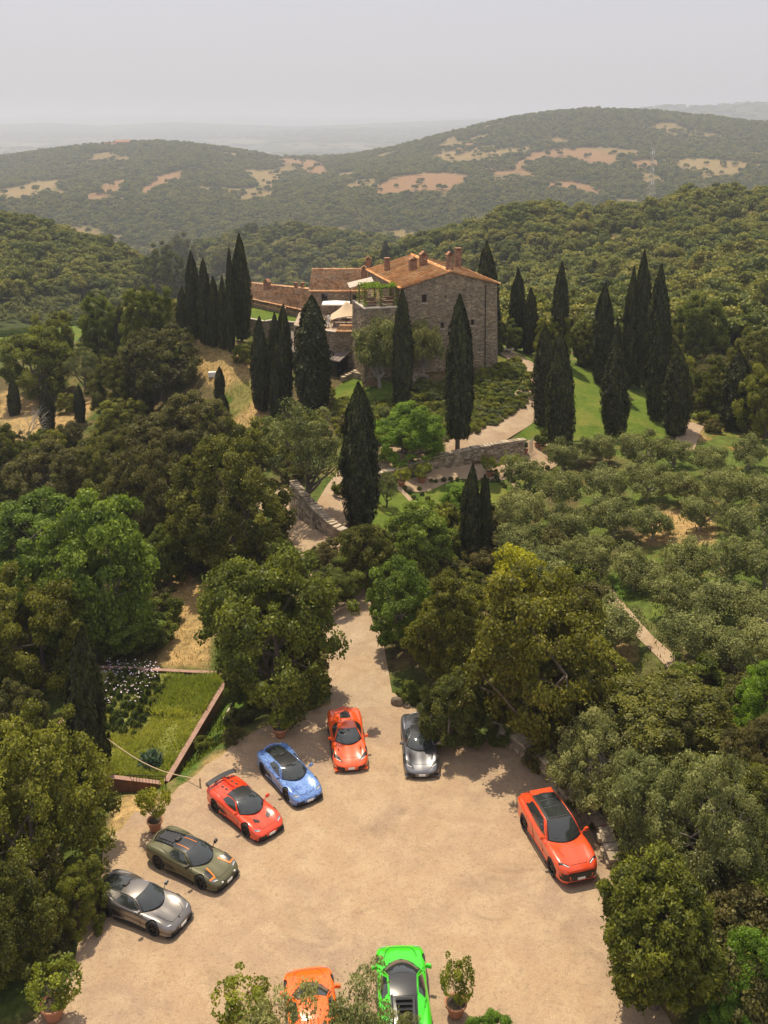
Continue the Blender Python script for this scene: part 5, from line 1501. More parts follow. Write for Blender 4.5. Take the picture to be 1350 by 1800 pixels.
def chair(loc, rz, label, mat=M_WHITE):
    c = empty('armchair', loc, rz, label, 'chair', 'pale armchairs in the courtyard')
    mb = MB(); mb.box((0, 0, .38), (.6, .6, .14)); mb.build('seat', mat, c)
    mb = MB(); mb.box((0, .3, .62), (.6, .1, .5)); mb.build('backrest', mat, c)
    for sx in (-1, 1):
        mb = MB(); mb.box((sx * .3, 0, .5), (.08, .6, .1)); mb.build('armrest', mat, c)
        for sy in (-1, 1): mb = MB(); mb.box((sx * .27, sy * .26, .16), (.05, .05, .32)); mb.build('leg', M_WOOD, c)
    return c
def table(loc, r, label):
    c = empty('table', loc, 0, label, 'table')
    mb = MB(); mb.lathe([(r, .7), (r, .74)], n=16); mb.build('tabletop', M_WOOD, c)
    mb = MB(); mb.lathe([(.25, 0), (.04, .05), (.04, .7)], n=8); mb.build('pedestal', M_IRON, c); return c
for k, (x_, y_, a_, lb) in enumerate([(-9.0, 107.2, .3, 'pale armchair by the house wall, furthest from the tent'), (-7.6, 105.3, 2.2, 'pale armchair in front of the white parasol'), (-8.6, 104.6, -1.2, 'pale armchair at the courtyard edge'), (-6.6, 104.2, 1.2, 'pale armchair between parasol and tent'), (-7.9, 103.0, -.6, 'pale armchair near the courtyard corner'), (-6.9, 101.6, 3.0, 'pale armchair beside the railing'), (-8.9, 102.2, 1.9, 'pale armchair at the outer courtyard wall'), (-5.0, 105.6, .2, 'pale armchair behind the tent')]):
    chair((*W(x_, y_, CZ), CZ + .03), a_, lb)
for x_, y_, r_, lb in [(-8.2, 106.2, .5, 'round table beside the house wall'), (-7.4, 103.9, .5, 'round table between the pale armchairs'), (-4.6, 102.6, .6, 'round table under the tan tent'), (-3.0, 103.2, .6, 'round table under the tent near the castle'), (-6.0, 102.3, .45, 'small round table near the ledge roof')]:
    table((*W(x_, y_, CZ), CZ + .03), r_, lb)
tx = cw(a0w + 2.4, 1.0, TZ + .12); table(tx, .55, 'white round table on the castle terrace')
for da_, lb in ((1.2, 'dark wicker sofa on the left of the castle terrace'), (3.4, 'dark wicker sofa on the right of the castle terrace')):
    q = cw(a0w + da_, 1.7, TZ + .12); c = empty('sofa', q, CROT, lb, 'sofa')
    mb = MB(); mb.box((0, 0, .25), (1.3, .7, .35)); mb.build('seat', M_WOOD, c); mb = MB(); mb.box((0, .35, .5), (1.3, .12, .6)); mb.build('backrest', M_WOOD, c)

# ------------------------------------------------------------------ garden walls
def free_wall(name, pts_px, heights, thick, label, sw=.38, sh=.2, mat=M_WALLST, depth=.07, below=.6):
    pts = [hit(a, b) for a, b in pts_px]; rg = np.random.default_rng(len(name) + len(pts)); root = empty(name, (0, 0, 0), 0, label, 'wall')
    core = MB(); st = MB(); cap = MB(); P_ = []
    for i, p in enumerate(pts):
        a = pts[max(i - 1, 0)]; b = pts[min(i + 1, len(pts) - 1)]; d = Vector((b[0] - a[0], b[1] - a[1])).normalized(); P_.append((Vector((p[0], p[1])), Vector((d.y, -d.x)), p[2]))
    for i in range(len(pts) - 1):
        (p, n1_, z1_), (q, n2_, z2_) = P_[i], P_[i + 1]; h1, h2 = heights[i], heights[i + 1]; t = thick / 2
        vs = []
        for (o_, n_, z_, hh) in ((p, n1_, z1_, h1), (q, n2_, z2_, h2)):
            for s in (-1, 1):
                vs.append((o_.x + n_.x * t * s, o_.y + n_.y * t * s, z_ - below)); vs.append((o_.x + n_.x * t * s, o_.y + n_.y * t * s, z_ + hh))
        core.add(vs, [(0, 1, 5, 4), (2, 6, 7, 3), (1, 3, 7, 5), (0, 2, 3, 1), (4, 5, 7, 6)])
        d = q - p; L_ = d.length; d.normalize()
        for s in (1, -1):
            nn = Vector((d.y, -d.x)) * s
            O = (p + nn * t) if s > 0 else (q + nn * t); dd = d if s > 0 else -d
            top = (lambda a, A=z1_ + h1, B=z2_ + h2, L=L_, s=s: (A + (B - A) * a / L if s > 0 else B + (A - B) * a / L) + .04)
            stones_on(st, (O.x, O.y), (dd.x, dd.y), L_, top, min(z1_, z2_) - .4, rg, sw, sh, depth, outn=(nn.x, nn.y))
        x = 0
        while x < L_:
            w = rg.uniform(.3, .6); f = (x + w / 2) / L_; c = p + d * (x + w / 2); zz = z1_ + h1 + (z2_ + h2 - z1_ - h1) * f
            cap.box((c.x, c.y, zz + .03 + rg.uniform(-.02, .03)), (w - .04, thick + .14 + rg.uniform(-.05, .05), .12), rz=math.atan2(d.y, d.x) + rg.normal() * .06, tint=rg.uniform(.3, 1)); x += w
    core.build('core', M_MORTAR, root)
    o = st.build('stones', mat, root); o['kind'] = 'stuff'
    o = cap.build('cap_stones', mat, root); o['kind'] = 'stuff'
    return root
free_wall('stone_wall', [(650,846),(700,838),(760,822),(830,812),(880,806),(919,801)], [.6, .8, 1.1, 1.4, 1.6, 1.65], .55, 'long dry stone wall between the drive and the garden court')
free_wall('stone_wall', [(516,892),(535,912),(556,926),(580,942),(604,950)], [2.4, 2.1, 1.6, 1.2, .8], .6, 'sunlit stone wall beside the bend of the drive', sw=.45, sh=.26)
free_wall('retaining_wall', [(862,1290),(905,1314),(950,1350),(992,1394),(1030,1436),(1062,1478),(1082,1530)], [.5, .7, .8, .8, .7, .6, .5], .5, 'rough low retaining wall at the edge of the lot under the olives', sw=.55, sh=.3, depth=.12)
free_wall('stone_wall', [(1172,1600),(1210,1640),(1250,1700),(1290,1790)], [.5, .6, .6, .6], .45, 'low wall with pale steps beside the bright green tree', sw=.5, sh=.26)
free_wall('stone_wall', [(752,672),(735,668),(718,674)], [.7, .8, .7], .5, 'short curved stone wall under the castle')
free_wall('stone_wall', [(600,672),(622,662),(645,668)], [.5, .6, .5], .5, 'low stone border in front of the pavilion')
# ------------------------------------------------------------------ cars
def paint(name, col, metal=0.0, rough=.28, flake=0.0, coat=1.0, mottled=None):
    m, nt, out = new_mat(name)
    p = nt.nodes.new('ShaderNodeBsdfPrincipled'); p.inputs['Roughness'].default_value = rough; p.inputs['Metallic'].default_value = metal
    p.inputs['Coat Weight'].default_value = coat; p.inputs['Coat Roughness'].default_value = .05
    if mottled:
        f = noise_tex(nt, 3.2, 5, .75, 'obj', dist=1.5)
        c = ramp(nt, f, [(.42, col), (.5, mottled), (.58, tuple(.6 * a + .4 * b for a, b in zip(col, mottled)))]); nt.links.new(c, p.inputs['Base Color'])
    else: p.inputs['Base Color'].default_value = (*col, 1)
    nt.links.new(p.outputs[0], out.inputs[0]); return m
M_GLASS = simple('car_glass', (.030, .036, .036), .05, coat=.6, spec=.9)
M_TYRE = simple('tyre_rubber', (.018, .018, .018), .85)
M_RIMB = simple('dark_rim', (.03, .03, .032), .35, metal=.7)
M_BLACK = simple('satin_black', (.014, .014, .015), .45)
M_CARB = simple('carbon_fibre', (.028, .028, .030), .3, coat=.6)
M_PLATE = simple('plate_white', (.75, .75, .75), .5)
M_LAMP = simple('lamp_glass', (.25, .26, .28), .12, metal=.3, coat=.5)
M_LAMPW = simple('lamp_white', (.8, .8, .8), .3)
M_ORSTR = simple('orange_stripe', (.85, .23, .02), .4)
M_CABIN = simple('cabin_grey', (.10, .10, .10), .7)
M_REDL = simple('tail_red', (.35, .01, .01), .25)

def pch(xs, ys, q):
    xs = np.array(xs, float); ys = np.array(ys, float); o = np.argsort(xs); xs, ys = xs[o], ys[o]
    d = np.diff(ys) / np.diff(xs); m = np.zeros(len(xs)); m[0], m[-1] = d[0], d[-1]
    for i in range(1, len(xs) - 1): m[i] = 0 if d[i-1] * d[i] <= 0 else 2 * d[i-1] * d[i] / (d[i-1] + d[i])
    k = np.clip(np.searchsorted(xs, q, side='right') - 1, 0, len(xs) - 2); L = xs[k+1] - xs[k]; s = (q - xs[k]) / L
    return (2*s**3-3*s**2+1)*ys[k] + (s**3-2*s**2+s)*L*m[k] + (-2*s**3+3*s**2)*ys[k+1] + (s**3-s**2)*L*m[k+1]

# stations: x, half width, centre height, shoulder height, edge height, bottom
SPORT = dict(L=2.26, st=[(2.28,.50,.34,.34,.30,.17),(2.24,.66,.40,.40,.34,.15),(2.12,.82,.47,.49,.40,.13),(1.9,.905,.55,.61,.48,.12),(1.6,.945,.63,.71,.56,.12),(1.3,.958,.69,.755,.60,.12),
     (1.0,.95,.75,.765,.63,.12),(.6,.93,.79,.775,.66,.12),(.1,.915,.81,.80,.69,.12),(-.4,.93,.83,.85,.72,.12),(-.9,.962,.87,.93,.76,.12),(-1.35,.972,.90,.965,.78,.13),(-1.75,.955,.90,.95,.78,.16),(-2.05,.91,.89,.91,.76,.24),(-2.2,.84,.86,.86,.72,.30),(-2.26,.74,.80,.80,.68,.34)],
     ws_b=(1.12,.50,.76,.80,.06), ws_t=(.14,.10,.545,1.135,.03), roof_r=(-.78,.50,1.085), deck_r=(-1.98,.46,.93), belt=[(.64,.805,.80),(.0,.83,.83),(-.6,.845,.885),(-1.1,.82,.93),(-1.98,.70,.93)], glass_end=.52,
     axf=1.30, axr=-1.32, track=.82, wr=.345, tw=.27)
HYPER = dict(L=2.47, st=[(2.49,.42,.36,.35,.30,.16),(2.44,.62,.40,.40,.34,.14),(2.30,.84,.47,.48,.39,.12),(2.05,.95,.56,.61,.46,.12),(1.7,1.0,.64,.74,.55,.12),(1.4,1.01,.69,.79,.58,.12),
     (1.0,.98,.75,.78,.62,.12),(.6,.95,.79,.78,.65,.12),(.1,.93,.81,.80,.68,.12),(-.4,.95,.83,.86,.72,.12),(-.9,.995,.88,.95,.76,.12),(-1.4,1.015,.92,1.0,.80,.13),(-1.85,1.0,.92,.98,.80,.16),(-2.2,.95,.90,.93,.76,.26),(-2.38,.86,.86,.86,.70,.34),(-2.45,.74,.80,.80,.66,.38)],
     ws_b=(1.10,.45,.77,.80,.05), ws_t=(.12,.08,.52,1.14,.03), roof_r=(-.86,.46,1.09), deck_r=(-2.05,.40,.96), belt=[(.66,.815,.80),(.0,.84,.83),(-.6,.86,.89),(-1.1,.80,.95),(-2.05,.62,.96)], glass_end=.42,
     axf=1.42, axr=-1.36, track=.84, wr=.36, tw=.29)
SUV = dict(L=2.55, st=[(2.56,.55,.62,.60,.50,.30),(2.50,.72,.78,.76,.60,.24),(2.35,.86,.88,.90,.72,.22),(2.1,.95,.96,1.0,.84,.22),(1.7,.99,1.02,1.06,.92,.22),(1.3,1.0,1.07,1.09,.95,.22),
     (.9,.99,1.10,1.09,.96,.22),(.3,.98,1.10,1.10,.98,.22),(-.4,.98,1.12,1.13,1.0,.22),(-1.1,1.0,1.15,1.18,1.02,.22),(-1.6,1.005,1.17,1.20,1.02,.22),(-2.0,.99,1.18,1.19,1.02,.26),(-2.3,.93,1.16,1.15,1.0,.34),(-2.48,.84,1.05,1.04,.92,.42),(-2.54,.74,.92,.90,.84,.46)],
     ws_b=(1.16,.36,.82,1.12,.02), ws_t=(.30,.06,.64,1.66,.04), roof_r=(-1.50,.58,1.64), deck_r=(-2.30,.64,1.26), belt=[(.80,.88,1.13),(.2,.90,1.15),(-.6,.90,1.18),(-1.5,.88,1.24),(-2.30,.78,1.24)], glass_end=.66,
     axf=1.56, axr=-1.44, track=.85, wr=.385, tw=.30)
BODY = {}
def body_mesh(key, S):
    if key in BODY: return BODY[key]
    st = np.array(S['st']); xs = np.linspace(st[:, 0].min(), st[:, 0].max(), 84)
    xs = np.unique(np.concatenate([xs, st[:4, 0], st[-3:, 0]]))
    c = [pch(st[:, 0], st[:, k], xs) for k in range(1, 6)]
    w, zc, zs, ze, zb = c; rings = []
    for i in range(len(xs)):
        W = w[i]
        py = [0, .25, .50, .70, .82, .93, 1.0, 1.0, .965, .985, .97, .9, 0]
        pz = [zc[i] + .015, zc[i] + .01, .65 * zc[i] + .35 * zs[i], zs[i] * .98 + zc[i] * .02, zs[i], .5 * zs[i] + .5 * ze[i] + .03, ze[i], ze[i] - (ze[i] - zb[i]) * .25, zb[i] + (ze[i] - zb[i]) * .42, zb[i] + (ze[i] - zb[i]) * .2, zb[i] + .03, zb[i], zb[i]]
        t = np.arange(len(py)); q = np.linspace(0, len(py) - 1, 37)
        yy = pch(t, py, q) * W; zz = pch(t, pz, q)
        ring = [(xs[i], a, b) for a, b in zip(yy, zz)]; ring += [(xs[i], -a, b) for a, b in zip(yy[-2:0:-1], zz[-2:0:-1])]
        rings.append(ring)
    n = len(rings[0]); V = [v for r in rings for v in r]; F = []
    for i in range(len(rings) - 1):
        for k in range(n): F.append((i * n + k, (i + 1) * n + k, (i + 1) * n + (k + 1) % n, i * n + (k + 1) % n))
    F.append(tuple(range(n))); F.append(tuple(range((len(rings) - 1) * n, len(rings) * n))[::-1])
    me = bpy.data.meshes.new('body'); me.from_pydata(V, [], F); me.update()
    bm = bmesh.new(); bm.from_mesh(me); bmesh.ops.recalc_face_normals(bm, faces=bm.faces); bm.to_mesh(me); bm.free()
    o = bpy.data.objects.new('tmp_body', me); COL.objects.link(o)
    cut = MB(); R = S['wr'] + .045
    for ax in (S['axf'], S['axr']):
        for s in (-1, 1):
            pts = [(ax, s * .60, S['wr'] + .01), (ax, s * 1.25, S['wr'] + .01)]; cut.tube(pts, R, 28)
    cm = cut.mesh('cut'); bm = bmesh.new(); bm.from_mesh(cm); bmesh.ops.recalc_face_normals(bm, faces=bm.faces); bm.to_mesh(cm); bm.free()
    boolean(o, cm)
    me = o.data; bpy.data.objects.remove(o)
    me.polygons.foreach_set('use_smooth', [True] * len(me.polygons))
    me.set_sharp_from_angle(angle=math.radians(38))
    BODY[key] = me; return me

def grid_patch(f, nu, nv, flip=False, th=0.0):
    us, vs = np.linspace(0, 1, nu), np.linspace(0, 1, nv)
    V = np.array([f(a, b) for b in vs for a in us]); ii = np.arange(nv - 1)[:, None] * nu + np.arange(nu - 1)[None]
    F = np.stack([ii, ii + 1, ii + nu + 1, ii + nu], -1).reshape(-1, 4)
    if flip: F = F[:, ::-1]
    return V, F

def car(loc, heading, S, key, label, pm, cat='sports car', roof=None, deck='glass', pillar=None, wing=False, vents=False, stripes=False, plate=True, rim=None, snorkel=False,
        hood_panel=None, lamps='slim', diamond=False, lower=M_BLACK, noseblack=True, group=None, cs=None):
    cs = cs or CAR_S
    root = empty('parked_car', loc, heading, label, cat, group); root.scale = (cs,) * 3
    def part(name, V, F, mat, par=root, smooth=True, inset=0):
        return link(name, np_mesh(name, V, F), mat, par, smooth)
    link('body', body_mesh(key, S).copy(), pm, root)
    xb, cb, yb, zb, bz = S['ws_b']; xt, ct, yt, zt, bt = S['ws_t']; xr, yr, zr = S['roof_r']; xd, yd, zd = S['deck_r']
    belt = np.array(S['belt'])
    B = lambda u: np.array([xb - cb * (2 * u - 1) ** 2, yb * (1 - 2 * u), zb - .0 + bz * (1 - (2 * u - 1) ** 2) * .3])
    T = lambda u: np.array([xt - ct * (2 * u - 1) ** 2, yt * (1 - 2 * u), zt + .03 * (1 - (2 * u - 1) ** 2)])
    Rr = lambda u: np.array([xr - .05 * (1 - (2 * u - 1) ** 2), yr * (1 - 2 * u), zr + .035 * (1 - (2 * u - 1) ** 2)])
    Dr = lambda u: np.array([xd - .06 * (1 - (2 * u - 1) ** 2), yd * (1 - 2 * u), zd + .02 * (1 - (2 * u - 1) ** 2)])
    def ws(u, v, k=0.0):
        p = B(u) * (1 - v) + T(u) * v; p[2] += .07 * 4 * v * (1 - v) * (1 - .3 * (2 * u - 1) ** 2) + k; return p
    def rf(u, v, k=0.0):
        p = T(u) * (1 - v) + Rr(u) * v; p[2] += .035 * 4 * v * (1 - v) + k; return p
    def dk(u, v, k=0.0):
        p = Rr(u) * (1 - v) + Dr(u) * v; p[2] += .03 * 4 * v * (1 - v) + k; return p
    part('windshield', *grid_patch(lambda a, b: ws(a * .92 + .04, b * .97 + .02, .004), 15, 9), M_GLASS)
    part('windshield_frame', *grid_patch(lambda a, b: ws(a, b, -.012), 15, 9), pillar or M_BLACK)
    # interior hint and wiper
    mbw = MB(); a0, a1, a2 = ws(.18, .02, .02), ws(.5, .06, .02), ws(.82, .12, .02); mbw.tube([a0, a1, a2], .009, 4); mbw.build('wiper', M_BLACK, root)
    rm = roof or pm
    part('roof', *grid_patch(rf, 15, 9), rm)
    # side of the glasshouse
    top = np.array([T(0), rf(0, .5), Rr(0), dk(0, .5), Dr(0)]); tx = np.array([0, .22, .45, .72, 1.0])
    bl = np.concatenate([[B(0)[None][0]], belt[1:]]) if False else belt
    bl = belt.copy(); bl[0] = (xb - cb, yb, zb)
    bx = np.array([0, .25, .48, .70, 1.0])
    def side(s, u, v, k=0.0):
        p = np.array([np.interp(u, tx, top[:, i]) for i in range(3)]); q = np.array([pch(bx, bl[:, i], np.array([u]))[0] for i in range(3)])
        r = q * (1 - v) + p * v; r[1] += (.05 * 4 * v * (1 - v) + k); r[1] *= s; return r
    ge = S['glass_end']
    for s in (1, -1):
        fl = s > 0
        part('quarter_panel', *grid_patch(lambda a, b: side(s, a, b * 1.0 - .12 * (1 - b)), 40, 9, fl), pm)
        def sg(a, b, s=s):
            u = .055 + a * (ge - .055); lim = min(1.0, 1.0 if u < .40 else 1 - (u - .40) / max(ge - .40, .01) * .55) * .90; lo = .10 + (.22 * ((u - .3) / (ge - .3)) ** 2 if u > .3 else 0)
            return side(s, u, lo + b * (max(lim, lo + .02) - lo), .007)
        part('side_window', *grid_patch(sg, 26, 7, fl), M_GLASS)
        mb = MB(); mb.tube([np.array([1, s, 1]) * (B(0) + [0, 0, 0]), np.array([1, s, 1]) * (ws(0, .5) + [0, .004, .0]), np.array([1, s, 1]) * T(0), np.array([1, s, 1]) * rf(0, .5), np.array([1, s, 1]) * Rr(0)], [.028, .026, .024, .022, .02], 6)
        mb.build('pillar', pillar or pm, root, True)
        # mirror
        mb = MB(); my = S['belt'][0][1]; mx, mz = xb - cb + .02, zb + .17
        mb.tube([(mx, s * (my - .02), mz - .13), (mx - .02, s * (my + .12), mz - .02)], .022, 5)
        M = Matrix.Rotation(s * .25, 3, 'Z'); mb.box((mx - .03, s * (my + .22), mz), (.13, .24, .12), M=M, taper=.75)
        mb.build('mirror', pm if not stripes else M_BLACK, root)
        # wheels
        for ax in (S['axf'], S['axr']):
            wy = S['track'] + (.02 if ax < 0 else 0); r = S['wr']; tw = S['tw']
            wmb = MB(); wmb.V = []; y0 = wy - tw / 2; y1 = wy + tw / 2
            prof = [(r * .70, y0), (r * .97, y0 + .01), (r, y0 + .05), (r, y1 - .05), (r * .97, y1 - .01), (r * .74, y1), (r * .70, y1 - .03)]
            m_ = MB(); m_.lathe(prof, n=24, cap=False); V = np.array([(v[0] + ax, s * v[2], v[1] + r) for v in m_.V])
            wh = part('wheel', V, np.array(m_.F), M_TYRE)
            m2 = MB(); yf = wy + tw / 2 - .035
            def ring(ra, rb, n=24):
                vs = [(math.cos(2*math.pi*k/n) * q, math.sin(2*math.pi*k/n) * q) for q in (ra, rb) for k in range(n)]
                m2.add([(a + ax, s * yf, b + r) for a, b in vs], [(k, (k+1) % n, n + (k+1) % n, n + k) for k in range(n)])
            ring(r * .74, r * .64)
            for k in range(10):
                a = 2 * math.pi * k / 10 + (.12 if k % 2 else -.12)
                ca, sa = math.cos(a), math.sin(a); w_ = .018
                P_ = [(ca * .05 - sa * w_, sa * .05 + ca * w_), (ca * .05 + sa * w_, sa * .05 - ca * w_), (ca * r * .68 + sa * w_, sa * r * .68 - ca * w_), (ca * r * .68 - sa * w_, sa * r * .68 + ca * w_)]
                m2.add([(q[0] + ax, s * (yf - .01), q[1] + r) for q in P_] + [(q[0] + ax, s * (yf - .05), q[1] + r) for q in P_], [(0, 1, 2, 3), (0, 4, 5, 1), (1, 5, 6, 2), (2, 6, 7, 3), (3, 7, 4, 0)])
            m2.add([(ax + math.cos(k) * .06, s * (yf), r + math.sin(k) * .06) for k in np.linspace(0, 5.5, 8)], [tuple(range(8))])
            m2.build('rim', rim or M_RIMB, wh)
            m3 = MB(); vs = [(ax + math.cos(2*math.pi*k/20) * r * .69, s * (wy - tw * .2), r + math.sin(2*math.pi*k/20) * r * .69) for k in range(20)]; m3.add(vs, [tuple(range(20))]); m3.build('brake_disc', M_BLACK, wh)
            m4 = MB(); vs = [(ax + math.cos(2*math.pi*k/20) * (r + .05), s * .64, r + .01 + math.sin(2*math.pi*k/20) * (r + .05)) for k in range(20)]; m4.add(vs, [tuple(range(20))]); m4.build('wheel_well', M_BLACK, root)
        # sills and intakes
        L_ = S['L']; sill = MB(); sill.box((.0, s * (S['belt'][1][1] + .105), S['st'][8][5] + .03), (S['axf'] - S['axr'] - .9, .06, .10)); sill.build('sill', lower, root)
        if key != 'suv':
            it = MB(); yy_ = .935 if key == 'sport' else .955
            it.add([(-.42, s * (yy_ - .005), .30), (-.86, s * (yy_ + .028), .32), (-.92, s * (yy_ + .03), .62), (-.62, s * (yy_ + .0), .58), (-.42, s * yy_, .30), (-.6, s * (yy_ - .1), .3)], [(0, 1, 2, 3)]); it.build('side_intake', M_BLACK, root)
            it = MB(); q0, q1, q2, q3 = side(s, .56, .10, .012), side(s, .70, .16, .012), side(s, .72, .44, .012), side(s, .60, .40, .012); it.add([q0, q1, q2, q3], [(0, 1, 2, 3)]); it.build('shoulder_intake', M_BLACK, root)
    # projecting helper: put small outlines on the lofted skin
    dg_me = BODY[key]; from mathutils.bvhtree import BVHTree
    if key + '_t' not in BODY:
        bm = bmesh.new(); bm.from_mesh(dg_me); BODY[key + '_t'] = BVHTree.FromBMesh(bm); bm.free()
    bvh = BODY[key + '_t']
    def on_top(x, y, off=.006):
        hit_, nrm, *_ = bvh.ray_cast(Vector((x, y, 3)), Vector((0, 0, -1)))
        return (x, y, hit_.z + off) if hit_ else (x, y, .5)
    def on_front(y, z, off=.008, x0=4):
        hit_, nrm, *_ = bvh.ray_cast(Vector((x0, y, z)), Vector((-1 if x0 > 0 else 1, 0, 0)))
        return (hit_.x + (off if x0 > 0 else -off), y, z) if hit_ else (2, y, z)
    def decal(name, poly, mat, how='top', par=root, n=5, off=.006):
        """fills a four cornered outline (given in plan or front view) with a patch lying on the skin"""
        P0, P1, P2, P3 = [np.array(p, float) for p in poly]
        def f(a, b):
            q = (P0 * (1 - a) + P1 * a) * (1 - b) + (P3 * (1 - a) + P2 * a) * b
            return on_top(q[0], q[1], off) if how == 'top' else (on_front(q[0], q[1], off) if how == 'front' else on_front(q[0], q[1], off, -4))
        V, F = grid_patch(lambda a, b: np.array(f(a, b)), n, n); 
        return part(name, V, F, mat, par)
    L_ = S['L']
    if key == 'sport':
        for s in (1, -1):
            decal('headlight', [(2.08, s * .50), (1.98, s * .86), (1.80, s * .90), (1.98, s * .56)], M_LAMP)
            decal('lamp_light', [(2.06, s * .56), (2.0, s * .74), (1.97, s * .74), (2.03, s * .56)], M_LAMPW, off=.012, n=3)
            decal('front_intake', [(s * .34, .36), (s * .80, .34), (s * .84, .17), (s * .30, .17)], M_BLACK, 'front', n=7)
        decal('front_grille', [(-.30, .22), (.30, .22), (.30, .155), (-.30, .155)], M_BLACK, 'front')
        for s in (1, -1): decal('tail_light', [(s * .40, .72), (s * .74, .70), (s * .72, .64), (s * .40, .66)], M_REDL, 'back')
        decal('rear_grille', [(-.66, .58), (.66, .58), (.60, .36), (-.60, .36)], M_BLACK, 'back', n=7)
        mb = MB(); mb.box((2.235, 0, .14), (.22, 1.35, .03)); mb.box((2.10, .74, .14), (.34, .24, .03), rz=-.5); mb.box((2.10, -.74, .14), (.34, .24, .03), rz=.5); mb.build('splitter', M_BLACK, root)
    elif key == 'hyper':
        for s in (1, -1):
            decal('headlight', [(2.32, s * .40), (1.90, s * .93), (1.62, s * .95), (1.95, s * .62)], M_BLACK, n=8)
            decal('lamp_light', [(2.20, s * .56), (2.08, s * .80), (2.05, s * .80), (2.17, s * .54)], M_LAMPW, off=.014, n=3)
            decal('front_intake', [(s * .38, .36), (s * .84, .36), (s * .88, .16), (s * .34, .17)], M_BLACK, 'front', n=7)
            mb = MB(); mb.box((2.27, s * .66, .15), (.22, .55, .05), rz=-s * .35); mb.build('lip', pm, root)
            decal('tail_light', [(s * .38, .70), (s * .74, .68), (s * .72, .60), (s * .40, .64)], M_REDL, 'back')
        mb = MB(); mb.box((2.42, 0, .13), (.2, 1.0, .03)); mb.build('splitter', M_BLACK, root)
        decal('rear_grille', [(-.66, .58), (.66, .58), (.60, .40), (-.60, .40)], M_BLACK, 'back', n=7)
    else:
        for s in (1, -1):
            decal('headlight', [(2.40, s * .50), (2.16, s * .90), (2.06, s * .90), (2.30, s * .48)], M_BLACK, n=8)
            decal('lamp_light', [(2.38, s * .52), (2.24, s * .74), (2.21, s * .72), (2.35, s * .5)], M_LAMPW, off=.012, n=4)
            decal('front_intake', [(s * .60, .66), (s * .92, .68), (s * .88, .34), (s * .50, .36)], M_BLACK, 'front', n=7)
            decal('tail_light', [(s * .35, .90), (s * .78, .90), (s * .78, .82), (s * .35, .84)], M_REDL, 'back')
        decal('front_grille', [(-.72, .70), (.72, .70), (.56, .34), (-.56, .34)], M_BLACK, 'front', n=9)
        mb = MB(); mb.box((2.50, 0, .26), (.2, 1.2, .06)); mb.build('splitter', M_BLACK, root)
    if plate:
        pz = .27 if key != 'suv' else .44; p0 = on_front(0, pz + .04)
        mb = MB(); mb.box((p0[0] + .02, 0, pz), (.02, .36, .11)); pl = mb.build('number_plate', M_PLATE, root)
    # shut lines: bonnet and doors
    def on_side(x, z, s, off=.006):
        hit_, nrm, *_ = bvh.ray_cast(Vector((x, s * 3, z)), Vector((0, -s, 0)))
        return Vector((x, hit_.y + s * off, z)) if hit_ else Vector((x, s * .9, z))
    def line(name, pts, w=.011, mat=M_BLACK):
        mb = MB(); mb.tube(pts, w, 4); mb.build(name, mat, root)
    xn = 2.0 if key != 'suv' else 2.3
    for s in (-1, 1):
        line('bonnet_gap', [on_top(x_, s * y_, .0) for x_, y_ in ((xb - cb * .55, yb * .93), (1.45, .60), (1.8, .50), (xn, .38))])
        line('bonnet_crease', [on_top(x_, s * y_, -.002) for x_, y_ in ((xb - .02, .30), (1.5, .22), (xn + .1, .10))], .007, pm)
        zt_ = .72 if key != 'suv' else 1.0
        line('door_gap', [on_side(.62, z_, s, .0) for z_ in np.linspace(.24, zt_, 5)] + [on_side(.5, zt_ + .03, s, .0)])
        line('door_gap', [on_side(x_, z_, s, .0) for x_, z_ in ((-.55, zt_ + .04), (-.50, zt_ - .15), (-.38, .40), (-.30, .24))])
        if key == 'suv': line('door_gap', [on_side(-1.15 + .3 * abs(z_ - .8), z_, s, .0) for z_ in np.linspace(.45, zt_ + .05, 5)])
    line('bonnet_gap', [on_top(xn, y_, .0) for y_ in np.linspace(-.38, .38, 5)])
    # engine deck
    if deck == 'glass':
        part('rear_deck', *grid_patch(lambda a, b: dk(a, b, -.004), 11, 9), pillar or M_CARB)
        part('engine_glass', *grid_patch(lambda a, b: dk(a * .8 + .1, b * .84 + .04, .012), 11, 9), M_GLASS)
    elif deck == 'louvre':
        part('rear_deck', *grid_patch(lambda a, b: dk(a, b, -.01), 11, 9), M_CARB)
        for k in range(5):
            v0 = .14 + k * .165; wd = .62 - .03 * k; M = Matrix.Rotation(.30, 3, 'Y'); q = dk(.5, v0, .035)
            mb = MB(); mb.box(tuple(q), (.15, wd, .025), M=M); mb.build('louvre', M_CARB, root)
        for s in (.06, .94):
            mb = MB(); mb.tube([dk(s, 0, .03), dk(s, .5, .03), dk(s, 1, .03)], .03, 5); mb.build('deck_rail', M_CARB, root)
    elif deck == 'open':
        part('rear_deck', *grid_patch(lambda a, b: dk(a, b, -.004), 11, 9), pm)
        hexp = [(.5, .04), (.86, .12), (.80, .62), (.5, .74), (.20, .62), (.14, .12)]
        V = np.array([dk(.5, .38, .006)] + [dk(a, b, .01) for a, b in hexp]); V[:, 2] += .004
        link('engine_opening', (lambda m: m)(_poly_mesh(V)), M_BLACK, root)
        for k in range(3):
            q = dk(.5, .18 + k * .16, .03); mb = MB(); mb.box(tuple(q), (.05, .40 - .05 * k, .03)); mb.build('engine_strut', M_CARB, root)
    elif deck == 'plain':
        part('rear_deck', *grid_patch(lambda a, b: dk(a, b, -.004), 11, 9), pm)
    elif deck == 'body':
        part('rear_deck', *grid_patch(lambda a, b: dk(a, b, -.002), 11, 9), pm)
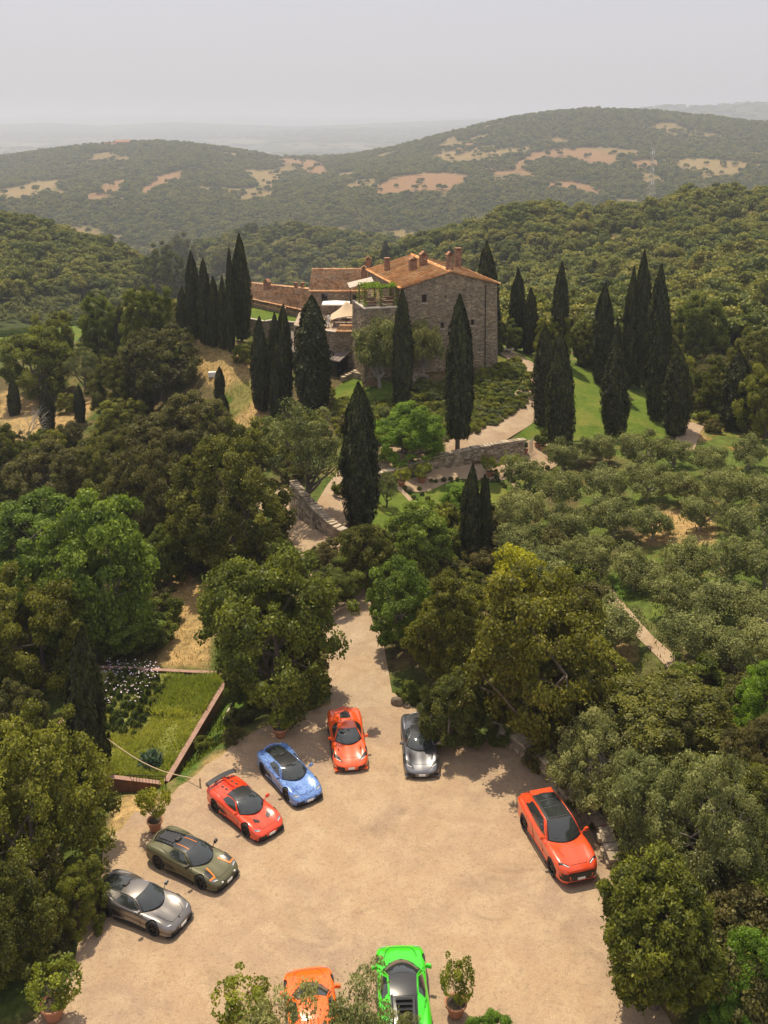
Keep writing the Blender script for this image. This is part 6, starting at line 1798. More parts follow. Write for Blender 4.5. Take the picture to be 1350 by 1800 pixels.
        for s in (-1, 1):
            mb = MB(); mb.tube([dk(.5 + s * .14, 0, .03), dk(.5 + s * .10, .9, .05)], [.03, .02], 5); mb.build('deck_rib', pm, root)
            for k in range(2):
                q = dk(.5 + s * .32, .25 + k * .3, .012); mb = MB(); mb.box(tuple(q), (.18, .10, .012)); mb.build('deck_vent', M_BLACK, root)
        mb = MB(); mb.box(tuple(dk(.5, .45, .09)), (1.0, .025, .13)); mb.build('deck_fin', pm, root)
    if key == 'suv':
        # long dark glass roof panel, split by thin seams
        part('glass_roof', *grid_patch(lambda a, b: rf(a * .74 + .13, b * .93 + .03, .008), 11, 9), M_GLASS)
        part('rear_window', *grid_patch(lambda a, b: dk(a * .78 + .11, b * .72 + .14, .012), 11, 7), M_GLASS)
        for v_ in (.05, .42, .70): 
            mb = MB(); mb.tube([rf(.15, v_, .014), rf(.5, v_, .014), rf(.85, v_, .014)], .008, 4); mb.build('roof_seam', M_LAMP, root)
        mb = MB(); mb.box((xr - .16, 0, zr + .02), (.30, 1.10, .05), M=Matrix.Rotation(.10, 3, 'Y')); mb.build('roof_spoiler', pm, root)
    mbx = MB(); e0 = Dr(0) + [-.02, .12, .015]
    if key != 'suv': mbx.tube([Dr(-.22) + [.03, 0, .0], Dr(.15) + [-.10, 0, .03], Dr(.5) + [-.15, 0, .04], Dr(.85) + [-.10, 0, .03], Dr(1.22) + [.03, 0, .0]], [.02, .04, .045, .04, .02], 6); key != 'suv' and mbx.build('tail_lip', pm, root, True)
    if wing:
        wg = MB(); xw = -2.04; zw = 1.16
        n_ = 13
        for k in range(n_ - 1):
            y0, y1 = -.86 + 1.72 * k / (n_ - 1), -.86 + 1.72 * (k + 1) / (n_ - 1)
            f = lambda y: (xw - .07 * (1 - (y / .86) ** 2), zw + .03 * (1 - (y / .86) ** 2))
            (xa, za), (xb_, zb_) = f(y0), f(y1); ch = .125
            wg.add([(xa + ch, y0, za - .03), (xb_ + ch, y1, zb_ - .03), (xb_ - ch, y1, zb_ + .04), (xa - ch, y0, za + .04), (xa + ch, y0, za - .055), (xb_ + ch, y1, zb_ - .055), (xb_ - ch, y1, zb_ + .01), (xa - ch, y0, za + .01)], [(0, 1, 2, 3), (7, 6, 5, 4), (0, 4, 5, 1), (2, 6, 7, 3)])
        w_ = wg.build('rear_wing', M_CARB, root)
        for s in (-1, 1):
            e = MB(); e.box((xw, s * .875, zw - .03), (.30, .025, .17)); e.build('endplate', M_CARB, w_)
            e = MB(); e.tube([(xw + .22, s * .38, .93), (xw + .05, s * .38, zw - .02)], .022, 5); e.build('wing_strut', M_CARB, w_)
    if vents:
        for s in (-1, 1): decal('hood_vent', [(1.50, s * .20), (1.66, s * .26), (1.52, s * .52), (1.26, s * .44)], M_BLACK, off=.010)
    if snorkel or deck in ('glass',) and key == 'sport':
        q = Rr(.5); mb = MB(); mb.box((q[0] - .02, 0, q[2] + .04), (.20, .32, .09 if snorkel else .05), taper=.8); mb.build('roof_scoop', M_BLACK, root)
    if hood_panel:
        decal('badge', [(2.10, -.04), (2.10, .04), (2.02, .04), (2.02, -.04)], M_BLACK, off=.01, n=2)
    if stripes:
        for s in (-1, 1):
            decal('fender_panel', [(1.30, s * .52), (1.42, s * .80), (1.82, s * .80), (1.72, s * .52)], M_CARB, off=.008, n=6)
            decal('stripe', [(1.22, s * .44), (1.26, s * .37), (1.88, s * .52), (1.92, s * .60)], M_ORSTR, off=.016, n=7)
            decal('stripe', [(1.84, s * .56), (1.92, s * .56), (1.86, s * .86), (1.79, s * .86)], M_ORSTR, off=.016, n=5)
            V, F = grid_patch(lambda a, b: rf(.5 + s * (.26 + .03 * (a - .5)), b * .86 + .04, .010), 2, 8); part('stripe', V, F, M_ORSTR)
            for k in range(2):
                p = on_front(s * (.28 + .16 * k), .42, .02); mb = MB(); mb.lathe([(.05, 0), (.05, .03)], n=10); m_ = MB(); m_.box((p[0], p[1], p[2]), (.05, .09, .06)); m_.build('spotlight', M_LAMPW if k else M_BLACK, root)
    return root

def _poly_mesh(V):
    me = bpy.data.meshes.new('patch'); n = len(V) - 1
    me.from_pydata([tuple(v) for v in V], [], [(0, 1 + k, 1 + (k + 1) % n) for k in range(n)]); me.update(); return me

P_PEWTER = paint('pewter_paint', (.23, .21, .195), metal=.75, rough=.34)
P_OLIVE = paint('matt_olive_paint', (.105, .10, .048), metal=.2, rough=.5, coat=.25)
P_RED = paint('scarlet_paint', (.82, .060, .012), rough=.3)
P_BLUE = paint('mottled_blue_paint', (.06, .14, .46), metal=.15, rough=.3, mottled=(.22, .38, .74))
P_ORANGE = paint('orange_paint', (.85, .10, .012), rough=.28)
P_GREY = paint('silver_grey_paint', (.15, .15, .165), metal=.7, rough=.32)
P_SUVO = paint('red_orange_paint', (.86, .085, .018), rough=.28)
P_GREEN = paint('lime_green_paint', (.045, .62, .008), rough=.28)
P_ORANGE2 = paint('vivid_orange_paint', (.92, .15, .006), rough=.28)

LOTZ = .055
CAR_S = .93
def place_car(f_px, r_px, S, key, label, pm, **kw):
    """f_px, r_px: pixels of the ground under nose and tail"""
    fx, fy = at_z(*f_px, LOTZ); rx, ry = at_z(*r_px, LOTZ)
    hd = math.atan2(fy - ry, fx - rx); L = S['L'] * 2 * CAR_S; d = math.hypot(fx - rx, fy - ry)
    print('car', label[:24], 'len', round(d, 2), 'want', L)
    cx, cyy = fx - math.cos(hd) * S['L'] * CAR_S, fy - math.sin(hd) * S['L'] * CAR_S
    return car((cx, cyy, LOTZ), hd, S, key, label, pm, **kw)
place_car((322,1632),(188,1578), SPORT, 'sport', 'pewter grey sports car, nearest to the potted tree corner of the lot', P_PEWTER, deck='glass', hood_panel=True)
place_car((403,1555),(280,1496), SPORT, 'sport', 'matt olive green sports car with orange stripes and black roof', P_OLIVE, roof=M_CARB, deck='louvre', stripes=True, snorkel=True)
place_car((478,1472),(378,1392), SPORT, 'sport', 'bright red sports car with large black rear wing and hood vents', P_RED, roof=M_CARB, pillar=M_CARB, deck='body', wing=True, vents=True)
place_car((545,1414),(478,1340), SPORT, 'sport', 'mottled blue sports car with black roof beside the potted shrub', P_BLUE, roof=M_CARB, deck='glass')
place_car((618,1358),(604,1272), HYPER, 'hyper', 'orange sports car with open engine bay parked at the drive mouth', P_ORANGE, deck='open')
place_car((742,1370),(734,1288), HYPER, 'hyper', 'dark silver grey sports car half in the tree shade', P_GREY, roof=M_CARB, deck='open')
place_car((1018,1553),(946,1440), SUV, 'suv', 'red orange off roader with long dark glass roof', P_SUVO, cat='off roader', cs=1.0, roof=M_BLACK, deck='plain')
place_car((702,1684),(714,1862), SPORT, 'sport', 'lime green sports car with black roof and louvred engine cover at the bottom edge', P_GREEN, cs=1.02, roof=M_CARB, deck='louvre')
place_car((540,1722),(560,1896), SPORT, 'sport', 'vivid orange sports car behind the small olive trees at the bottom edge', P_ORANGE2, cs=1.0, deck='body')
# ------------------------------------------------------------------ planted bed with steel rim
BZ = -1.55
BED = [at_z(172, 1172, BZ), at_z(405, 1184, BZ), at_z(290, 1377, BZ), at_z(56, 1349, BZ)]
soil = drape('planted_bed', BED, M_TURF, 0, .6, 'meadow soil of the planted bed', hf=lambda x, y: np.full(np.shape(x), BZ - .12))
rim = empty('bed_rim', (0, 0, 0), 0, 'rusty steel rim round the planted meadow bed', 'bed edging')
for i in range(4):
    p, q = BED[i], BED[(i + 1) % 4]; d = math.dist(p, q); rz = math.atan2(q[1] - p[1], q[0] - p[0])
    mb = MB(); mb.box(((p[0] + q[0]) / 2, (p[1] + q[1]) / 2, BZ - .62), (d + .1, .10, 1.24), rz=rz); mb.build('side_panel', M_RUST, rim)
    mb = MB(); mb.box(((p[0] + q[0]) / 2, (p[1] + q[1]) / 2, BZ + .015), (d + .28, .30, .03), rz=rz); mb.build('rim_top', M_RUSTTOP, rim)
pA, pB = BED[1], BED[2]; nn = Vector((pB[1] - pA[1], -(pB[0] - pA[0]))).normalized(); nn = nn if nn.x > 0 else -nn
kb = MB(); kb.box(((pA[0] + pB[0]) / 2 + nn.x * .75, (pA[1] + pB[1]) / 2 + nn.y * .75, BZ - .95), (math.dist(pA, pB) * .96, .16, .3), rz=math.atan2(pB[1] - pA[1], pB[0] - pA[0]))
tag(kb.build('kerb', M_PALEST), 'narrow pale kerb running along the rusty bed rim', 'kerb')

def blades(n, pts, hgt, w, mat, name, label, lean=.35, tint=None):
    k = len(pts); a = RNG.uniform(0, 2 * np.pi, k); d = np.stack([np.cos(a), np.sin(a), np.zeros(k)], 1)
    ln = RNG.uniform(-lean, lean, (k, 2)); H_ = (hgt * RNG.uniform(.5, 1.3, k))[:, None]
    top = pts + np.concatenate([ln, np.ones((k, 1))], 1) * H_; ww = (w * RNG.uniform(.6, 1.4, k))[:, None]
    V = np.stack([pts - d * ww, pts + d * ww, top + d * ww * .25, top - d * ww * .25], 1).reshape(-1, 3)
    me = merge([(V, np.arange(4 * k).reshape(-1, 4), RNG.random(k) if tint is None else tint)], name)
    return tag(link(name, me, mat), label, kind='stuff')
def inbed(n, mg=.03):
    a = RNG.uniform(mg, 1 - mg, n); b = RNG.uniform(mg, 1 - mg, n); B_ = np.array(BED)
    p = (B_[0] * (1 - a)[:, None] + B_[1] * a[:, None]) * (1 - b)[:, None] + (B_[3] * (1 - a)[:, None] + B_[2] * a[:, None]) * b[:, None]
    return p, a, b
p, a, b = inbed(26000)
den = vnoise(p[:, 0] * .9, p[:, 1] * .9, 4)
k_ = RNG.random(len(p)) < (.35 + .65 * (den > .35)) * np.where((a < .62) & (b < .60), .22, 1)
p, a, b, den = p[k_], a[k_], b[k_], den[k_]
tint = np.clip(.25 + .5 * vnoise(p[:, 0] * .5, p[:, 1] * .5, 8) + .25 * RNG.random(len(p)) - .25 * ((a > .6) & (b < .4)), 0, 1)
blades(0, np.column_stack([p, np.full(len(p), BZ - .12)]), np.where((a > .55) & (b < .45), .36, np.where(b < .6, .12, .26)) * (.4 + 1.1 * den), .05, L_GRASS, 'meadow_grass', 'yellow green meadow grasses filling the bed', tint=tint, lean=.7)
cl = []
for r in range(8):
    for c in range(8):
        aa, bb = .16 + c * .068 + random.uniform(-.012, .012), .04 + r * .078 + random.uniform(-.012, .012) + c * .012
        if aa < .62 - .0 * r: cl.append((aa, bb, r, c))
B_ = np.array(BED)
flower = None
mb_pts = unit(rdir(420, RNG)); mb_pts[:, 2] = np.abs(mb_pts[:, 2])
def clump_mesh():
    P_ = mb_pts * RNG.uniform(.5, 1, (420, 1)) * np.array([.30, .30, .48]); ax = unit(mb_pts * [.6, .6, 1] + [0, 0, .7])
    return merge([leaf_quads(P_, unit(rdir(420, RNG)), RNG.uniform(.07, .13, 420), 1.6, RNG.random(420), ax)], 'bushy_clump')
cm_ = clump_mesh()
for k, (aa, bb, r, c) in enumerate(cl):
    q = (B_[0] * (1 - aa) + B_[1] * aa) * (1 - bb) + (B_[3] * (1 - aa) + B_[2] * aa) * bb
    s = random.uniform(.62, .95)
    o = link('flower_clump', cm_, L_BOX) if k == 0 else dup(flower); flower = flower or o
    o.location = (q[0], q[1], BZ - .1); o.scale = (s, s, s * random.uniform(.8, 1.3)); o.rotation_euler = (0, 0, random.uniform(0, 6))
    tag(o, f'bushy dark clump, {(ORD + ["eighth"])[c]} from the cypress in the {(ORD + ["eighth"])[r]} row of the bed', 'plant', 'bushy clumps in rows in the bed')
n = 420; aa = RNG.uniform(.05, .5, n); bb = RNG.uniform(.0, .45, n)
q = (B_[0] * (1 - aa)[:, None] + B_[1] * aa[:, None]) * (1 - bb)[:, None] + (B_[3] * (1 - aa)[:, None] + B_[2] * aa[:, None]) * bb[:, None]
kk = RNG.random(n) < np.where(bb < .16, 1, .35); q = q[kk]; n = len(q)
Pf = np.column_stack([q, BZ + RNG.uniform(.3, .75, n)])
M_PETAL = simple('pale_petals', (.62, .50, .60), .9, tint=.3)
tag(link('flower_heads', merge([leaf_quads(Pf, unit(rdir(n, RNG) * .5 + [0, 0, 1]), np.full(n, .10), .6, RNG.random(n))], 'flower_heads'), M_PETAL), 'small pale lilac flower heads over the far end of the bed', kind='stuff')
L_BLUE = leaf_mat('blue_green_leaves', (.03, .06, .035), (.07, .125, .075), (.14, .20, .13))
x_, y_ = at_z(265, 1342, BZ)
o = link('blue_shrub', cm_.copy(), L_BLUE); o.location = (x_, y_, BZ - .1); o.scale = (2.0, 2.0, 1.5); tag(o, 'round blue green shrub near the lower corner of the bed', 'shrub')

# railing beside the bed, and the rope across it
rl = empty('railing', (0, 0, 0), 0, 'thin dark metal railing along the lower edge of the bed', 'railing')
a_ = hit(225, 1388); b_ = hit(292, 1392); n_ = 12
for k in range(n_ + 1):
    t = k / n_; p_ = [a_[i] * (1 - t) + b_[i] * t for i in range(3)]; mb = MB(); mb.tube([(p_[0], p_[1], p_[2] - .2), (p_[0], p_[1], p_[2] + .85)], .022 if k in (0, n_) else .012, 4); mb.build('baluster', M_IRON, rl)
mb = MB(); mb.tube([(a_[0], a_[1], a_[2] + .85), (b_[0], b_[1], b_[2] + .85)], .022, 5); mb.build('handrail', M_IRON, rl)
a_ = Vector((*at_z(188, 1298, 0.3), 0.3)); b_ = Vector(hit(352, 1384)); b_.z += .45
mb = MB(); mb.tube([a_.lerp(b_, k / 10) + Vector((0, 0, -.5 * math.sin(math.pi * k / 10))) for k in range(11)], .022, 5)
tag(mb.build('rope', M_STRAWC if 'M_STRAWC' in globals() else M_TAN), 'slack pale rope stretched across the meadow bed', 'rope')
mb = MB(); mb.tube([(b_.x, b_.y, b_.z - .9), (b_.x, b_.y, b_.z + .06)], .035, 5); tag(mb.build('stake', M_WOOD), 'short wooden stake holding the rope behind the red car', 'stake')

# ------------------------------------------------------------------ pots
cmL, c_, cR_ = crown_mesh('crown', 71, .85, .75, .15, nclump=34, nleaf=2600, cr=.24, leaf=.075, asp=.7, core=.0, spread=1.35, low=-.7, shell=.45, rough=.5, up=.1)
tmL = trunk_mesh('trunk', 71, c_, .15, .75, .85, .045, 7, .05, 5)
cmB, cb_, _ = crown_mesh('crown', 72, .5, .46, .02, nclump=60, nleaf=2200, cr=.13, leaf=.05, core=.9, rough=.06, shell=.92, spread=1.05, low=-1)
def pot_mesh(r, hh):
    m = MB(); m.lathe([(r * .62, 0), (r * .72, hh * .25), (r * .92, hh * .8), (r * 1.06, hh * .86), (r * 1.08, hh), (r * .94, hh), (r * .9, hh * .88)], n=20); return m
def potted(u, v, r, hh, kind, s, label, cat='potted plant', sz=None):
    x, y, g = hit(u, v); g = max(g, .05) if v > 1200 else g
    root = empty('potted_tree' if kind == 'lemon' else 'potted_topiary', (x, y, g + .03), random.uniform(0, 6), label, cat)
    p = pot_mesh(r, hh).build('pot', M_CLAY, root, True)
    m = MB(); m.lathe([(.01, hh * .9), (r * .9, hh * .9)], n=16, cap=False); m.build('soil', M_SOIL, root)
    if kind == 'lemon':
        t = link('trunk', tmL, M_BARK, root); c = link('crown', cmL, L_LEMON, root)
        for o in (t, c): o.location = (0, 0, hh * .85); o.scale = (s, s, (sz or s))
    else:
        m = MB(); m.tube([(0, 0, hh * .8), (0, 0, hh + .3)], .03, 5); m.build('trunk', M_BARK, root)
        c = link('crown', cmB, L_BOX, root); c.location = (0, 0, hh + (.05 if kind == 'ball' else .2)); c.scale = (s, s, s)
    return root
potted(95, 1792, .46, .62, 'lemon', 1.0, 'big potted lemon tree in the shaded lower left corner of the lot')
potted(273, 1462, .36, .55, 'lemon', .80, 'potted lemon tree behind the olive green sports car', sz=1.15)
potted(493, 1296, .40, .50, 'lemon', .7, 'potted shrub in the tree shade behind the blue car')
potted(801, 1786, .40, .52, 'lemon', .64, 'potted lemon tree right of the lime green car', sz=1.15)
potted(861, 838, .36, .5, 'lemon', .95, 'potted lemon tree in front of the garden wall bench')
potted(896, 833, .36, .4, 'lemon', 1.0, 'rounded potted lemon tree at the head of the right garden path')
potted(706, 855, .36, .5, 'lemon', .8, 'wispy potted tree at the shaded left garden path')
potted(742, 848, .42, .5, 'lemon', 1.0, 'shaded potted lemon tree under the mulberry')
potted(823, 811, .34, .45, 'ball', .9, 'round clipped box in a pot against the garden wall')
potted(922, 798, .38, .5, 'ball', .8, 'clipped box in a pot beside the garden gate')
potted(955, 792, .40, .45, 'ball', 1.0, 'clipped box in a pot on the sunny side of the gate')
potted(945, 786, .36, .4, 'ball', .9, 'dark clipped box behind the gate pot')
potted(425, 1818, .3, .4, 'lemon', 1.1, 'yellow green potted shrub at the very bottom edge')
BALLS = [(910,833,10),(921,831,10),(931,830,11),(942,829,11),(952,828,10),(962,826,10),(890,838,10),(896,844,10),(902,849,11),(910,858,12),(873,843,10),(876,848,9),(883,853,9),(887,858,9),
 (720,867,9),(727,877,9),(731,884,10),(742,871,9),(752,880,10),(737,862,9),(780,847,10),(792,845,9),(804,845,8),(758,848,8),(766,849,8),(712,861,9),(760,885,8),(848,846,8),(857,846,8),(900,838,9),(866,848,8),(905,905,12),(870,900,10),(745,890,9)]
ball = None
for k, (u_, v_, w_) in enumerate(BALLS):
    x, y, g = hit(u_, v_); s = w_ / 2 * depth_at(x, y, g) / FPX / .5
    if ball is None: ball = empty('box_ball', (x, y, g)); link('crown', cmB, L_BOX, ball); note_kids(ball); o = ball
    else: o = dup(ball)
    o.location = (x, y, g - .03); o.scale = (s, s, s); tag(o, 'small round clipped box ball edging the garden paths and lawns', 'box ball', 'clipped box balls along the garden paths')

# ------------------------------------------------------------------ hedges, bank planting
def hedge(px, w, hh, label, mat=L_BOX, n=9000, leaf=.16):
    pts = [hit(a, b) for a, b in px]; V_, F_ = [], []; parts = []
    for p, q in zip(pts[:-1], pts[1:]):
        d = np.array([q[0] - p[0], q[1] - p[1]]); L_ = np.linalg.norm(d); d /= L_; nn = np.array([-d[1], d[0]]); m = int(n / (len(pts) - 1))
        t = RNG.random(m); s = RNG.integers(0, 3, m); a = RNG.uniform(-.5, .5, m) * w; z = RNG.uniform(0, hh, m)
        off = np.where(s == 0, a, np.where(s == 1, w / 2, -w / 2)); zz = np.where(s == 0, hh, z)
        base = np.array(p)[None] * (1 - t)[:, None] + np.array(q)[None] * t[:, None]
        P_ = base + np.column_stack([nn[0] * off, nn[1] * off, zz]) + RNG.normal(0, .05, (m, 3))
        nr_ = np.where((s == 0)[:, None], np.array([[0, 0, 1.0]]), np.column_stack([nn[0] * np.sign(off), nn[1] * np.sign(off), np.zeros(m)]))
        parts.append(leaf_quads(P_, unit(nr_ + rdir(m, RNG) * .8), leaf * RNG.uniform(.6, 1.3, m), .7, RNG.random(m)))
        c = MB(); c.add([(pp[0] + nn[0] * w * .46 * e, pp[1] + nn[1] * w * .46 * e, pp[2] + zq) for pp in (p, q) for e in (-1, 1) for zq in (-.4, hh - .05)], [(0, 1, 5, 4), (2, 6, 7, 3), (1, 3, 7, 5), (0, 2, 3, 1), (4, 5, 7, 6)])
        parts.append((np.array(c.V), np.array(c.F), .3))
    return tag(link('hedge', merge(parts, 'hedge'), mat), label, 'hedge')
hedge([(-120,622),(-20,594),(60,582),(140,571)], 1.6, 1.3, 'long clipped dark hedge at the back of the far lawn')
# ground cover on the castle bank
BANK = [(590,700),(700,705),(735,672),(790,672),(862,655),(905,632),(932,660),(938,690),(915,722),(872,748),(830,765),(770,778),(700,785),(610,790),(585,740)]
gx = wood_points(70, 150, .75, lambda x, y, u, v: in_poly(u, v, BANK) & ~in_poly(u, v, [(580,700),(600,672),(640,662),(690,676),(705,702),(650,714)]))
pg_ = gx[:, :3].copy(); s_ = RNG.uniform(.28, .55, len(pg_)) * (.7 + .6 * vnoise(pg_[:, 0] / 3, pg_[:, 1] / 3, 12)); pg_[:, 2] -= .12
cmG, cg_, _ = crown_mesh('crown', 81, 1.3, .8, .0, nclump=26, nleaf=1100, cr=.40, leaf=.15, core=.7, low=-.2)
gs = empty('shrub', tuple(pg_[len(pg_) // 2])); gs.scale = (.5, .5, .5); tag(gs, 'leafy rosemary tuft in the middle of the castle bank', 'shrub'); gcr = link('crown', cmG, L_GREEN, gs)
gs2 = empty('shrub', tuple(pg_[len(pg_) // 3])); gs2.scale = (.5, .5, .5); tag(gs2, 'yellowish tuft on the upper part of the castle bank', 'shrub'); gcr2 = link('crown', cmG.copy(), L_ASH, gs2)
gn_scatter('ground_cover', pg_, np.stack([s_, s_, s_ * 1.0], 1), [gcr, gcr, gcr2], 'low leafy ground cover over the castle bank')
# rough grass and weeds
def tufts(poly, n, hgt, w, mat, name, label, sp=.25, y0=26, y1=150, dens=.5):
    g_ = wood_points(y0, y1, sp, lambda x, y, u, v: in_poly(u, v, poly) & (lot_blend(x, y) < .3) & (vnoise(x / 1.2, y / 1.2, 55) > dens))
    if len(g_) > n: g_ = g_[RNG.choice(len(g_), n, replace=False)]
    return blades(0, g_[:, :3].copy(), hgt, w, mat, name, label)
tufts(GRASSY[1], 16000, .22, .045, L_GREEN, 'rough_grass', 'green rough grass on the bank between bed and lot', .16, dens=.3)
tufts(STRAW[3], 5000, .14, .04, L_STRAW, 'dry_grass', 'dry straw on the sandy bank above the bed', .25, dens=.35)
tufts(STRAW[0], 6000, .22, .06, L_STRAW, 'dry_grass', 'dry straw on the slope below the cypress row', .35, dens=.3)
tufts([(1030,900),(1400,850),(1400,1250),(1150,1240),(1060,1160)], 9000, .25, .05, L_GREEN, 'rough_grass', 'rough grass under the olive trees', .45, dens=.5)
# pebbles and grit scattered over the lot
ng = 6000; xs = RNG.uniform(-16, 16, ng); ys = RNG.uniform(24, 55, ng); m_ = lot_blend(xs, ys) > .9
bm_p = np.column_stack([xs[m_], ys[m_], np.full(m_.sum(), .055)]); npb = len(bm_p)
tet = np.array([(1, 0, 0), (-.5, .8, 0), (-.5, -.8, 0), (0, 0, .7)]); sz_ = RNG.uniform(.012, .035, (npb, 1, 1))
Vp = (tet[None] * sz_ + bm_p[:, None]).reshape(-1, 3); Fp = (np.array([(0, 1, 3), (1, 2, 3), (2, 0, 3)])[None] + (np.arange(npb) * 4)[:, None, None]).reshape(-1, 3)
tag(link('gravel', merge([(Vp, Fp, np.repeat(RNG.random(npb), 3))], 'gravel'), simple('pebble', (.42, .33, .25), .9, tint=.5)), 'loose pebbles scattered over the lot', kind='stuff')

# ------------------------------------------------------------------ odd things
bt = empty('bare_tree', hit(38, 800), 0, 'bare grey tree without leaves at the edge of the dry terrace', 'tree')
mb = MB(); rg = random.Random(3)
def limb(p, d, L_, r, lev):
    pts = [p]; 
    for k in range(3): d = (d + Vector((rg.gauss(0, .18), rg.gauss(0, .18), rg.gauss(0.03, .1)))).normalized(); pts.append(pts[-1] + d * L_ / 3)
    mb.tube(pts, [r, r * .85, r * .7, r * .5], 5)
    if lev: 
        for k in range(4 if lev > 1 else 3): limb(pts[rg.choice((2, 3))], (d + Vector((rg.gauss(0, .6), rg.gauss(0, .6), rg.gauss(.1, .35)))).normalized(), L_ * .68, r * .5, lev - 1)
limb(Vector((0, 0, -.3)), Vector((.05, 0, 1)), 2.6, .14, 4); mb.build('trunk', simple('dead_wood', (.42, .37, .31), .9), bt)
def boulder(u, v, r, label, seed=1):
    x, y, g = hit(u, v); bm = bmesh.new(); bmesh.ops.create_icosphere(bm, subdivisions=3, radius=1)
    for q in bm.verts:
        n_ = q.co.copy(); k = 1 + .35 * (vnoise(np.array(n_.x * 1.4 + seed), np.array(n_.y * 1.4 + n_.z), seed) - .5); q.co = Vector((n_.x * r * k, n_.y * r * .8 * k, n_.z * r * .85 * k))
    me = bpy.data.meshes.new('boulder'); bm.to_mesh(me); bm.free(); o = link('boulder', me, M_WALLST); o.location = (x, y, g + r * .3); return tag(o, label, 'boulder')
boulder(699, 1238, .42, 'pale boulder at the right side of the drive mouth'); boulder(715, 1244, .22, 'small stone beside the pale boulder', 4)
mb = MB(); x, y, g = hit(373, 662); mb.box((x, y, g + .3), (.9, .6, .6), rz=.2); tag(mb.build('stone_block', M_WHITE), 'small white stone block on the dry slope', 'stone block')
bn = empty('bench', hit(651, 684), .1, 'grey garden bench on the lawn below the terrace olive', 'bench')
mb = MB(); mb.box((0, 0, .42), (1.8, .5, .06)); mb.build('seat', M_WOOD, bn); mb = MB(); mb.box((0, .24, .7), (1.8, .06, .4)); mb.build('backrest', M_WOOD, bn)
for sx in (-.8, .8): mb = MB(); mb.box((sx, 0, .2), (.08, .45, .4)); mb.build('leg', M_WOOD, bn)
bn = empty('bench', hit(885, 620), .1, 'pale stone bench at the top of the drive behind the castle corner', 'bench')
mb = MB(); mb.box((0, 0, .45), (2.6, .5, .12)); mb.build('seat', M_PALEST, bn)
for sx in (-1, 1): mb = MB(); mb.box((sx, 0, .2), (.3, .4, .4)); mb.build('leg', M_PALEST, bn)
bn = empty('bench', hit(846, 816), .12, 'wooden bench against the long garden wall', 'bench')
mb = MB(); mb.box((0, 0, .42), (1.7, .45, .06)); mb.build('seat', M_WOOD, bn); mb = MB(); mb.box((0, .22, .7), (1.7, .05, .35)); mb.build('backrest', M_WOOD, bn)
for sx in (-.75, .75): mb = MB(); mb.box((sx, 0, .2), (.07, .4, .4)); mb.build('leg', M_WOOD, bn)
gtp = hit(917, 800); gt2 = empty('garden_gate', gtp, .15, 'pale iron garden gate standing open at the wall end', 'gate')
for k in range(9):
    mb = MB(); mb.tube([(k * .13, 0, 0), (k * .13, 0, 1.55 if k in (0, 8) else 1.4)], .03 if k in (0, 8) else .014, 5); mb.build('bar', M_PALEST, gt2)
for z in (.2, 1.3): mb = MB(); mb.tube([(0, 0, z), (1.04, 0, z)], .02, 5); mb.build('rail', M_PALEST, gt2)
g3 = empty('garden_gate', hit(931, 796), .9, 'second leaf of the pale iron gate beside the potted box', 'gate')
for k in range(6): mb = MB(); mb.tube([(k * .13, 0, 0), (k * .13, 0, 1.5)], .016, 5); mb.build('bar', M_PALEST, g3)
for z in (.2, 1.3): mb = MB(); mb.tube([(0, 0, z), (.65, 0, z)], .02, 5); mb.build('rail', M_PALEST, g3)
stp = empty('stone_steps', hit(1250, 1712), .9, 'pale stone steps between arborvitae and bright tree', 'steps')
for k in range(4): mb = MB(); mb.box((0, k * .5, .1 + k * .16), (1.6, .55, .2)); mb.build('step', M_PALEST, stp)
mb = MB(); x, y, g = hit(1062, 1470); mb.box((x, y, g + .35), (.7, .5, .7), rz=.4, taper=.8); tag(mb.build('planter', simple('plum_planter', (.22, .09, .085), .8, var=.2)), 'dull plum coloured planter beside the off roader', 'planter')

# pylon on the ridge, its wires, and the far farms
def ridge_at(u, v): return hit(u, v)
px_, py_, pz_ = ridge_at(1143, 372)
sc_ = depth_at(px_, py_, pz_) / FPX; Hh = 112 * sc_; 
py = empty('pylon', (px_, py_, pz_), .35, 'tall lattice pylon with pale antennas on the wooded ridge', 'pylon')
mb = MB(); Wb, Wt = 8.5 * sc_, 2.2 * sc_; legs = []
for sx, sy in ((-1, -1), (1, -1), (1, 1), (-1, 1)):
    legs.append([Vector((sx * (Wb + (Wt - Wb) * min(1, t / .6)), sy * (Wb + (Wt - Wb) * min(1, t / .6)), t * Hh)) for t in np.linspace(0, 1, 15)])
for l in legs: m_ = MB(); m_.tube(l, .16, 4); m_.build('leg', M_PYL if 'M_PYL' in globals() else M_PALEST, py)
for k in range(14):
    for j in range(4):
        mb.tube([legs[j][k], legs[(j + 1) % 4][k + 1]], .07, 3); mb.tube([legs[(j + 1) % 4][k], legs[j][k + 1]], .07, 3); mb.tube([legs[j][k], legs[(j + 1) % 4][k]], .06, 3)
o = mb.build('lattice', M_PALEST, py); o['kind'] = 'stuff'
for z_, s_ in ((.92, -1), (.92, 1), (.66, 1), (.46, -1), (.45, 1)):
    m_ = MB(); m_.box((s_ * 1.6 * sc_ * 1.2, -Wt - .3, z_ * Hh), (.9 * sc_ * 2, .35, 5.5 * sc_)); m_.build('antenna', M_WHITE, py)
m_ = MB()
ua, va, ub, vb = 250, 401, 1143, 396
A_ = Vector((px_ - 470, py_ + 240, -15)); B2 = Vector((px_, py_, pz_ + Hh * .45))
for dz in (0, 2.5):
    m_.tube([A_.lerp(B2, k / 24) + Vector((0, 0, dz - 12 * math.sin(math.pi * k / 24))) for k in range(25)], .045, 3)
tag(m_.build('power_line', M_PALEST), 'two thin wires sagging across the valley from the pylon', 'power line')
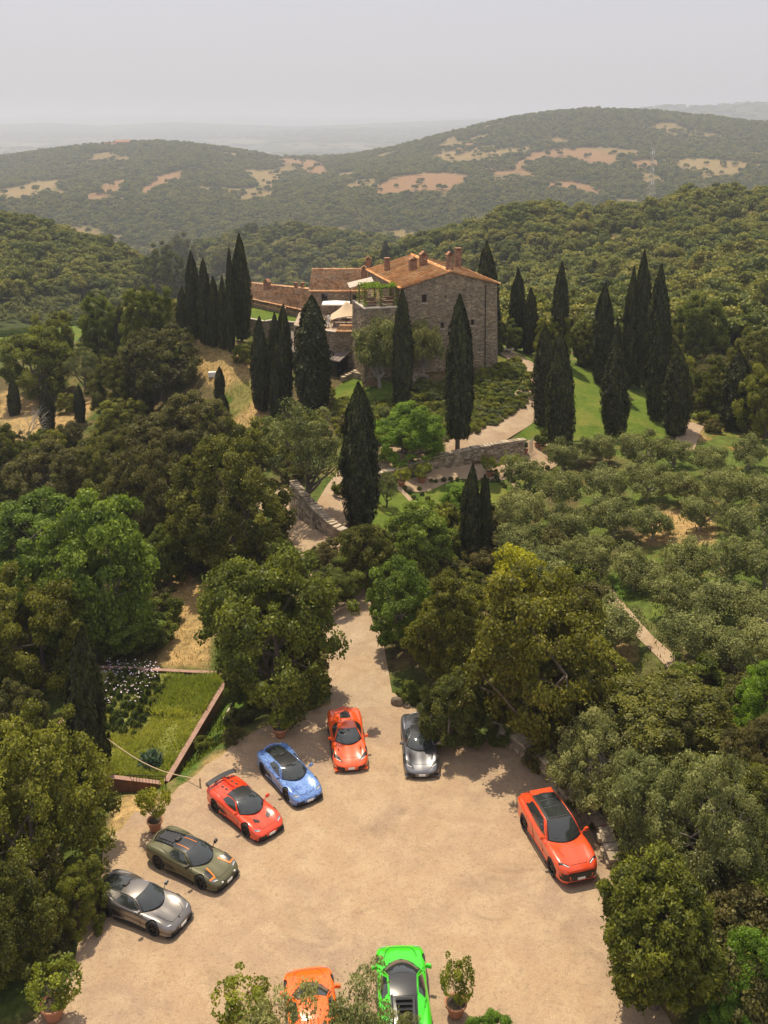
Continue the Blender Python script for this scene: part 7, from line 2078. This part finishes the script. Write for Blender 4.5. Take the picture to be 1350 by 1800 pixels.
def farm(u, v, wpx, hpx, label, cols=(M_MORTAR, M_BRICK), y_min=0):
    x, y, g = hit(u, v); s = depth_at(x, y, g) / FPX; W_, H_ = wpx * s, hpx * s; root = empty('farmhouse', (x, y, g - 1), .05, label, 'house')
    mb = MB(); mb.box((0, 0, H_ * .5), (W_, W_ * .45, H_)); w = mb.build('wall', cols[0], root)
    mb = MB(); d = W_ * .26; mb.add([(-W_ * .53, -d, H_), (W_ * .53, -d, H_), (W_ * .53, d, H_), (-W_ * .53, d, H_), (-W_ * .53, 0, H_ * 1.5), (W_ * .53, 0, H_ * 1.5)], [(0, 1, 5, 4), (2, 3, 4, 5), (0, 4, 3), (1, 2, 5), (3, 2, 1, 0)]); mb.build('roof', cols[1], root)
    for k in range(3):
        mb = MB(); mb.box((W_ * (-.3 + .3 * k), -W_ * .228, H_ * .5), (W_ * .07, W_ * .02, H_ * .3)); mb.build('window', M_DARKP, root)
    return root
farm(216, 257, 24, 8, 'long brown farmhouse on the top of the left hill'); farm(200, 259, 10, 6, 'low annexe beside the hilltop farmhouse'); farm(188, 259, 8, 7, 'small hilltop barn left of the farmhouse')
farm(826, 261, 14, 7, 'small farmhouse at the upper tan field'); farm(862, 302, 16, 5, 'low reddish farm between the tan fields'); farm(807, 264, 8, 3, 'tiny shed left of the upper field farmhouse')
for u_, v_, w_, lb in [(1063,366,28,'lone round tree on the tan ridge field'),(1050,196,12,'clump on the highest summit'),(1096,194,12,'lone tree on the skyline of the high hill'),(63,337,14,'lone tree in the left tan field'),(545,302,10,'lone tree in the tan field on the saddle'),
   (730,334,12,'lone tree in the large orange field'),(696,330,9,'small tree at the left of the large orange field'),(860,272,16,'dark tree beside the upper field farmhouse'),(1220,300,9,'tree in the far tan field'),(1242,290,9,'second tree in the far tan field'),(1290,292,9,'third tree in the far tan field'),(982,330,12,'tree in the narrow tan field'),(910,280,16,'tree between the two high fields')]:
    x, y, g = hit(u_, v_); s = w_ / 2 * depth_at(x, y, g) / FPX / 4.0
    plant('wood', int(u_) % 4, (x, y, g - .3), s, s * .95, lb, 'tree', name='field_tree')
